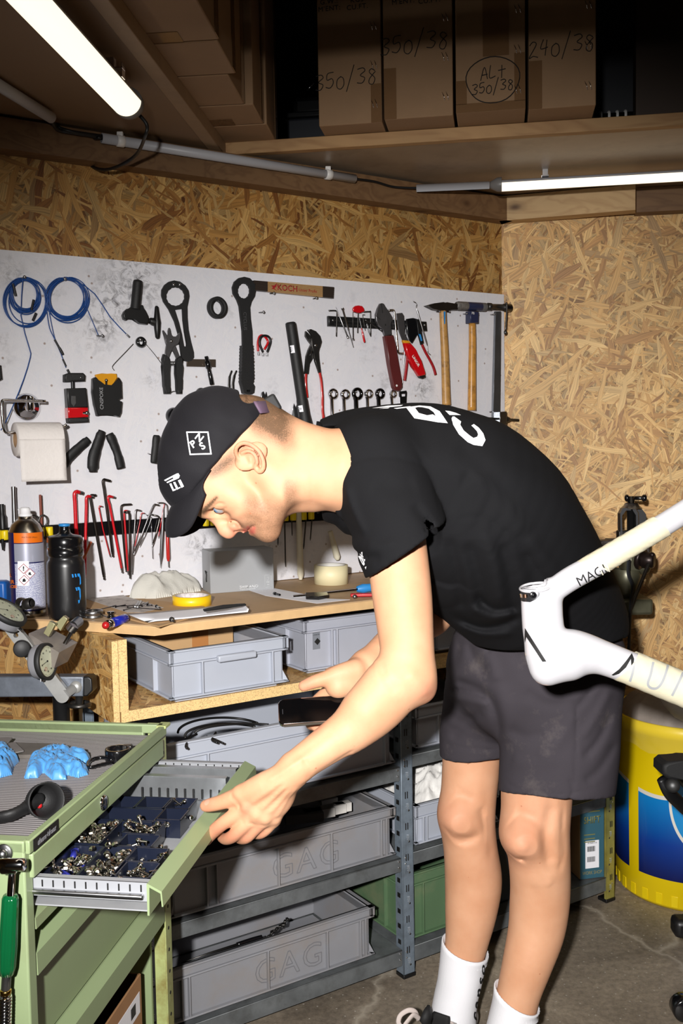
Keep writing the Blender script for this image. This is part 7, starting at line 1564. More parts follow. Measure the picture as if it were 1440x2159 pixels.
t=thing('plastic_drum','large yellow plastic drum with blue wave print, lined with a clear bag','drum',dc)
mxd=Matrix.Translation(dc);HD_=up_to(dc-V((0,Rd,0)),1540)
mb=MB();mb.lathe([(0,0),(Rd*.93,0),(Rd*.965,.012),(Rd*.97,.045),(Rd*.985,.05),(Rd,HD_*.55),(Rd*1.005,HD_-.04),(Rd*1.03,HD_-.036),(Rd*1.03,HD_),(Rd*1.0,HD_+.002),(Rd*.97,HD_),(Rd*.95,.02)],mxd,96);dm=obj('drum_body',mb,drum_mat(),t)
for k in range(30):
 a_=2*math.pi*k/30;mb=MB();mb.box((Rd*.966,0,.028),(.004,.020,.034),mxd@Matrix.Rotation(a_,4,'Z'),bev=.001)
 obj('foot_notch',mb,M('drum_yellow',(226,198,8),.38),t)
mt,tt,pb_=nt('clear_film');pb_.inputs['Base Color'].default_value=(1,1,1,1);pb_.inputs['Alpha'].default_value=.035;pb_.inputs['Roughness'].default_value=.12;pb_.inputs['Specular IOR Level'].default_value=1.0
rows=[];n_=150
for i in range(16):
 row=[]
 for k in range(n_+1):
  a_=2*math.pi*(k%n_)/n_;t_=i/15;z_=HD_+.006-t_*(.105+.03*math.sin(a_*3)+.02*noise.noise(V((a_*3,0,1))));r_=Rd*1.035+.004+.010*abs(noise.noise(V((a_*7,t_*2.5,3))))*(0.3+t_)+.004*noise.noise(V((a_*26,t_*6,5)))
  row.append(mxd@V((r_*math.cos(a_),r_*math.sin(a_),z_)))
 rows.append(row)
mb=MB();mb.sheet(rows);obj('bag_liner',mb,mt,t)
mb=MB();ol=[dc+V((Rd*.96*math.cos(a_),Rd*.96*math.sin(a_),0))for a_ in[2*math.pi*k/28 for k in range(28)]]
crumple('packing_waste',[V((p.x,p.y,0))for p in ol],HD_-.05,.115,M('waste_grey',(150,140,132),.6,var=.2,vscale=14),4.4,'heap of brownish crumpled packing film filling the yellow drum','waste',res=.010,scale=9,base=.75)
g_=[[pz(x,y,z_)for x,y,z_ in r_]for r_ in(((1368,1470,.60),(1400,1474,.62),(1450,1492,.62)),((1390,1496,.58),(1425,1508,.59),(1460,1520,.58)),((1420,1520,.56),(1440,1530,.55),(1470,1540,.55)))]
mb=MB();mb.sheet(g_,.001);o=one('printed_packaging',mb,M('bag_white',(210,206,202),.5),'white plastic packaging with small round symbols on top of the drum','packaging')
ca=P(1420,1625,2.35);t=thing('office_chair','black office chair armrest and castor cut off by the right picture edge','chair',V((1.05,2.45,0)))
mb=MB();q=[P(x,y,2.3)for x,y in((1390,1608),(1400,1600),(1440,1598),(1560,1600),(1560,1640),(1440,1638),(1400,1636),(1389,1625))]
c0_=P(1480,1618,2.3);mxx=axes(V((0,0,0)),RI,UP,None);mb.prism([((p).dot(RI),(p).dot(UP))for p in[pp for pp in q]],c0_.dot(-FW)-.05,c0_.dot(-FW)+.03,axes(V((0,0,0)),RI,UP,-FW),bev=.008);obj('armrest',mb,BLKM,t)
mb=MB();mb.tube(smooth_line([P(1396,1640,2.3),P(1410,1670,2.3),P(1440,1700,2.32),P(1500,1760,2.36),P(1560,1900,2.4)],5),.018,12,flat=.6);mb.cyl(P(1418,1656,2.26),P(1418,1656,2.32),.017);obj('arm_support',mb,BLK,t)
b0=pz(1440,2040,0);b0.z=0
mb=MB();cc=P(1442,1995,2.32);mb.cyl(V((cc.x,cc.y-.02,.032)),V((cc.x,cc.y+.02,.032)),.030,seg=28,bev=.004);obj('castor',mb,BLKG,t)
mb=MB();cc2=P(1440,1965,2.32);mb.box(P(1446,1952,2.32),(.065,.05,.045),bev=.012);mb.tube([P(1450,1945,2.32),P(1600,1900,2.42)],[.022,.03],10);obj('base_arm',mb,BLK,t)
sp_=P(1620,1900,2.44);mb=MB();mb.cyl(V((sp_.x,sp_.y,.05)),V((sp_.x,sp_.y,.5)),.03);mb.box((sp_.x+.02,sp_.y,.52),(.42,.42,.07),bev=.03);obj('seat',mb,BLKM,t)
for k in range(1,5):
 a_=rad(180+72*k);e_=V((sp_.x+.3*math.cos(a_),sp_.y+.3*math.sin(a_),.06));mb=MB();mb.tube([V((sp_.x,sp_.y,.08)),e_],[.03,.02],10);mb.cyl(e_+V((0,-.02,-.028)),e_+V((0,.02,-.028)),.030,seg=24);obj('base_arm',mb,BLK,t)
DV=3.05
def vp_(px,py,d=0.0):return P(px,py,DV+d)
VG=M('vise_olive',(92,90,72),.35,metal=.4,var=.2)
t=thing('bench_vise','olive grey bench vise beside the frame tube, with dark spindle and tommy bar','vise',vp_(1325,1280))
mb=MB();zv=zz(1280,1020,7.712);k_=DV/F
mb.rod([(.040,0),(.046,.2),(.040,.5),(.034,.8),(.02,1)],vp_(1322,1200),vp_(1318,1262),24);mb.box(vp_(1338,1180,.02),(.085,.09,.09),bev=.02);mb.box(vp_(1328,1272,.03),(.10,.16,.05),bev=.01);obj('vise_body',mb,VG,t)
mb=MB();mb.box(vp_(1322,1152),(.13,.05,.05),bev=.006);mb.box(vp_(1300,1148,-.01),(.11,.05,.03),bev=.004);obj('vise_jaw',mb,M('jaw_brown',(70,62,58),.5,metal=.4),t)
mb=MB();mb.cyl(vp_(1352,1180,-.05),vp_(1380,1182,-.07),.024,seg=28,bev=.004);mb.cyl(vp_(1346,1176,-.04),vp_(1356,1179,-.05),.034,seg=28,bev=.004);mb.ball(vp_(1375,1170,-.08),.0085,14);obj('spindle',mb,M('spindle_brown',(44,34,32),.35,metal=.6),t)
mb=MB();mb.cyl(vp_(1368,1188,-.09),vp_(1330,1282,-.09),.0055,seg=12);obj('tommy_bar',mb,STLD,t)
mb=MB();mb.tube(smooth_line([vp_(1326,1180,-.11),vp_(1325,1210,-.11),vp_(1334,1236,-.11),vp_(1330,1270,-.10),vp_(1327,1330,-.10),vp_(1326,1380,-.1)],5),.010,8,flat=.3);tag(obj('nylon_strap',mb,M('strap_navy',(26,28,34),.8)),'dark strap hanging down in front of the bench vise','strap')
t=thing('facing_clamp','aluminium frame clamp tool with black T-handle standing above the vise','clamp',vp_(1325,1150))
mb=MB();inv=axes(V((0,0,0)),RI,UP,-FW)
def vpr(mb,pts,d0,d1,holes=(),bev=0):f=lambda l:[((lambda p:(p.dot(RI),p.dot(UP)))(P(x,y,DV-(d0+d1)/2)))for x,y in l];c_=vp_(1330,1110).dot(-FW);mb.prism(f(pts),c_+d0,c_+d1,inv,holes=[f(h)for h in holes],bev=bev)
vpr(mb,zv([(195,1000),(195,480),(240,395),(440,395),(485,480),(485,1000)]),0,.03,[zv([(225,990),(225,520),(290,435),(400,432),(450,515),(450,990)])]);vpr(mb,zv([(440,395),(530,405),(600,500),(600,1000),(485,1000),(485,480)]),-.05,-.001);obj('clamp_frame',mb,M('anodised_grey',(96,96,98),.35,metal=.8),t)
mb=MB();q=zv([(395,400),(395,315)]);mb.rod([(.034,0),(.024,.55),(.020,1)],vp_(*q[0],-.0),vp_(*q[1],-.0),28);obj('cap_nut',mb,STL,t)
mb=MB();q=zv([(390,310),(388,200)]);mb.cyl(vp_(*q[0]),vp_(*q[1]),.0105);q2=zv([(295,232),(635,232)]);mb.rod([(.008,0),(.011,.03),(.011,.12),(.006,.16),(.006,.78),(.0105,.84),(.0115,.97),(.008,1)],vp_(*q2[0]),vp_(*q2[1]),16);obj('t_handle',mb,BLKG,t)
mb=MB();q=zv([(385,400),(385,1000)]);mb.cyl(vp_(*q[0],-.015),vp_(*q[1],-.015),.012);mb.box(vp_(1322,1128,-.015),(.06,.03,.03),bev=.004);obj('spindle',mb,BLK,t)
# ---------------------------------------------------------------- dial gauge jig at the left
DJ=2.14;KJ=1.14
def jp(px,py,d=0.0):return P(px,py,DJ+d)
zj=zz(0,1230,6.545)
JAL=M('jig_alloy',(150,150,148),.38,metal=.3,var=.15,vscale=25)
t=thing('alignment_jig','steel alignment jig with square tube arm and angled lever under the dial gauges','jig',jp(100,1460))
def jpr(mb,pts,d0,d1,holes=(),bev=0):f=lambda l:[((lambda p:(p.dot(RI),p.dot(UP)))(P(x,y,DJ-(d0+d1)/2)))for x,y in l];c_=jp(80,1400).dot(-FW);mb.prism(f(pts),c_+d0,c_+d1,inv,holes=[f(h)for h in holes],bev=bev)
mb=MB();jpr(mb,zj([(-400,1262),(1190,1262),(1190,1530),(-400,1545)]),-.045,.0,bev=.003);obj('square_tube',mb,M('tube_scuffed',(104,110,120),.4,metal=.3,var=.35,vscale=16,dirt=(60,60,62),dscale=14,damt=.6),t)
mb=MB();jpr(mb,zj([(1190,1262),(1262,1262),(1305,1290),(1320,1450),(1250,1525),(1190,1530)]),-.046,.002,bev=.003);obj('end_cap',mb,BLK,t)
mb=MB();c_=jp(*zj([(1050,1430)])[0],-.001);mb.lathe([(0,.010),(.006,.010),(.0095,.008),(.0125,.006),(.0145,0)],axes(c_,RI,UP,-FW),32);mb.cyl(jp(*zj([(900,1530)])[0],-.03),jp(*zj([(1010,1450)])[0],-.01),.010,seg=20);obj('hub',mb,JAL,t)
mb=MB();q=zj([(1095,1540),(1095,1660),(1095,1640),(1095,1700)]);mb.cyl(jp(*q[0],.02),jp(*q[1],.02),.0085,seg=18);mb.rod([(.022,0),(.026,.3),(.026,.8),(.018,1)],jp(*q[2],.02),jp(*q[3],.02),24);obj('clamp_knob',mb,STLD,t)
mb=MB();a0_,a1_=zj([(110,640)])[0],zj([(880,1540)])[0]
hole_c=lambda cx,cy,r_:[(cx+r_*math.cos(a_),cy+r_*math.sin(a_))for a_ in[2*math.pi*k/20 for k in range(20)]]
cap_=[(880+95*math.cos(rad(a_)),1540+95*math.sin(rad(a_)))for a_ in range(-40,141,15)]
jpr(mb,zj([(215,565),(370,740),(955,1478)]+cap_+[(805,1600),(640,1380),(40,615)]),.012,.028,[zj(hole_c(226,715,34))],bev=0);lv=obj('lever_arm',mb,JAL,t)
mb=MB();c_=jp(*zj([(865,1530)])[0],-.030);mb.lathe([(0,.001),(.004,.002),(.0085,.002),(.0095,0)],axes(c_,RI,UP,-FW),24);obj('pivot_pin',mb,STL,lv)
mb=MB();c_=jp(*zj([(300,900)])[0],-.052);mb.lathe([(0,.010),(.0155,.010),(.0175,.008),(.0175,-.010),(.0155,-.012),(0,-.012)],axes(c_,(RI*.94+FW*.3),UP,None),40);obj('round_knob',mb,M('knob_black',(30,30,31),.55),t)
mb=MB();bx=axes(jp(*zj([(800,950)])[0],-.02),(RI*.80+UP*.10-FW*.50),UP*.9+RI*-.1,None)
P_={k:jp(*zj([v])[0],d)for k,v,d in(('a',(395,690),.0),('b',(815,955),-.05),('c',(1070,815),.02),('d',(640,590),.07),('e',(745,1175),-.045),('f',(935,1080),.02),('g',(385,800),.0))}
vs=[P_['a'],P_['b'],P_['c'],P_['d'],P_['g']+UP*-.02,P_['e'],P_['f'],P_['d']-UP*.075]
mb.add(vs,[(0,1,2,3),(0,4,5,1),(1,5,6,2),(2,6,7,3),(3,7,4,0),(4,7,6,5)]);obj('machined_block',mb,M('block_brown_steel',(140,132,126),.35,metal=.25,var=.2,vscale=20),t)
for(q4,nm)in((((605,685),(690,520),(765,560),(680,735)),.0),(((760,560),(880,445),(935,490),(840,655)),.03)):
 mb=MB();jpr(mb,zj(list(q4)),.0-nm,.018-nm,bev=.001);obj('brass_fin',mb,M('fin_brassy',(150,146,110),.3,metal=.4,var=.15),t)
mb=MB();q=zj([(890,830),(985,670),(965,650),(1020,580),(1000,590),(1090,520)]);mb.cyl(jp(*q[0],-.01),jp(*q[1],-.01),.0045);mb.cyl(jp(*q[2],-.02),jp(*q[3],-.02),.012,seg=4);mb.cyl(jp(*q[4],0),jp(*q[5],.03),.011,seg=20);obj('locating_pin',mb,STL,t)
mb=MB();mb.cyl(V((jp(128,1500).x,jp(128,1500).y+.02,0)),jp(128,1465,.02),.018);mb.box((jp(128,1500).x,jp(128,1500).y+.02,.01),(.2,.2,.02));obj('stand_post',mb,BLK,t)
DIALF=M('dial_face',(186,190,166),.3,coat=.6,dirt=(120,116,90),dscale=40,damt=.5)
def dial(cx,cy,nrm,up,R_,label,needle):
 c_=jp(cx,cy,-.055);mxx=axes(c_,up.cross(nrm),up,nrm);t=thing('dial_gauge',label,'dial gauge',mx=mxx)
 mb=MB();mb.lathe([(0,-.024),(R_*.93,-.024),(R_*.96,-.020),(R_*.96,-.006)],None,48);obj('gauge_case',mb,M('case_alloy',(160,160,166),.3,metal=.35),t,world=False)
 mb=MB();pr=[(R_*.96,-.008),(R_*1.03,-.006),(R_*1.03,.003),(R_*.96,.005),(R_*.88,.004),(R_*.86,.001)];mb.lathe(pr,None,72);obj('bezel',mb,M('bezel_black',(28,28,28),.6),t,world=False)
 mb=MB();mb.lathe([(0,.0015),(R_*.87,.0015)],None,48);df=obj('dial',mb,DIALF,t,world=False)
 mb=MB()
 for k in range(50):a_=2*math.pi*k/50;r0=R_*(.72 if k%5==0 else .77);mb.box(((r0+R_*.82)/2,0,.0019),(R_*.82-r0,.0004,.0002),Matrix.Rotation(a_,4,'Z'))
 mb.box((R_*.3,0,.0025),(R_*.66,.0009,.0003),Matrix.Rotation(rad(needle),4,'Z'));mb.lathe([(0,.003),(.002,.003),(.0022,.002)],None,12)
 for k in range(10):a_=rad(90-36*k);write(mb,str(k*10),Matrix.Translation((R_*.58*math.cos(a_),R_*.58*math.sin(a_),.0018)),.0055,.0002)
 obj('scale_marks',mb,INK,df,world=False)
 mb=MB();mb.tube([V((-.008+.004*math.cos(a_),-R_*.42+.004*math.sin(a_),.0022))for a_ in[2*math.pi*k/14 for k in range(14)]],.0003,4,closed=True);obj('red_mark',mb,REDP,df,world=False)
 mb=MB();mb.cyl((0,-R_*.96,-.014),(0,-R_*1.12,-.014),.004,seg=14);obj('stem',mb,STL,t,world=False);return t
dial(98,1394,(RI*.95-FW*.25+UP*.10).normalized(),UP,.033*KJ,'lower dial gauge turned half right on the jig lever',195)
dial(14,1288,(RI*.55-FW*.12+UP*.75).normalized(),(UP*.8-RI*.45).normalized(),.040*KJ,'upper dial gauge facing up right, cut by the picture edge',150)
mb=MB();q=zj([(260,260),(340,290),(440,270)]);mb.rod([(.010,0),(.012,.3),(.012,1)],jp(*q[0],-.08),jp(*q[1],-.09),20);mb.rod([(.009,0),(.012,.2),(.012,.8),(.009,1)],jp(*q[1],-.09),jp(*q[2],-.10),14);one('plunger_knob',mb,STLD,'knurled dark plunger knob beside the upper dial gauge','knob')
# ---------------------------------------------------------------- the mechanic
PER=thing('person','person in black cap, t-shirt and charcoal shorts bending over the open drawer','person',P(1060,2150,2.15).copy())
PER.location.z=0.0;MW[PER.name]=frame((PER.location.x,PER.location.y,0));PER.matrix_world=MW[PER.name]
def bb(pts,pad):
 a_=np.array([[p[0],p[1],p[2]]for p in pts]);return a_.min(0)-pad,a_.max(0)+pad
def union(a_,b_,k=0.0):
 if k>0:
  hh_=np.maximum(k-np.abs(a_.v-b_.v),0)/k;a_.v=np.minimum(a_.v,b_.v)-hh_*hh_*k*0.25
 else:a_.v=np.minimum(a_.v,b_.v)
# ---- materials
def skin_mat():
 mt,t,b=nt('skin');L=t.links.new
 at=N(t,'ShaderNodeAttribute',attribute_name='tone');sp=N(t,'ShaderNodeSeparateColor');L(at.outputs['Color'],sp.inputs[0])
 tc=N(t,'ShaderNodeTexCoord')
 n1=N(t,'ShaderNodeTexNoise',Scale=18.0,Detail=5.0);L(tc.outputs['Object'],n1.inputs['Vector'])
 r=ramp(t,[(0.3,srgb((196,144,110))),(0.7,srgb((206,157,124)))]);L(n1.outputs[0],r.inputs[0])
 m1=N(t,'ShaderNodeMix',data_type='RGBA');L(sp.outputs[0],m1.inputs[0]);L(r.outputs[0],m1.inputs[6]);m1.inputs[7].default_value=(*srgb((188,92,80)),1)
 n2=N(t,'ShaderNodeTexNoise',Scale=520.0,Detail=2.0,Roughness=0.7);L(tc.outputs['Object'],n2.inputs['Vector'])
 n4=N(t,'ShaderNodeTexNoise',Scale=60.0,Detail=3.0);L(tc.outputs['Object'],n4.inputs['Vector'])
 ad=N(t,'ShaderNodeMath',operation='MULTIPLY_ADD');L(n2.outputs[0],ad.inputs[0]);ad.inputs[1].default_value=1.7;L(n4.outputs[0],ad.inputs[2])
 r3=N(t,'ShaderNodeMath',operation='MULTIPLY',use_clamp=True);L(ad.outputs[0],r3.inputs[0]);L(sp.outputs[1],r3.inputs[1])
 m2=N(t,'ShaderNodeMix',data_type='RGBA');L(r3.outputs[0],m2.inputs[0]);L(m1.outputs[2],m2.inputs[6]);m2.inputs[7].default_value=(*srgb((96,72,52)),1)
 v=N(t,'ShaderNodeTexVoronoi',Scale=26.0);L(tc.outputs['Object'],v.inputs['Vector']);r4=ramp(t,[(0.03,0.7),(0.055,0.0)]);L(v.outputs['Distance'],r4.inputs[0])
 m3=N(t,'ShaderNodeMix',data_type='RGBA');L(r4.outputs[0],m3.inputs[0]);L(m2.outputs[2],m3.inputs[6]);m3.inputs[7].default_value=(*srgb((168,104,74)),1)
 L(m3.outputs[2],b.inputs['Base Color']);b.inputs['Roughness'].default_value=0.58;b.inputs['Specular IOR Level'].default_value=0.3
 b.inputs['Subsurface Weight'].default_value=0.12;b.inputs['Subsurface Radius'].default_value=(0.010,0.004,0.002);b.inputs['Subsurface Scale'].default_value=1.0
 n3=N(t,'ShaderNodeTexNoise',Scale=260.0,Detail=3.0);L(tc.outputs['Object'],n3.inputs['Vector']);bp=N(t,'ShaderNodeBump',Strength=0.12,Distance=0.001);L(n3.outputs[0],bp.inputs['Height']);L(bp.outputs[0],b.inputs['Normal'])
 return mt
SKIN=skin_mat()
def fabric(name,col,scale=900,sheen=0.25,rough=0.85,dust=None,var=0.06):
 mt,t,b=nt(name);L=t.links.new;tc=N(t,'ShaderNodeTexCoord');c=srgb(col)
 n1=N(t,'ShaderNodeTexNoise',Scale=7.0,Detail=5.0);L(tc.outputs['Object'],n1.inputs['Vector']);r=ramp(t,[(0.3,tuple(x*(1-var)for x in c)),(0.7,tuple(x*(1+var)for x in c))]);L(n1.outputs[0],r.inputs[0]);out=r.outputs[0]
 if dust:
  n4=N(t,'ShaderNodeTexNoise',Scale=10.0,Detail=9.0,Roughness=0.7);L(tc.outputs['Object'],n4.inputs['Vector']);r4=ramp(t,[(0.56,0.0),(0.78,0.5)]);L(n4.outputs[0],r4.inputs[0])
  m_=N(t,'ShaderNodeMix',data_type='RGBA');L(r4.outputs[0],m_.inputs[0]);L(out,m_.inputs[6]);m_.inputs[7].default_value=(*srgb(dust),1);out=m_.outputs[2]
 L(out,b.inputs['Base Color']);b.inputs['Roughness'].default_value=rough;b.inputs['Specular IOR Level'].default_value=0.12
 b.inputs['Sheen Weight'].default_value=sheen;b.inputs['Sheen Roughness'].default_value=0.5;b.inputs['Sheen Tint'].default_value=(0.8,0.8,0.9,1)
 n2=N(t,'ShaderNodeTexNoise',Scale=scale,Detail=2.0);L(tc.outputs['Object'],n2.inputs['Vector']);bp=N(t,'ShaderNodeBump',Strength=0.25,Distance=0.001);L(n2.outputs[0],bp.inputs['Height']);L(bp.outputs[0],b.inputs['Normal'])
 return mt
SHIRT=fabric('shirt_black',(20,20,22),sheen=0.0)
SHORTS=fabric('shorts_charcoal',(58,54,59),sheen=0.0,dust=(104,96,92))
CAPM=fabric('cap_black',(27,26,29),sheen=0.02,rough=0.7)
SOCK=fabric('sock_white',(226,226,230),scale=400,sheen=0.1)
PRINT=M('white_print',(236,236,240),0.7)
# ---- head
DH=1.70
def hp(px,py,side=0.0):
 r=ray(px,py);return EYE+r*(DH-side)
hu=(RI*-0.92+UP*0.39).normalized();hb=(RI*0.39+UP*0.92).normalized();hs=-FW
HR=Matrix((hu,hb,hs)).transposed()
s=SDF(*bb([hp(330,820,.1),hp(730,1160,-.1),hp(330,1160,.1),hp(730,820,-.1)],0.005),0.0022);HD=s
s.ell(hp(458,957),(0.086,0.100,0.075),HR)
s.ell(hp(520,912),(0.055,0.052,0.060),HR,k=0.03)
s.ell(hp(488,1038),(0.078,0.044,0.060),HR,k=0.03)
s.ell(hp(455,1030),(0.045,0.052,0.062),HR,k=0.02)
s.ell(hp(545,1068),(0.050,0.044,0.050),HR,k=0.025)
for q in(1,-1):
 s.cone(hp(592,1036,q*.046),hp(560,1112,q*.016),0.021,0.017,0.02)
 s.cone(hp(566,1000,q*.056),hp(592,1036,q*.046),0.016,0.018,0.025)
 s.ell(hp(497,1046,q*.050),(0.026,0.016,0.016),HR,k=0.02)
 s.cone(hp(436,1074,q*.006),hp(446,1056,q*.040),0.0085,0.0085,0.014)
 s.ell(hp(522,1074,q*.036),(0.026,0.018,0.018),HR,k=0.02)
s.cone(hp(567,1121,.006),hp(567,1121,-.006),0.0165,0.0165,0.018)
s.cone(hp(560,958),hp(640,986),0.058,0.063,0.035);s.cone(hp(640,986),hp(720,992),0.063,0.073,0.02)
s.cone(hp(538,905),hp(630,955),0.050,0.046,0.03)
s.cone(hp(560,990,.050),hp(690,1030,.040),0.013,0.016,0.03)
s.cone(hp(612,1052,0),hp(650,1040,0),0.02,0.03,0.02)
for q in(1,-1):
 s.ell(hp(458,1088,q*.032),(0.018,0.014,0.017),HR,k=0.012,mode='cut')
 s.ell(hp(468,1060,q*.030),(0.016,0.016,0.016),HR,k=0.006)
s.cone(hp(443,1080),hp(474,1115),0.0075,0.0105,0.010);s.cone(hp(474,1116),hp(482,1121),0.0115,0.0115,0.006)
s.cone(hp(482,1119),hp(500,1108),0.0105,0.008,0.008)
for q in(1,-1):
 s.ell(hp(494,1108,q*.0125),(0.0105,0.0085,0.0075),HR,k=0.005)
 s.ell(hp(499,1118,q*.0075),(0.005,0.005,0.0035),HR,k=0.002,mode='cut')
s.cone(hp(511,1104),hp(548,1116),0.0105,0.0105,0.012)
for q in(1,-1):
 s.cone(hp(516,1117,0),hp(530,1106,q*.020),0.0058,0.0035,0.004);s.cone(hp(531,1119,0),hp(538,1107,q*.019),0.0068,0.004,0.004)
 s.groove([hp(523,1124,0),hp(527,1114,q*.014),hp(536,1103,q*.024)],0.0022,0.0040)
s.groove([hp(547,1123,-.01),hp(547,1123,.01)],0.006,0.0030)
s.groove([hp(497,1097,.020),hp(512,1088,.032),hp(536,1088,.040)],0.006,0.0026);s.groove([hp(484,1104,.018),hp(494,1098,.022),hp(504,1108,.018)],0.003,0.0030)
s.groove([hp(447,1077,.045),hp(470,1085,.030)],0.003,0.0015)
ear=[(503,968),(497,955),(499,943),(509,935),(521,935),(534,941),(546,952),(553,966),(556,980),(553,990),(547,993),(541,988),(537,978)]
eo=[.080,.082,.085,.088,.090,.092,.093,.092,.089,.085,.081,.079,.078]
s.ell(hp(529,962,.076),(0.020,0.030,0.007),Matrix(((RI*.6-UP*.8),(RI*.8+UP*.6),hs)).transposed(),k=0.006)
s.chain([hp(x,y,o)for(x,y),o in zip(ear,eo)],[0.0034,0.0036,0.0036,0.0038,0.0038,0.0038,0.0038,0.0037,0.0038,0.0044,0.0050,0.0045,0.0035],k=0.002)
s.chain([hp(510,955,.083),hp(524,951,.087),hp(537,960,.088),hp(542,974,.086),hp(538,982,.082)],[.003,.0036,.004,.0036,.003],k=0.003)
s.ell(hp(526,968,.084),(0.008,0.010,0.007),HR,k=0.004,mode='cut')
s.cone(hp(518,968,.077),hp(521,976,.078),0.0048,0.0045,0.003)
HD.creases([([(508,1118),(520,1122),(528,1113),(539,1107)],.0016,.0035),([(484,1104),(491,1098),(501,1102),(506,1112)],.0020,.0030),([(503,1100),(516,1092),(540,1096),(552,1110)],.006,.0016),([(446,1078),(458,1062),(474,1062)],.0016,.0022),([(452,1084),(466,1078),(478,1068)],.0014,.0018),([(470,1088),(490,1082),(505,1070)],.006,.0010)],DH+.005)
def head_tone(p):
 """colours that belong to the skin itself: lips, ears, nose, stubble, cropped hair"""
 q=p-np.array(EYE);f=q@np.array(FW);X=720+F*(q@np.array(RI))/f;Y=1079.5-F*(q@np.array(UP))/f
 c=np.zeros((len(p),4));c[:,3]=1
 def blob(x,y,r):return np.exp(-(((X-x)**2+(Y-y)**2)/(r*r)))
 lips=np.maximum(blob(516,1119,6),blob(523,1113,4.5))+np.maximum(blob(532,1121,6.5),blob(535,1114,4.5));c[:,0]=np.clip(lips*1.2,0,0.9)
 c[:,0]=np.maximum(c[:,0],0.38*np.clip(blob(545,960,22)+blob(520,938,14)+blob(490,1122,22),0,1))
 jaw=sstep(-26,22,-((X-560)*0.30+(1052-Y)))*sstep(500,530,X)*sstep(640,606,X)
 jaw=np.maximum(jaw*sstep(1000,1060,Y),sstep(590,606,X)*sstep(640,615,X)*sstep(985,1040,Y))*(1-np.clip(lips*1.3,0,1))
 c[:,1]=0.42*jaw
 c[:,1]=np.maximum(c[:,1],0.34*blob(508,1108,12))
 nape=sstep(0,60,-(Y-868-(X-530)*0.50)+66)*sstep(505,540,X)*sstep(640,592,X)
 side=sstep(0,34,34-np.abs((X-470)*0.72+(Y-982)))*sstep(425,450,X)*sstep(515,482,X)*sstep(1026,990,Y)
 top=sstep(60,30,Y-850+(X-500)*-0.55)*sstep(560,520,X+(Y-840)*-.6)
 c[:,1]=np.maximum(c[:,1],0.80*np.clip(nape,0,1));c[:,1]=np.maximum(c[:,1],0.62*side);c[:,1]=np.maximum(c[:,1],0.75*(sstep(880,858,Y)*sstep(470,490,X)))
 c[:,1]=np.maximum(c[:,1],0.85*np.clip(np.maximum.reduce([blob(428+4*k,1079-4.2*k,6.5-.4*k)for k in range(8)]),0,1))
 return c
# ---- near arm and hand
GR=0.0026
arm=[P(800,1000,1.74),P(826,1090,1.675),P(846,1240,1.625),P(857,1350,1.61),P(864,1425,1.60)]
s=SDF(*bb(arm+[P(400,1600,1.5),P(930,1500,1.7),P(700,1800,1.55),P(420,1800,1.66)],0.02),GR);AR=s
s.chain(arm,[0.050,0.051,0.0500,0.0445,0.042],k=0.03)
s.cone(P(870,1390,1.625),P(880,1440,1.61),0.026,0.022,0.02);s.ell(P(892,1456,1.605),(0.017,0.017,0.017),k=0.018)
s.chain([P(856,1428,1.60),P(800,1488,1.59),P(745,1534,1.58),P(690,1572,1.565),P(628,1616,1.55)],[0.0410,0.0425,0.0375,0.0315,0.0270],k=0.02)
s.cone(P(812,1440,1.58),P(770,1490,1.575),0.034,0.030,0.03)
wr=P(622,1620,1.55)
MC={'i':P(520,1702,1.572),'m':P(538,1718,1.568),'r':P(557,1727,1.572),'l':P(578,1728,1.582)}
for k_,r0,r1 in(('i',.0190,.0125),('m',.0195,.0125),('r',.0185,.0115),('l',.0165,.0105)):s.cone(P(618,1624,1.552),MC[k_],r0+.002,r1,0.012)
s.ell(P(575,1672,1.572),(0.034,0.034,0.018),HR,k=0.015)
def finger(pts,rs,k=0.006):s.chain(pts,rs,k=k)
finger([MC['i'],P(478,1730,1.585),P(454,1749,1.600),P(441,1764,1.618),P(436,1772,1.632)],[.0128,.0112,.0112,.0098,.0085])
finger([MC['m'],P(505,1750,1.578),P(489,1764,1.592),P(476,1769,1.615),P(468,1766,1.636)],[.0126,.0108,.0108,.0094,.0082])
finger([MC['r'],P(535,1750,1.580),P(520,1765,1.590),P(507,1768,1.612),P(498,1763,1.634)],[.0118,.0102,.0102,.009,.008])
finger([MC['l'],P(562,1748,1.588),P(549,1757,1.598),P(537,1758,1.615),P(528,1754,1.632)],[.0106,.0092,.0092,.0082,.0074])
s.chain([P(600,1640,1.548),P(560,1652,1.552),P(510,1674,1.570)],[.020,.0190,.0150],k=0.014)
finger([P(510,1674,1.570),P(470,1690,1.592),P(444,1697,1.606),P(434,1699,1.612)],[.0145,.0122,.0112,.0098])
for(x,y,d)in((520,1700,1.560),(540,1716,1.557),(560,1725,1.560),(580,1726,1.571)):s.ell(P(x,y,d),(.008,.008,.007),HR,k=0.008)
for a_,b_ in(((526,1697),(600,1640)),((546,1712),(606,1650)),((565,1720),(612,1660)),((584,1721),(622,1664))):s.groove([P(*a_,1.557),P(*b_,1.535)],0.0032,-0.0014)
for a_,b_ in(((449,1738),(462,1758)),((444,1742),(457,1761)),((485,1754),(494,1770)),((514,1757),(523,1770))):s.groove([P(*a_,1.588),P(*b_,1.592)],0.0014,0.0010)
s.groove([P(466,1682,1.58),P(470,1702,1.585)],0.0014,0.0009);s.groove([P(638,1590,1.53),P(650,1640,1.53)],0.004,0.0012)
s.groove([P(690,1545,1.535),P(640,1590,1.525)],0.004,-0.0014);s.groove([P(740,1585,1.55),P(680,1630,1.54),P(640,1660,1.535)],0.004,0.0016)
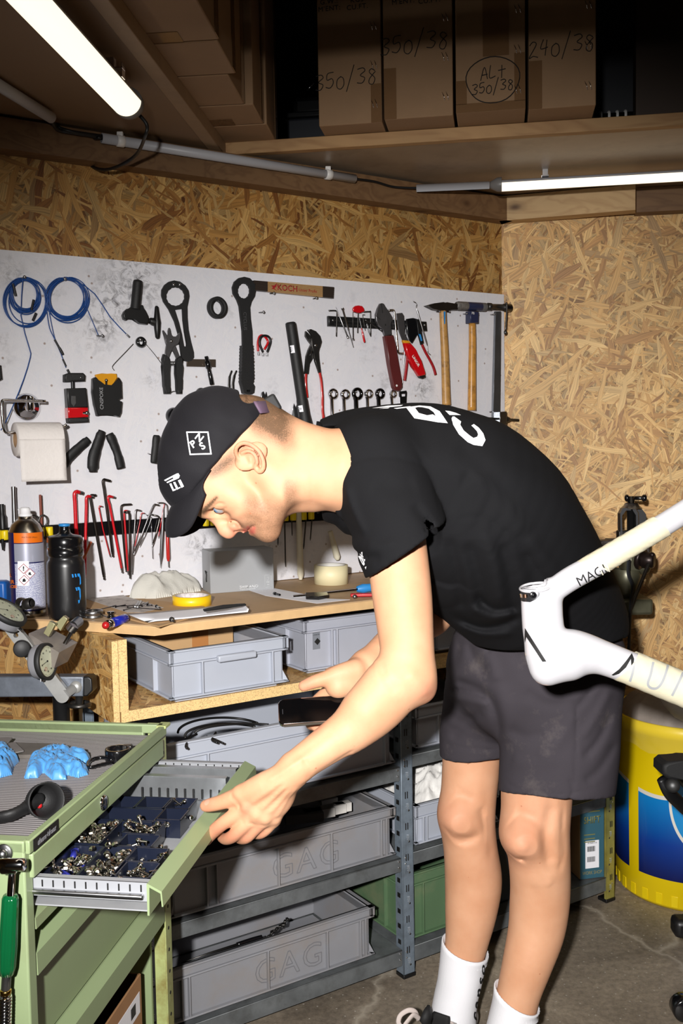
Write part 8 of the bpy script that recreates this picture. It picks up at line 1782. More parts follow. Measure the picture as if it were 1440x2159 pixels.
s.groove([P(800,1395,1.56),P(815,1440,1.555),P(845,1470,1.56)],0.006,0.0016)
AR.creases([([(449,1736),(456,1748),(463,1757)],.0012,.0014),([(444,1742),(451,1752),(457,1761)],.0012,.0012),([(485,1753),(490,1762),(496,1770)],.0012,.0014),([(514,1756),(519,1764),(525,1770)],.0012,.0014),([(464,1682),(470,1692),(470,1702)],.0012,.0012),([(480,1672),(500,1690),(508,1706)],.004,.0020),([(500,1712),(480,1730),(465,1738)],.003,-.0012),([(497,1722),(510,1738),(500,1752)],.0030,.0032),([(524,1732),(540,1748),(530,1760)],.0028,.0032),([(548,1740),(562,1752),(555,1760)],.0026,.0030),([(526,1697),(560,1672),(598,1645)],.0035,-.0018),([(545,1710),(575,1685),(604,1655)],.0035,-.0018),([(565,1718),(590,1692),(612,1665)],.0032,-.0016),([(535,1703),(570,1678),(602,1650)],.0035,.0014),([(555,1714),(582,1688),(608,1660)],.0035,.0014),([(560,1650),(600,1625),(650,1590)],.004,-.0018),([(640,1600),(655,1622),(655,1642)],.0035,.0014),([(690,1640),(660,1648),(645,1655)],.004,.0016),([(745,1588),(700,1612),(655,1640)],.006,.0020),([(700,1540),(655,1575),(612,1605)],.006,.0014),([(800,1390),(812,1430),(840,1462)],.008,.0022),([(862,1418),(882,1440),(900,1470)],.010,-.0018)],1.60)
# ---- far arm and hand under the phone
s=SDF(*bb([P(600,1340,1.70),P(600,1560,1.70),P(760,1000,2.0),P(960,1420,2.0),P(960,1300,1.8)],0.03),0.0028);AL=s
s.chain([P(800,1030,2.0),P(850,1160,1.99),P(905,1290,1.94)],[.055,.05,.044],k=0.02)
s.chain([P(905,1290,1.94),P(860,1330,1.88),P(805,1375,1.81),P(776,1400,1.785)],[.044,.040,.0285,.0265],k=0.02)
s.cone(P(776,1402,1.785),P(722,1444,1.765),.026,.024,.02,flat=(UP,.8));s.ell(P(725,1436,1.77),(.040,.024,.034),HR,k=.02)
s.cone(P(768,1406,1.78),P(712,1448,1.745),.024,.020,.015)
s.chain([P(750,1412,1.755),P(716,1420,1.745),P(688,1430,1.742),P(664,1437,1.742),P(641,1446,1.742)],[.020,.0165,.0135,.0122,.0098],k=.008)
s.groove([P(668,1422,1.73),P(674,1448,1.73)],.0016,.0010)
for x0,x1,xe,ye,dz in((742,700,700,1528,0),(728,680,676,1529,.004),(714,662,664,1532,.008),(700,650,655,1524,.016)):
 s.chain([P(x0,1450,1.79),P(x1+6,1492,1.80+dz),P(xe,1526,1.775+dz),P(xe+2,ye,1.755+dz)],[.0125,.0105,.0098,.0085],k=.007)
# ---- legs
s=SDF(*bb([P(915,1500,2.35),P(1070,1500,2.15),P(915,2280,2.3),P(1070,2280,2.1)],0.03),0.0042);LF=s
s.chain([P(1000,1500,2.27),P(994,1600,2.27),P(988,1680,2.265),P(986,1735,2.26),P(992,1790,2.265),P(998,1855,2.275),P(993,1920,2.27),P(984,1985,2.26),P(968,2070,2.25),P(958,2170,2.24)],[.072,.067,.064,.064,.062,.068,.061,.050,.042,.040],k=.03)
s.ell(P(962,1722,2.225),(.030,.044,.028),k=.05)
s.groove([P(930,1755,2.2),P(952,1775,2.18),P(985,1770,2.2)],.012,.004);s.groove([P(935,1690,2.2),P(960,1672,2.19),P(1000,1690,2.19)],.014,.0025);s.groove([P(1030,1680,2.2),P(1040,1760,2.2),P(1040,1800,2.21)],.012,.004)
s=SDF(*bb([P(1040,1560,2.2),P(1225,1560,1.95),P(1030,2290,2.15),P(1200,2290,1.95)],0.03),0.0042);LN=s
s.chain([P(1136,1560,2.09),P(1131,1680,2.08),P(1130,1745,2.075),P(1136,1800,2.075),P(1139,1860,2.085),P(1137,1910,2.09),P(1130,1965,2.085),P(1112,2030,2.07),P(1092,2100,2.06),P(1072,2200,2.05)],[.080,.075,.072,.066,.064,.064,.060,.0525,.0455,.043],k=.03)
s.ell(P(1096,1768,2.025),(.034,.046,.030),k=.05)
s.groove([P(1068,1800,1.99),P(1085,1815,1.98),P(1108,1816,1.985)],.006,.0035);s.groove([P(1063,1735,2.0),P(1085,1715,1.985),P(1120,1725,1.985)],.014,.003)
s.groove([P(1165,1690,2.0),P(1150,1760,2.0),P(1165,1830,2.01)],.013,.0035);s.groove([P(1190,1700,2.01),P(1192,1800,2.02),P(1180,1830,2.02)],.008,.003);s.groove([P(1128,1880,2.02),P(1120,2010,2.01)],.012,.002)
LF.creases([([(930,1752),(950,1772),(985,1772),(1015,1755)],.010,.005),([(935,1692),(960,1672),(1000,1688)],.012,.004),([(1010,1700),(1030,1740),(1035,1790)],.012,.006),([(975,1790),(972,1860),(975,1940)],.012,-.003),([(950,1800),(955,1880),(962,1950)],.012,.003)],2.26)
LN.creases([([(1066,1800),(1085,1814),(1110,1812)],.005,.005),([(1062,1740),(1082,1716),(1120,1722),(1145,1745)],.012,.004),([(1165,1690),(1150,1760),(1160,1830)],.012,.006),([(1192,1700),(1192,1790),(1182,1830)],.007,.006),([(1128,1850),(1122,1930),(1118,2010)],.012,.0035),([(1100,1840),(1098,1930),(1092,2010)],.014,-.003),([(1160,1850),(1168,1920),(1155,1980)],.014,-.003)],2.07)
# ---- torso under the shirt
s=SDF(*bb([P(660,850,2.1),P(1320,1480,2.3),P(660,1480,1.65),P(1320,850,1.7)],0.0),0.009);TO=s
spine=[(700,990,1.80,.07),(790,1010,1.82,.090),(880,1040,1.84,.115),(980,1095,1.88,.118),(1070,1180,1.95,.100),(1120,1290,2.04,.098),(1130,1390,2.13,.11)]
s.chain([P(x,y,d)for x,y,d,r in spine],[r for*_,r in spine],k=.05)
s.cone(P(1130,1390,2.10),P(1136,1560,2.09),.10,.08,.05);s.cone(P(1060,1390,2.2),P(1000,1500,2.27),.10,.072,.05)
s.cone(P(790,1000,1.80),P(800,1000,1.68),.075,.055,.04);s.cone(P(790,1000,1.85),P(800,1030,2.0),.075,.055,.04)
def tone_all(p):
 c=head_tone(p);q=p-np.array(EYE);f=q@np.array(FW);Y=1079.5-F*(q@np.array(UP))/f;X=720+F*(q@np.array(RI))/f
 m_=(f>2.0)|(Y>1170)|(X>730);c[m_,0]=0;c[m_,1]=0
 def blob(x,y,r):return np.exp(-(((X-x)**2+(Y-y)**2)/(r*r)))
 hands=0.30*np.clip(sum(blob(x,y,r)for x,y,r in((455,1750,22),(436,1700,16),(490,1765,18),(520,1766,16),(550,1756,14),(645,1446,22),(665,1530,16),(905,1462,26),(520,1705,14))),0,1)
 knees=0.16*np.clip(blob(945,1725,46)+blob(1088,1790,50)+0.7*blob(1120,1720,60),0,1)
 c[m_,0]=np.maximum(hands,knees)[m_];return c
body=sdf_obj('body',[HD,AR,AL,LF,LN,TO],SKIN,PER,smooth_it=1,colorfn=tone_all)
mb=MB();ec=hp(463,1068,.0315);mb.ball(ec,0.0118,20);ey=obj('eye',mb,M('eye_white_shaded',(150,148,148),0.2,coat=0.5),PER)  # eye white greyed, the shadow over the eye is in its colour
gd=(RI*-0.62+UP*-0.70+hs*0.35).normalized();mb=MB();mb.lathe([(0,.0016),(.003,.0013),(.0052,0.0)],axes(ec+gd*.0105,gd.orthogonal(),gd.cross(gd.orthogonal()),gd),20);ir=obj('iris',mb,M('iris_blue',(104,132,160),0.1,coat=1.0),ey)
mb=MB();mb.lathe([(0,.0024),(.0021,.0019),(.0022,.0012)],axes(ec+gd*.0106,gd.orthogonal(),gd.cross(gd.orthogonal()),gd),14);obj('pupil',mb,INK,ey)
NAIL=M('nail',(204,152,128),0.35)
bb_=bvh_of(body)
mb=MB();bmn=bmesh.new();bmesh.ops.create_circle(bmn,cap_ends=True,radius=0.0048,segments=20);subdiv(bmn,.003);nd=(hs*.8+UP*.6).normalized()
decal(mb,bmn,axes(P(437,1692,1.60),RI*.9-UP*.4,nd.cross(RI*.9-UP*.4),nd),bb_,0.0006);obj('fingernail',mb,NAIL,PER)
# ---- cap
s=SDF(*bb([hp(330,815,.11),hp(600,1150,-.11),hp(330,1150,.11),hp(600,815,-.11)],0.01),0.0026);CP=s
s.ell(hp(456,958),(0.0955,0.1095,0.086),HR);s.ell(hp(470,905),(0.080,0.064,0.078),HR,k=0.03);s.ell(hp(415,985),(0.058,0.070,0.070),HR,k=0.03);s.ell(hp(516,901),(0.056,0.056,0.072),HR,k=0.012)
s.ell(hp(398,1030),(0.036,0.034,0.050),HR,k=0.02)
pA_,pB_=hp(440,1008),hp(562,868);ed_=(pB_-pA_).normalized();nn_=ed_.cross(hs).normalized()
if nn_.dot(RI*.75-UP*.66)<0:nn_=-nn_
s.half(hp(500,944),nn_)
s.cone(hp(525,829,-.2),hp(525,829,.2),0.0165,0.0165,0.004,'cut')
s.wave(lambda X,Y,Zz:0.0009*np.sin(X*90+Zz*60+np.sin(Y*70)*1.3)*np.cos(Zz*85-Y*40))
for pts in([(441,838),(425,900),(395,975),(372,1050)],[(441,838),(470,900),(468,960),(448,1000)]):s.groove([hp(x,y,.084-abs(y-940)*.00022)for x,y in pts],0.0016,0.0012)
s.groove([hp(376,1052,.02),hp(410,1039,.066),hp(445,1001,.078)],0.0016,0.0016)
cap=sdf_obj('cap',CP,CAPM,PER,smooth_it=2)
root=[hp(370,1052,0),hp(374,1046,.030),hp(392,1036,.056),hp(417,1015,.072),hp(443,990,.080)]
tip_=[hp(352,1131,0),hp(354,1133,.030),hp(374,1132,.052),hp(404,1110,.066),hp(434,1043,.076)]
def mirror(q):d_=(q-hp(400,1050,0)).dot(hs);return q-hs*2*d_
R2=smooth_line([mirror(q)for q in root[:0:-1]]+root,5);T2=smooth_line([mirror(q)for q in tip_[:0:-1]]+tip_,5)
bn_=(hb*-0.1+(RI*-0.9+UP*.0)).normalized()
grid=[]
for k in range(9):
 t_=k/8;grid.append([a_.lerp(b_,t_)+(-hu*-1)*0+(RI*-0.85+UP*-.3)*(0.010*math.sin(math.pi*t_))for a_,b_ in zip(R2,T2)])
mb=MB();mb.sheet(grid,0.003);obj('brim',mb,CAPM,cap)
mb=MB();g_=[]
for k in range(17):
 a_=rad(-74+148*k/16);cpos=hp(532+37*math.cos(a_),859-2*math.cos(a_),.074*math.sin(a_));w_=(hp(557,874)-hp(541,846))*0.42
 g_.append([cpos-w_,cpos,cpos+w_])
mb.sheet(g_,0.0025);st=obj('strap',mb,M('strap_purple',(92,72,92),0.7),cap)
mb=MB();mb.box((0,0,0),(0.030,0.012,0.036),axes(hp(567,856,.014),(hp(566,873)-hp(550,845)),hs,None),bev=0.004);obj('buckle',mb,BLKM,cap)
cb=bvh_of(cap)
q_=[hp(x,y)for x,y in((409,919),(453,920),(459,963),(417,964))]
ctr=sum(q_,V((0,0,0)))/4;ux=((q_[1]-q_[0])+(q_[2]-q_[3])).normalized();sd_=(q_[1]-q_[0]).length
fx=axes(ctr,ux,hs.cross(ux),hs)
mb=MB();loc=[(fx.inverted()@q)for q in q_];bm_=bmesh.new()
for k in range(4):
 a_,b_=loc[k],loc[(k+1)%4];d_=(b_-a_).normalized();n_=V((-d_.y,d_.x,0))*0.0011
 bm_.faces.new([bm_.verts.new(v)for v in(a_-n_-d_*.001,b_-n_+d_*.001,b_+n_+d_*.001,a_+n_-d_*.001)])
decal(mb,subdiv(bm_,.004),fx,cb,.0007)
for ch,x,y,rt in(('P',423,944,35),('N',435,931,-38),('S',442,948,35)):
 q=fx.inverted()@hp(x,y);decal(mb,text_mesh(ch,0.0165,bold=.0004,sub=.003),fx@Matrix.Translation((q.x,q.y,0))@Matrix.Rotation(rad(rt),4,'Z'),cb,.0007)
obj('square_badge',mb,PRINT,cap)
mb=MB()
def pxdecal(mb,pts,bv,dep=hp,sub=.004,lift=.0008):
 P3=[dep(x,y)for x,y in pts];c_=sum(P3,V((0,0,0)))/len(P3);fx_=axes(c_,RI,UP,hs);bm_=poly_bm([((p-c_).dot(RI),(p-c_).dot(UP))for p in P3],sub);decal(mb,bm_,fx_,bv,lift,direction=(c_-EYE).normalized())
for pts in([(347,1012),(372,999),(376,998),(379,1003),(377,1008),(354,1018),(352,1016),(366,1009),(365,1006),(350,1014)],[(358,1020),(362,1019),(367,1031),(371,1030),(371,1033),(365,1035)],[(366,1017),(370,1016),(376,1028),(380,1026),(381,1028),(373,1032)],[(376,1013),(381,1011),(388,1025),(383,1028)]):
 pxdecal(mb,pts,cb)
obj('front_logo',mb,PRINT,cap)
s=SDF(*bb([hp(490,820,.06),hp(590,900,-.06)],0.015),0.0026)
s.ell(hp(514,905),(0.060,0.0585,0.064),HR);s.wave(lambda X,Y,Zz:0.0012*np.sin(X*700+Y*420)*np.sin(Zz*640+X*310));s.half(hp(545,870),-hb)
s.half(hp(566,866),(RI*.8-UP*.1))
sdf_obj('hair',s,M('hair_brown',(88,62,40),0.6,var=0.3,vscale=300,bump=0.6,bscale=600),PER,smooth_it=0)
# ---- t-shirt
s=SDF(*bb([P(650,840,1.50),P(1340,1400,1.50),P(650,840,2.15),P(1340,1420,2.25)],0.0),0.0040);SH=s
sp=[(726,990,1.80,.098),(775,988,1.80,.109),(860,1018,1.82,.147),(950,1055,1.84,.168),(1032,1108,1.88,.166),(1102,1182,1.95,.150),(1152,1258,2.03,.138),(1180,1320,2.09,.140)]
s.chain([P(x,y,d)for x,y,d,r in sp],[r for*_,r in sp],k=0.04,flat=(FW,1.18))
s.cone(P(930,1195,1.88),P(1040,1290,1.98),.075,.075,.05,flat=(FW,1.5))
slv=s.blank()
slv.cone(P(788,985,1.71),P(862,1175,1.625),.092,.0775);slv.cone(P(862,1175,1.625),P(880,1230,1.62),.0775,.08)
cn=(RI*.574-UP*.819).normalized();slv.half(P(856,1160,1.62),cn)
tm=s.blank()
tm.cone(P(832,1090,1.65),P(880,1230,1.62),.066,.073);
union(s,slv,0.018)
s.cone(P(790,1005,1.86),P(815,1080,2.02),.095,.080,.04)
s._join((slice(None),)*3,np.maximum(tm.v,(lambda X,Y,Zz:-((X-P(845,1130,1.63).x)*cn.x+(Y-P(845,1130,1.63).y)*cn.y+(Zz-P(845,1130,1.63).z)*cn.z))(*s.grid((slice(None),)*3))),0.0,'cut')
s.half(P(676,985,1.72),-(RI*.995+UP*.03))
hn=(-UP*.86+RI*.50).normalized()
s.half(P(1075,1352,2.0),(-UP*.985+RI*.02+FW*.05))
s.cone(P(660,985,1.72),P(740,990,1.76),.072,.070,0.0,'cut')
s.creases([([(722,995),(749,972),(812,961),(866,972),(908,992),(920,1040),(928,1080)],.0035,.0026),([(946,1085),(962,1044),(995,990)],.010,.005),([(950,1090),(985,1040),(1020,1000)],.012,-.004),([(938,1100),(1010,1090),(1083,1135),(1137,1207),(1180,1240)],.0035,.0026),([(985,1140),(1010,1220),(1015,1290)],.013,.007),([(1020,1120),(1045,1200),(1055,1280)],.013,-.006),([(1055,1140),(1075,1215),(1085,1300)],.012,.007),([(945,1130),(965,1210),(975,1290)],.012,.006),([(1100,1160),(1125,1220),(1120,1290)],.014,.006),([(1110,1130),(1150,1180),(1190,1230)],.014,-.005),([(1000,1000),(1060,1060),(1110,1130)],.020,-.005),([(960,930),(1020,990),(1080,1070)],.020,.004),([(950,1295),(1010,1322),(1060,1316),(1105,1295)],.008,.008),([(965,1318),(1020,1338),(1085,1335)],.007,-.005),([(990,1280),(1040,1303),(1090,1290)],.010,-.008),([(1000,1250),(1040,1285),(1095,1280)],.007,.005),([(712,1015),(722,1060),(742,1100),(765,1140)],.010,.007),([(727,1020),(742,1070),(768,1130)],.008,-.007),([(700,1010),(712,1060),(730,1105),(752,1150)],.008,.006),([(700,900),(716,940),(736,985)],.010,.004),([(745,1160),(775,1175),(805,1175)],.007,.005),([(770,1150),(800,1155),(840,1140)],.010,-.004),([(870,1060),(900,1100),(915,1130)],.010,.005),([(790,1010),(830,1030),(880,1020)],.020,.004),([(684,930),(690,985),(686,1040)],.0025,.002),([(772,1194),(800,1186),(850,1156),(900,1116),(930,1090)],.0018,.0022)],1.95)
s.wave(lambda X,Y,Zz:0.0026*np.sin(X*26+Zz*17+1.5*np.sin(Zz*21+Y*9))*np.cos(Zz*19-X*11+Y*13))
shirt=sdf_obj('t_shirt',SH,SHIRT,PER,smooth_it=2)
mb=MB();c0_,c1_=P(677,985,1.76),P(683,986,1.76)
ring_=[]
for k in range(40):
 a_=2*math.pi*k/40;ring_.append(P(675-3*math.cos(a_),985,1.76)+UP*(.0735*1.0*math.sin(a_))+FW*(.066*math.cos(a_)))
mb.tube(ring_,0.0045,8,closed=True,flat=2.2);obj('collar',mb,SHIRT,shirt)
sb=bvh_of(shirt)
def pd(d):return lambda x,y:P(x,y,d)
def strip(mb,outer,inner,bv,d,sub=.006):
 """ring-shaped print between two polylines with the same number of points"""
 P3=[[P(x,y,d)for x,y in l]for l in(outer,inner)];bm_=bmesh.new();c_=P3[0][0]
 rows=[[bm_.verts.new(((p-c_).dot(RI),(p-c_).dot(UP),0))for p in l]for l in P3]
 for i in range(len(outer)-1):
  try:bm_.faces.new((rows[0][i],rows[0][i+1],rows[1][i+1],rows[1][i]))
  except ValueError:pass
 decal(mb,subdiv(bm_,sub),axes(c_,RI,UP,hs),bv,.0009,direction=(c_-EYE).normalized())
def z4(l):return[(780+x/5.143,830+y/5.143)for x,y in l]
mb=MB()
strip(mb,z4([(395,160),(480,272),(620,295),(730,315),(840,325),(760,195),(660,142),(540,132),(440,145),(395,160)]),z4([(490,160),(530,215),(620,240),(680,230),(715,248),(690,205),(640,168),(570,152),(520,150),(490,160)]),sb,1.72)
strip(mb,z4([(885,270),(900,340),(960,440),(1050,520),(1110,548),(1200,562),(1236,500),(1215,430),(1170,370),(1120,333)]),z4([(985,305),(975,340),(1010,400),(1070,450),(1110,478),(1150,465),(1160,440),(1150,410),(1120,375),(1092,348)]),sb,1.76)
pxdecal(mb,z4([(885,272),(895,252),(915,252),(985,305),(975,335),(890,300)]),sb,pd(1.76));pxdecal(mb,z4([(815,188),(860,192),(930,212),(985,236),(862,236)]),sb,pd(1.76))
pxdecal(mb,[(784,861.5),(818,856),(850,854.5),(846,857),(810,860.5)],sb,pd(1.74));pxdecal(mb,[(800,863),(822,860),(818,862)],sb,pd(1.74));pxdecal(mb,[(830,861.5),(866,857),(862,860),(836,863)],sb,pd(1.74))
obj('back_print',mb,PRINT,shirt)
mb=MB()
def z5(l):return[(740+x/21.58,1120+y/21.59)for x,y in l]
strip(mb,z5([(355,1150),(400,1110),(470,1150),(620,1400),(640,1500),(600,1560),(540,1500),(355,1150)]),z5([(440,1235),(450,1235),(480,1260),(560,1390),(565,1430),(550,1440),(530,1410),(440,1235)]),sb,1.62,.002)
for l in([(410,1030),(440,1015),(640,1350),(610,1330)],[(475,950),(540,930),(540,1080),(600,1200),(520,1130)],[(620,1280),(660,1275),(655,1340),(630,1390)],[(650,1640),(700,1600),(715,1610),(690,1730)]):pxdecal(mb,z5(l),sb,pd(1.62),.002)
obj('sleeve_print',mb,PRINT,shirt)
# ---- shorts
s=SDF(*bb([P(915,1240,2.3),P(1345,1720,2.3),P(915,1240,1.9),P(1345,1720,1.88)],0.0),0.0042);ST=s
s.ell(P(1130,1400,2.14),(.186,.150,.170),k=0);s.cone(P(1150,1262,2.08),P(1130,1400,2.13),.142,.165,.05)
s.chain([P(1048,1420,2.20),P(1018,1520,2.24),P(1004,1640,2.262)],[.112,.094,.083],k=.03)
nearl=s.blank()
nearl.chain([P(1190,1400,2.09),P(1179,1560,2.08),P(1170,1740,2.07)],[.129,.1255,.1200],k=.02,flat=(FW,.92))
s.half(P(1000,1590,2.26),(-UP*.985+RI*.08-FW*.06));nearl.half(P(1173,1672,2.07),(-UP*.985-RI*.03+FW*.0-FW*.16))
union(s,nearl,.022)
s.cone(P(1168,1800,2.07),P(1172,1620,2.075),.111,.104,0,'cut',flat=(FW,.92));s.cone(P(1002,1700,2.262),P(1008,1560,2.25),.075,.070,0,'cut')
s.creases([([(943,1432),(993,1446),(1029,1468),(1048,1513),(1053,1560)],.010,.009),([(1050,1440),(1066,1500),(1072,1570)],.018,-.005),([(945,1452),(985,1457),(1030,1470)],.005,.005),([(947,1468),(985,1476),(1035,1488)],.008,-.004),([(1207,1480),(1215,1494),(1215,1560),(1210,1670)],.0028,.0030),([(1212,1500),(1255,1440),(1275,1380)],.007,.005),([(1130,1600),(1180,1560),(1215,1500)],.014,-.004),([(1228,1600),(1262,1560),(1290,1500)],.009,.006),([(1225,1560),(1258,1510),(1290,1450)],.010,-.005),([(1230,1650),(1265,1620),(1300,1560)],.010,.005),([(1070,1535),(1110,1555),(1150,1548)],.014,.004),([(1075,1600),(1120,1610),(1180,1600)],.016,-.003),([(1200,1640),(1208,1668),(1196,1690)],.004,.004),([(950,1560),(985,1520),(1020,1500)],.012,.005),([(985,1350),(1000,1390),(1025,1420)],.010,.006),([(1005,1350),(1035,1395),(1045,1440)],.012,-.005),([(1105,1455),(1150,1485),(1200,1482)],.012,.004),([(1020,1352),(1030,1362),(1028,1378)],.004,.004),([(1090,1370),(1120,1420),(1180,1450)],.016,.005),([(975,1345),(960,1390),(945,1430)],.010,.004),([(1060,1642),(1090,1662),(1140,1672),(1210,1672),(1290,1647)],.0018,.0020),([(935,1566),(980,1577),(1052,1581)],.0018,.0020)],2.4)
s.wave(lambda X,Y,Zz:0.0024*np.sin(X*31-Zz*13+1.5*np.sin(Zz*17+Y*9))*np.cos(Zz*23+X*9))
sdf_obj('shorts',ST,SHORTS,PER,smooth_it=2)
# ---- socks, with ribs running round to the ankle
def sock(ctr,top_n,lab):
 mb=MB();rows=[];n_=72
 for(c_,rx,ry)in ctr:
  rows.append([c_+RI*(rx+(.0011 if k%2 else 0))*math.cos(2*math.pi*k/n_)+FW*(ry+(.0011 if k%2 else 0))*math.sin(2*math.pi*k/n_)for k in range(n_)])
 for i,(tt,row)in enumerate(zip(np.linspace(1,0,len(rows)),rows)):
  for k in range(n_):
   a_=2*math.pi*k/n_;row[k]=row[k]+UP*(tt**2)*top_n(a_)
 for r_ in rows:r_.append(r_[0])
 inner=[q.lerp(ctr[0][0],.06)for q in rows[0]];inner2=[q-UP*.02 for q in inner]
 mb.sheet([inner2,inner]+rows,0.0);bmesh.ops.remove_doubles(mb.bm,verts=mb.bm.verts,dist=1e-6)
 return obj('sock',mb,SOCK,PER,recalc=True)
def rs(px,py,d,rpx):return(P(px,py,d),rpx*d/F,rpx*d/F*1.05)
sockF=sock([rs(981,1996,2.26,50),rs(980,2006,2.26,50.5),rs(978,2014,2.26,49.5),rs(974,2040,2.255,48),rs(969,2070,2.25,47),rs(962,2100,2.245,47),rs(957,2130,2.24,48),rs(953,2165,2.235,52),rs(948,2200,2.225,58),rs(945,2235,2.22,56)],lambda a_:0.014*-math.cos(a_)+.010*(math.sin(a_))-0.0,'f')
sockN=sock([rs(1090,2102,2.06,48.5),rs(1089,2112,2.06,49),rs(1086,2122,2.06,48),rs(1076,2160,2.055,48),rs(1066,2200,2.05,49),rs(1056,2240,2.045,54),rs(1048,2280,2.04,60)],lambda a_:0.022*-math.cos(a_)+.010*math.sin(a_),'n')
kb_=bvh_of(sockF);mb=MB()
for ch,x,y,wx,rt in(('c',1002,2142,.5,78),('a',1006,2118,.55,78),('n',1010,2093,.5,78),('s',1014,2068,.42,78),('o',1018,2044,.3,78)):
 bm_=text_mesh(ch,0.046,bold=.0012,sub=.004);bm_.transform(Matrix.Diagonal((1,wx,1,1))if False else Matrix.Identity(4))
 c_=P(x,y,2.2);mx_=axes(c_,RI,UP,hs)@Matrix.Diagonal((wx,1,1,1))@Matrix.Rotation(rad(rt),4,'Z')
 decal(mb,bm_,mx_,kb_,.001,direction=(c_-EYE).normalized())
obj('lettering',mb,INK,sockF)
# ---- shoes
LACE=M('lace_beige',(196,184,178),0.85,bump=.3,bscale=700)
def shoe(ank,fwd,label):
 fwd=V(fwd).normalized();sdw=Z.cross(fwd);o_=V((ank.x,ank.y,0))
 s=SDF(o_-V((.26,.26,.01)),o_+V((.26,.26,.15)),.004)
 def q(f,l,z):return o_+fwd*f+sdw*l+Z*z
 s.chain([q(-.045,0,.05),q(.03,0,.052),q(.10,0,.044),q(.165,0,.038)],[.036,.040,.042,.036],k=.02)
 s.cone(q(-.04,0,.05),q(-.035,0,.075),.036,.036,.02);s.cone(q(.04,0,.062),q(.10,0,.055),.030,.032,.02)
 s.half(q(0,0,.002),-Z);s.cone(q(-.022,0,.10),q(-.018,0,.16),.036,.042,.0,'cut');s.half(q(0,0,.086),Z)
 sh=sdf_obj('shoe',s,M('shoe_grey',(150,146,142),0.7,var=.1),PER,smooth_it=2)
 sh['label']=label
 mb=MB();pr=[]
 outl=[(-.085,0),(-.075,.028),(-.03,.036),(.04,.040),(.12,.046),(.17,.036),(.198,.012),(.20,0)]
 outl=outl+[(x,-y)for x,y in outl[-2:0:-1]]
 sl=smooth_line(outl,4,closed=True);mb.prism([(p.x,p.y)for p in sl],0.0,0.022,axes(o_,fwd,sdw,Z),bev=.004);obj('sole',mb,WHT,sh)
 mb=MB();g_=[]
 for k in range(7):
  t_=k/6;g_.append([q(.052+.035*(1-t_)**1.5,l*(1.15-t_*.45),.080+.022*t_)for l in(-.028,-.016,0,.016,.028)])
 mb.sheet(g_,0.004);obj('tongue',mb,BLKM,sh)
 mb=MB()
 for k in range(4):mb.tube([q(.03+k*.018,-.026,.09-k*.006),q(.036+k*.018,0,.098-k*.006),q(.03+k*.018,.026,.09-k*.006)],0.004,8,flat=.5)
 lc=obj('lace',mb,LACE,sh)
 return sh,q,lc
an=P(955,2185,2.235);sh1,q1,lc1=shoe(an,(-.55,-.83,0),'grey low shoe with beige laces and black tongue')
mb=MB();mb.tube(smooth_line([P(882,2150,2.17),P(876,2134,2.165),P(862,2130,2.16),P(845,2140,2.155),P(840,2155,2.15),P(846,2166,2.15)],6),0.0056,8,flat=.4)
mb.tube(smooth_line([P(884,2148,2.165),P(872,2140,2.15),P(860,2152,2.14),P(850,2166,2.14)],6),0.0056,8,flat=.5);obj('lace_loop',mb,LACE,sh1)
mb=MB();g_=[[P(a_,b_,d_)for a_,b_,d_ in r_]for r_ in(((884,2152,2.168),(892,2162,2.165),(905,2166,2.17)),((893,2130,2.18),(903,2136,2.175),(910,2148,2.18)),((901,2120,2.19),(904,2121,2.19),(907,2130,2.19)))]
mb.sheet(g_,0.004);obj('tongue_tip',mb,BLKM,sh1)
an=P(1066,2250,2.045);shoe(an,(-.62,-.78,0),'grey low shoe of the near foot')
# ---- phone in the far hand
q_=[P(586,1475,1.735),P(738,1465,1.74),P(741,1515,1.70),P(590,1529,1.695)]
o_=(q_[0]+q_[1]+q_[2]+q_[3])/4;ux=((q_[1]-q_[0])+(q_[2]-q_[3])).normalized();uy=((q_[0]-q_[3])+(q_[1]-q_[2]));uy=(uy-ux*uy.dot(ux)).normalized();uz=ux.cross(uy)
LX=(q_[1]-q_[0]).length;LY=(q_[0]-q_[3]).length;mx=axes(o_,ux,uy,uz)
if uz.dot(hs)<0:mx=axes(o_,-ux,uy,-uz)
t=thing('smartphone','dark smartphone with chrome rim lying across the fingers of the far hand','phone',mx=mx)
def rr(wx,wy,r):return arc((wx/2-r,wy/2-r),r,0,90,6)+arc((-wx/2+r,wy/2-r),r,90,180,6)+arc((-wx/2+r,-wy/2+r),r,180,270,6)+arc((wx/2-r,-wy/2+r),r,270,360,6)
mb=MB();mb.prism(rr(LX,LY,.009),-.008,0,bev=.0018,smooth=True);obj('phone_body',mb,CHR,t,world=False)
mb=MB();mb.prism(rr(LX-.003,LY-.003,.0075),0,.0006);obj('screen',mb,M('screen_glass',(6,6,7),0.06,spec=0.25),t,world=False)
mb=MB();mb.box((-LX/2+.0075,0,.0009),(.0012,.010,.0004));obj('earpiece',mb,M('speaker_slot',(50,50,54),.4),t,world=False)
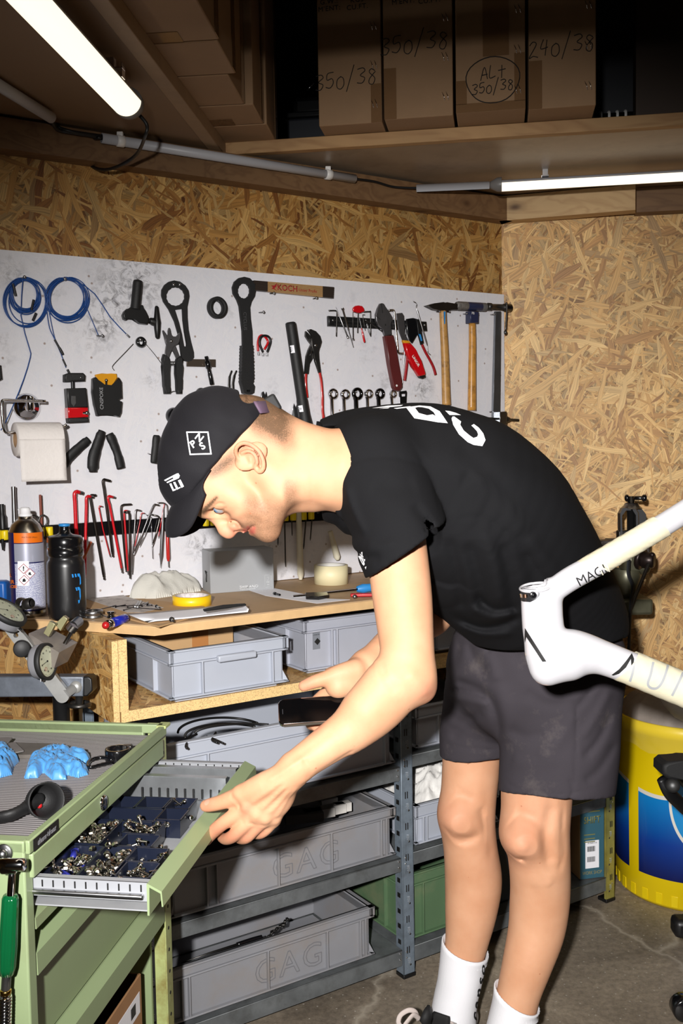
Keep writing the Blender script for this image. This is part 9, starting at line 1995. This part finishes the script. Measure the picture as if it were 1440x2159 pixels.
# ---------------------------------------------------------------- white bicycle frame
DFR=1.62
def fp(px,py,side=0.0):r=ray(px,py);return EYE+r*(DFR-side)
FR=thing('bicycle_frame','glossy white bicycle frame held in from the right, parts wrapped in masking tape','bicycle frame',fp(1150,1443))
s=SDF(*bb([fp(1080,1050,.06),fp(1500,1530,.06),fp(1080,1050,-.06),fp(1640,880,-.06)],0.0),0.0026)
px_m=DFR/F
s.chain([fp(1134,1250),fp(1139,1320),fp(1148,1372),fp(1152,1408)],[36*px_m,38*px_m,39*px_m,34*px_m],k=.006,flat=(FW,.86))
s.chain([fp(1150,1258),fp(1200,1222),fp(1260,1189),fp(1330,1149),fp(1410,1100),fp(1640,955)],[24*px_m,26*px_m,25*px_m,24.5*px_m,24.5*px_m,24*px_m],k=.010)
s.chain([fp(1158,1378),fp(1196,1377),fp(1228,1378),fp(1268,1386),fp(1330,1409),fp(1410,1440),fp(1500,1478)],[46*px_m,53*px_m,45*px_m,36*px_m,34.5*px_m,34*px_m,34*px_m],k=.012,flat=(FW,.85))
s.chain([fp(1150,1272),fp(1151,1300),fp(1153,1335)],[36*px_m,36*px_m,38*px_m],k=.006,flat=(FW,.72))
s.cone(fp(1158,1407),fp(1196,1396),34.5*px_m,39*px_m,.012,flat=(FW,.85))
ax_=(fp(1142,1400)-fp(1128,1236)).normalized();upn=(-ax_+(-FW)*-.0).normalized()
tn=(UP*.96+RI*-.18+hs*.28).normalized()
s.half(fp(1126,1243),tn,.004)if False else None
hole=fp(1131,1238);s.cone(hole+UP*.05+RI*-.003,hole-UP*.06+RI*.008,.0165,.0165,0,'cut')
tmp_n=(UP*.93-RI*.25+hs*.25).normalized()
s.box(fp(1106,1210),(.030,.0215,.06),axes(V((0,0,0)),(RI*.97+UP*.16),UP,None).to_3x3(),.004,.004,'cut')
fr=sdf_obj('frame_tube',s,M('frame_white',(182,181,185),0.2,coat=0.5),FR,smooth_it=2)
fb=bvh_of(fr)
mb=MB();rim=[]
for k in range(48):
 a_=2*math.pi*k/48;rim.append(fp(1128+31*math.cos(a_)+(3 if math.cos(a_)>0 else 0),1238-5.5*math.sin(a_)-5*math.cos(a_))+FW*.026*math.sin(a_))
mb.tube(rim,.0022,8,closed=True);obj('head_rim',mb,M('frame_white'),FR)
mb=MB();mb.lathe([(.0225,0),(.0165,-.012),(.016,-.05)],axes(fp(1129,1240),RI,FW,UP*1.0),32,sx=1.0);obj('bearing_cup',mb,M('raw_alu',(150,150,156),.3,metal=.9),FR)
mb=MB()
def fstrip(mb,top,bot,lift=.0012,sub=.004):
 P3=[[fp(x,y)for x,y in l]for l in(top,bot)];bm_=bmesh.new();c_=P3[0][0]
 rows=[[bm_.verts.new(((p-c_).dot(RI),(p-c_).dot(UP),0))for p in l]for l in P3]
 for i in range(len(top)-1):bm_.faces.new((rows[0][i],rows[0][i+1],rows[1][i+1],rows[1][i]))
 decal(mb,subdiv(bm_,sub),axes(c_,RI,UP,hs),fb,lift,direction=(c_-EYE).normalized())
fstrip(mb,[(1091,1246),(1098,1247),(1110,1249),(1122,1249),(1134,1247),(1137,1251)],[(1091,1258),(1094,1264),(1104,1268),(1118,1269),(1130,1263),(1136,1256)])
cl=obj('head_collar',mb,M('collar_gunmetal',(66,66,68),.25,metal=.7),FR)
mb=MB();bc=fp(1124,1254.5,.030);mb.lathe([(0,.003),(.0022,.003),(.0028,.001),(.0046,.003),(.0052,.002),(.0052,-.004)],axes(bc,RI,UP,hs),20);obj('collar_bolt',mb,BLKG,cl)
mb=MB();fstrip(mb,[(1092,1251),(1098,1252),(1106,1253),(1113,1254)],[(1092,1257),(1098,1259),(1106,1261),(1113,1259)],.0018);obj('collar_slot',mb,CHR,cl)
mb=MB()
def mark(pts):
 P3=[fp(x,y)for x,y in pts];c_=P3[0];bm_=poly_bm([((p-c_).dot(RI),(p-c_).dot(UP))for p in P3],.004);decal(mb,bm_,axes(c_,RI,UP,hs),fb,.0006,direction=(c_-EYE).normalized())
def z3(l):return[(1060+x/3.789,1000+y/3.789)for x,y in l]
mark(z3([(178,1228),(182,1232),(345,1490),(315,1492),(190,1300),(180,1345),(176,1320)]))
mark(z3([(1030,1430),(1048,1475),(1042,1530),(1026,1536),(1022,1475),(985,1540),(930,1590),(885,1605),(870,1600),(930,1555),(985,1490)]))
obj('logo_mark',mb,INK,FR)
def tdecal(mb,txt,px,py,size,rot,lift=.0007,wx=1.0,**kw):
 bm_=text_mesh(txt,size,sub=.003,**kw);c_=fp(px,py);decal(mb,bm_,axes(c_,RI,UP,hs)@Matrix.Rotation(rad(rot),4,'Z')@Matrix.Diagonal((wx,1,1,1)),fb,lift,direction=(c_-EYE).normalized())
mb=MB();tdecal(mb,'MAGI',1247,1213,.0205,27,lift=.0011,wx=1.05);obj('model_lettering',mb,INK,FR)
MTAPE=M('masking_tape',(196,189,164),.6,var=.05,vscale=14,bump=.3,bscale=90)
MT2=M('masking_tape_layer',(232,226,202),.6,var=.03,vscale=14,bump=.2,bscale=90)
def sleeve(p0,p1,r,flat,mat,name,e0=0.0,e1=0.0):
 d=(p1-p0);L_=d.length;d.normalize();u=UP-d*UP.dot(d);u.normalize();v_=FW;rows=[];n_=48;m_=26
 for i in range(m_+1):
  row=[]
  for k in range(n_+1):
   a_=2*math.pi*(k%n_)/n_;ca,sa=math.cos(a_),math.sin(a_)
   rr_=r+.0003*math.sin(i*1.7+k)+.0004*noise.noise(V((i*.4,k*.3,r*100)))
   row.append(p0+d*(L_*i/m_)+d*((e0*(1-i/m_)+e1*i/m_)*ca)+u*rr_*ca+v_*rr_*flat*sa)
  rows.append(row)
 mb=MB();mb.sheet(rows);bmesh.ops.remove_doubles(mb.bm,verts=mb.bm.verts,dist=1e-6);o=obj(name,mb,mat,FR);return o
sleeve(fp(1252,1193),fp(1394,1109.5),26.2*px_m,1.0,MTAPE,'masking_tape',-.020,-.004)
dt=sleeve(fp(1318,1403),fp(1500,1478),36.6*px_m,.86,MTAPE,'masking_tape',.010,0)
tb_=bvh_of(dt);fb0=fb;fb=tb_
mb=MB();gl=M('faint_print',(146,148,150),.6)
def stroke(pts,w_):
 sl=smooth_line(pts,5);top,bot=[],[]
 for i,p in enumerate(sl):
  d_=(sl[min(i+1,len(sl)-1)]-sl[max(i-1,0)]);d_.normalize();n_=V((-d_.y,d_.x,0))*w_;top.append((p.x+n_.x,p.y+n_.y));bot.append((p.x-n_.x,p.y-n_.y))
 fstrip(mb,top,bot,.0006)
stroke([(1332,1382),(1336,1400),(1333,1420),(1328,1436)],2.6)
stroke([(1377,1396),(1372,1420),(1366,1440),(1372,1449),(1384,1450),(1394,1440),(1402,1422),(1408,1402)],2.6)
stroke([(1440,1418),(1430,1440),(1417,1466)],2.6)
obj('faint_lettering',mb,gl,FR)
fb=fb0;mb=MB();tdecal(mb,'N',1273,1199,.0215,27,lift=.0026,wx=1.05);obj('faint_lettering',mb,M('fainter',(208,202,182),.6),FR)
mb=MB();tt_,bt_=fp(1640,955),fp(1500,1478);bbk=fp(1900,1640);stp=fp(1790,860)
mb.tube([fp(1630,961),stp],.0187,20);mb.tube([fp(1490,1474),bbk],.026,20);mb.tube([stp+UP*.10+RI*-.02,stp,bbk],.0165,20);mb.cyl(bbk-FW*.035,bbk+FW*.035,.027)
obj('rear_tubes',mb,M('frame_white'),FR)
st0=stp+UP*.06+RI*.05;t=thing('repair_stand','work stand outside the picture gripping the seat post of the white frame','stand',V((st0.x+.15,st0.y,0)))
mb=MB();mb.box(stp+UP*.07+RI*-.01,(.06,.06,.06),bev=.01);mb.cyl(stp+UP*.07,V((st0.x+.15,st0.y,st0.z)),.018);obj('clamp',mb,BLK,t)
mb=MB();mb.cyl(V((st0.x+.15,st0.y,0.02)),V((st0.x+.15,st0.y,st0.z+.02)),.02);obj('pole',mb,STLD,t)
mb=MB();mb.cyl(V((st0.x+.15,st0.y,0.0)),V((st0.x+.15,st0.y,.02)),.18,seg=40);obj('base',mb,BLK,t)
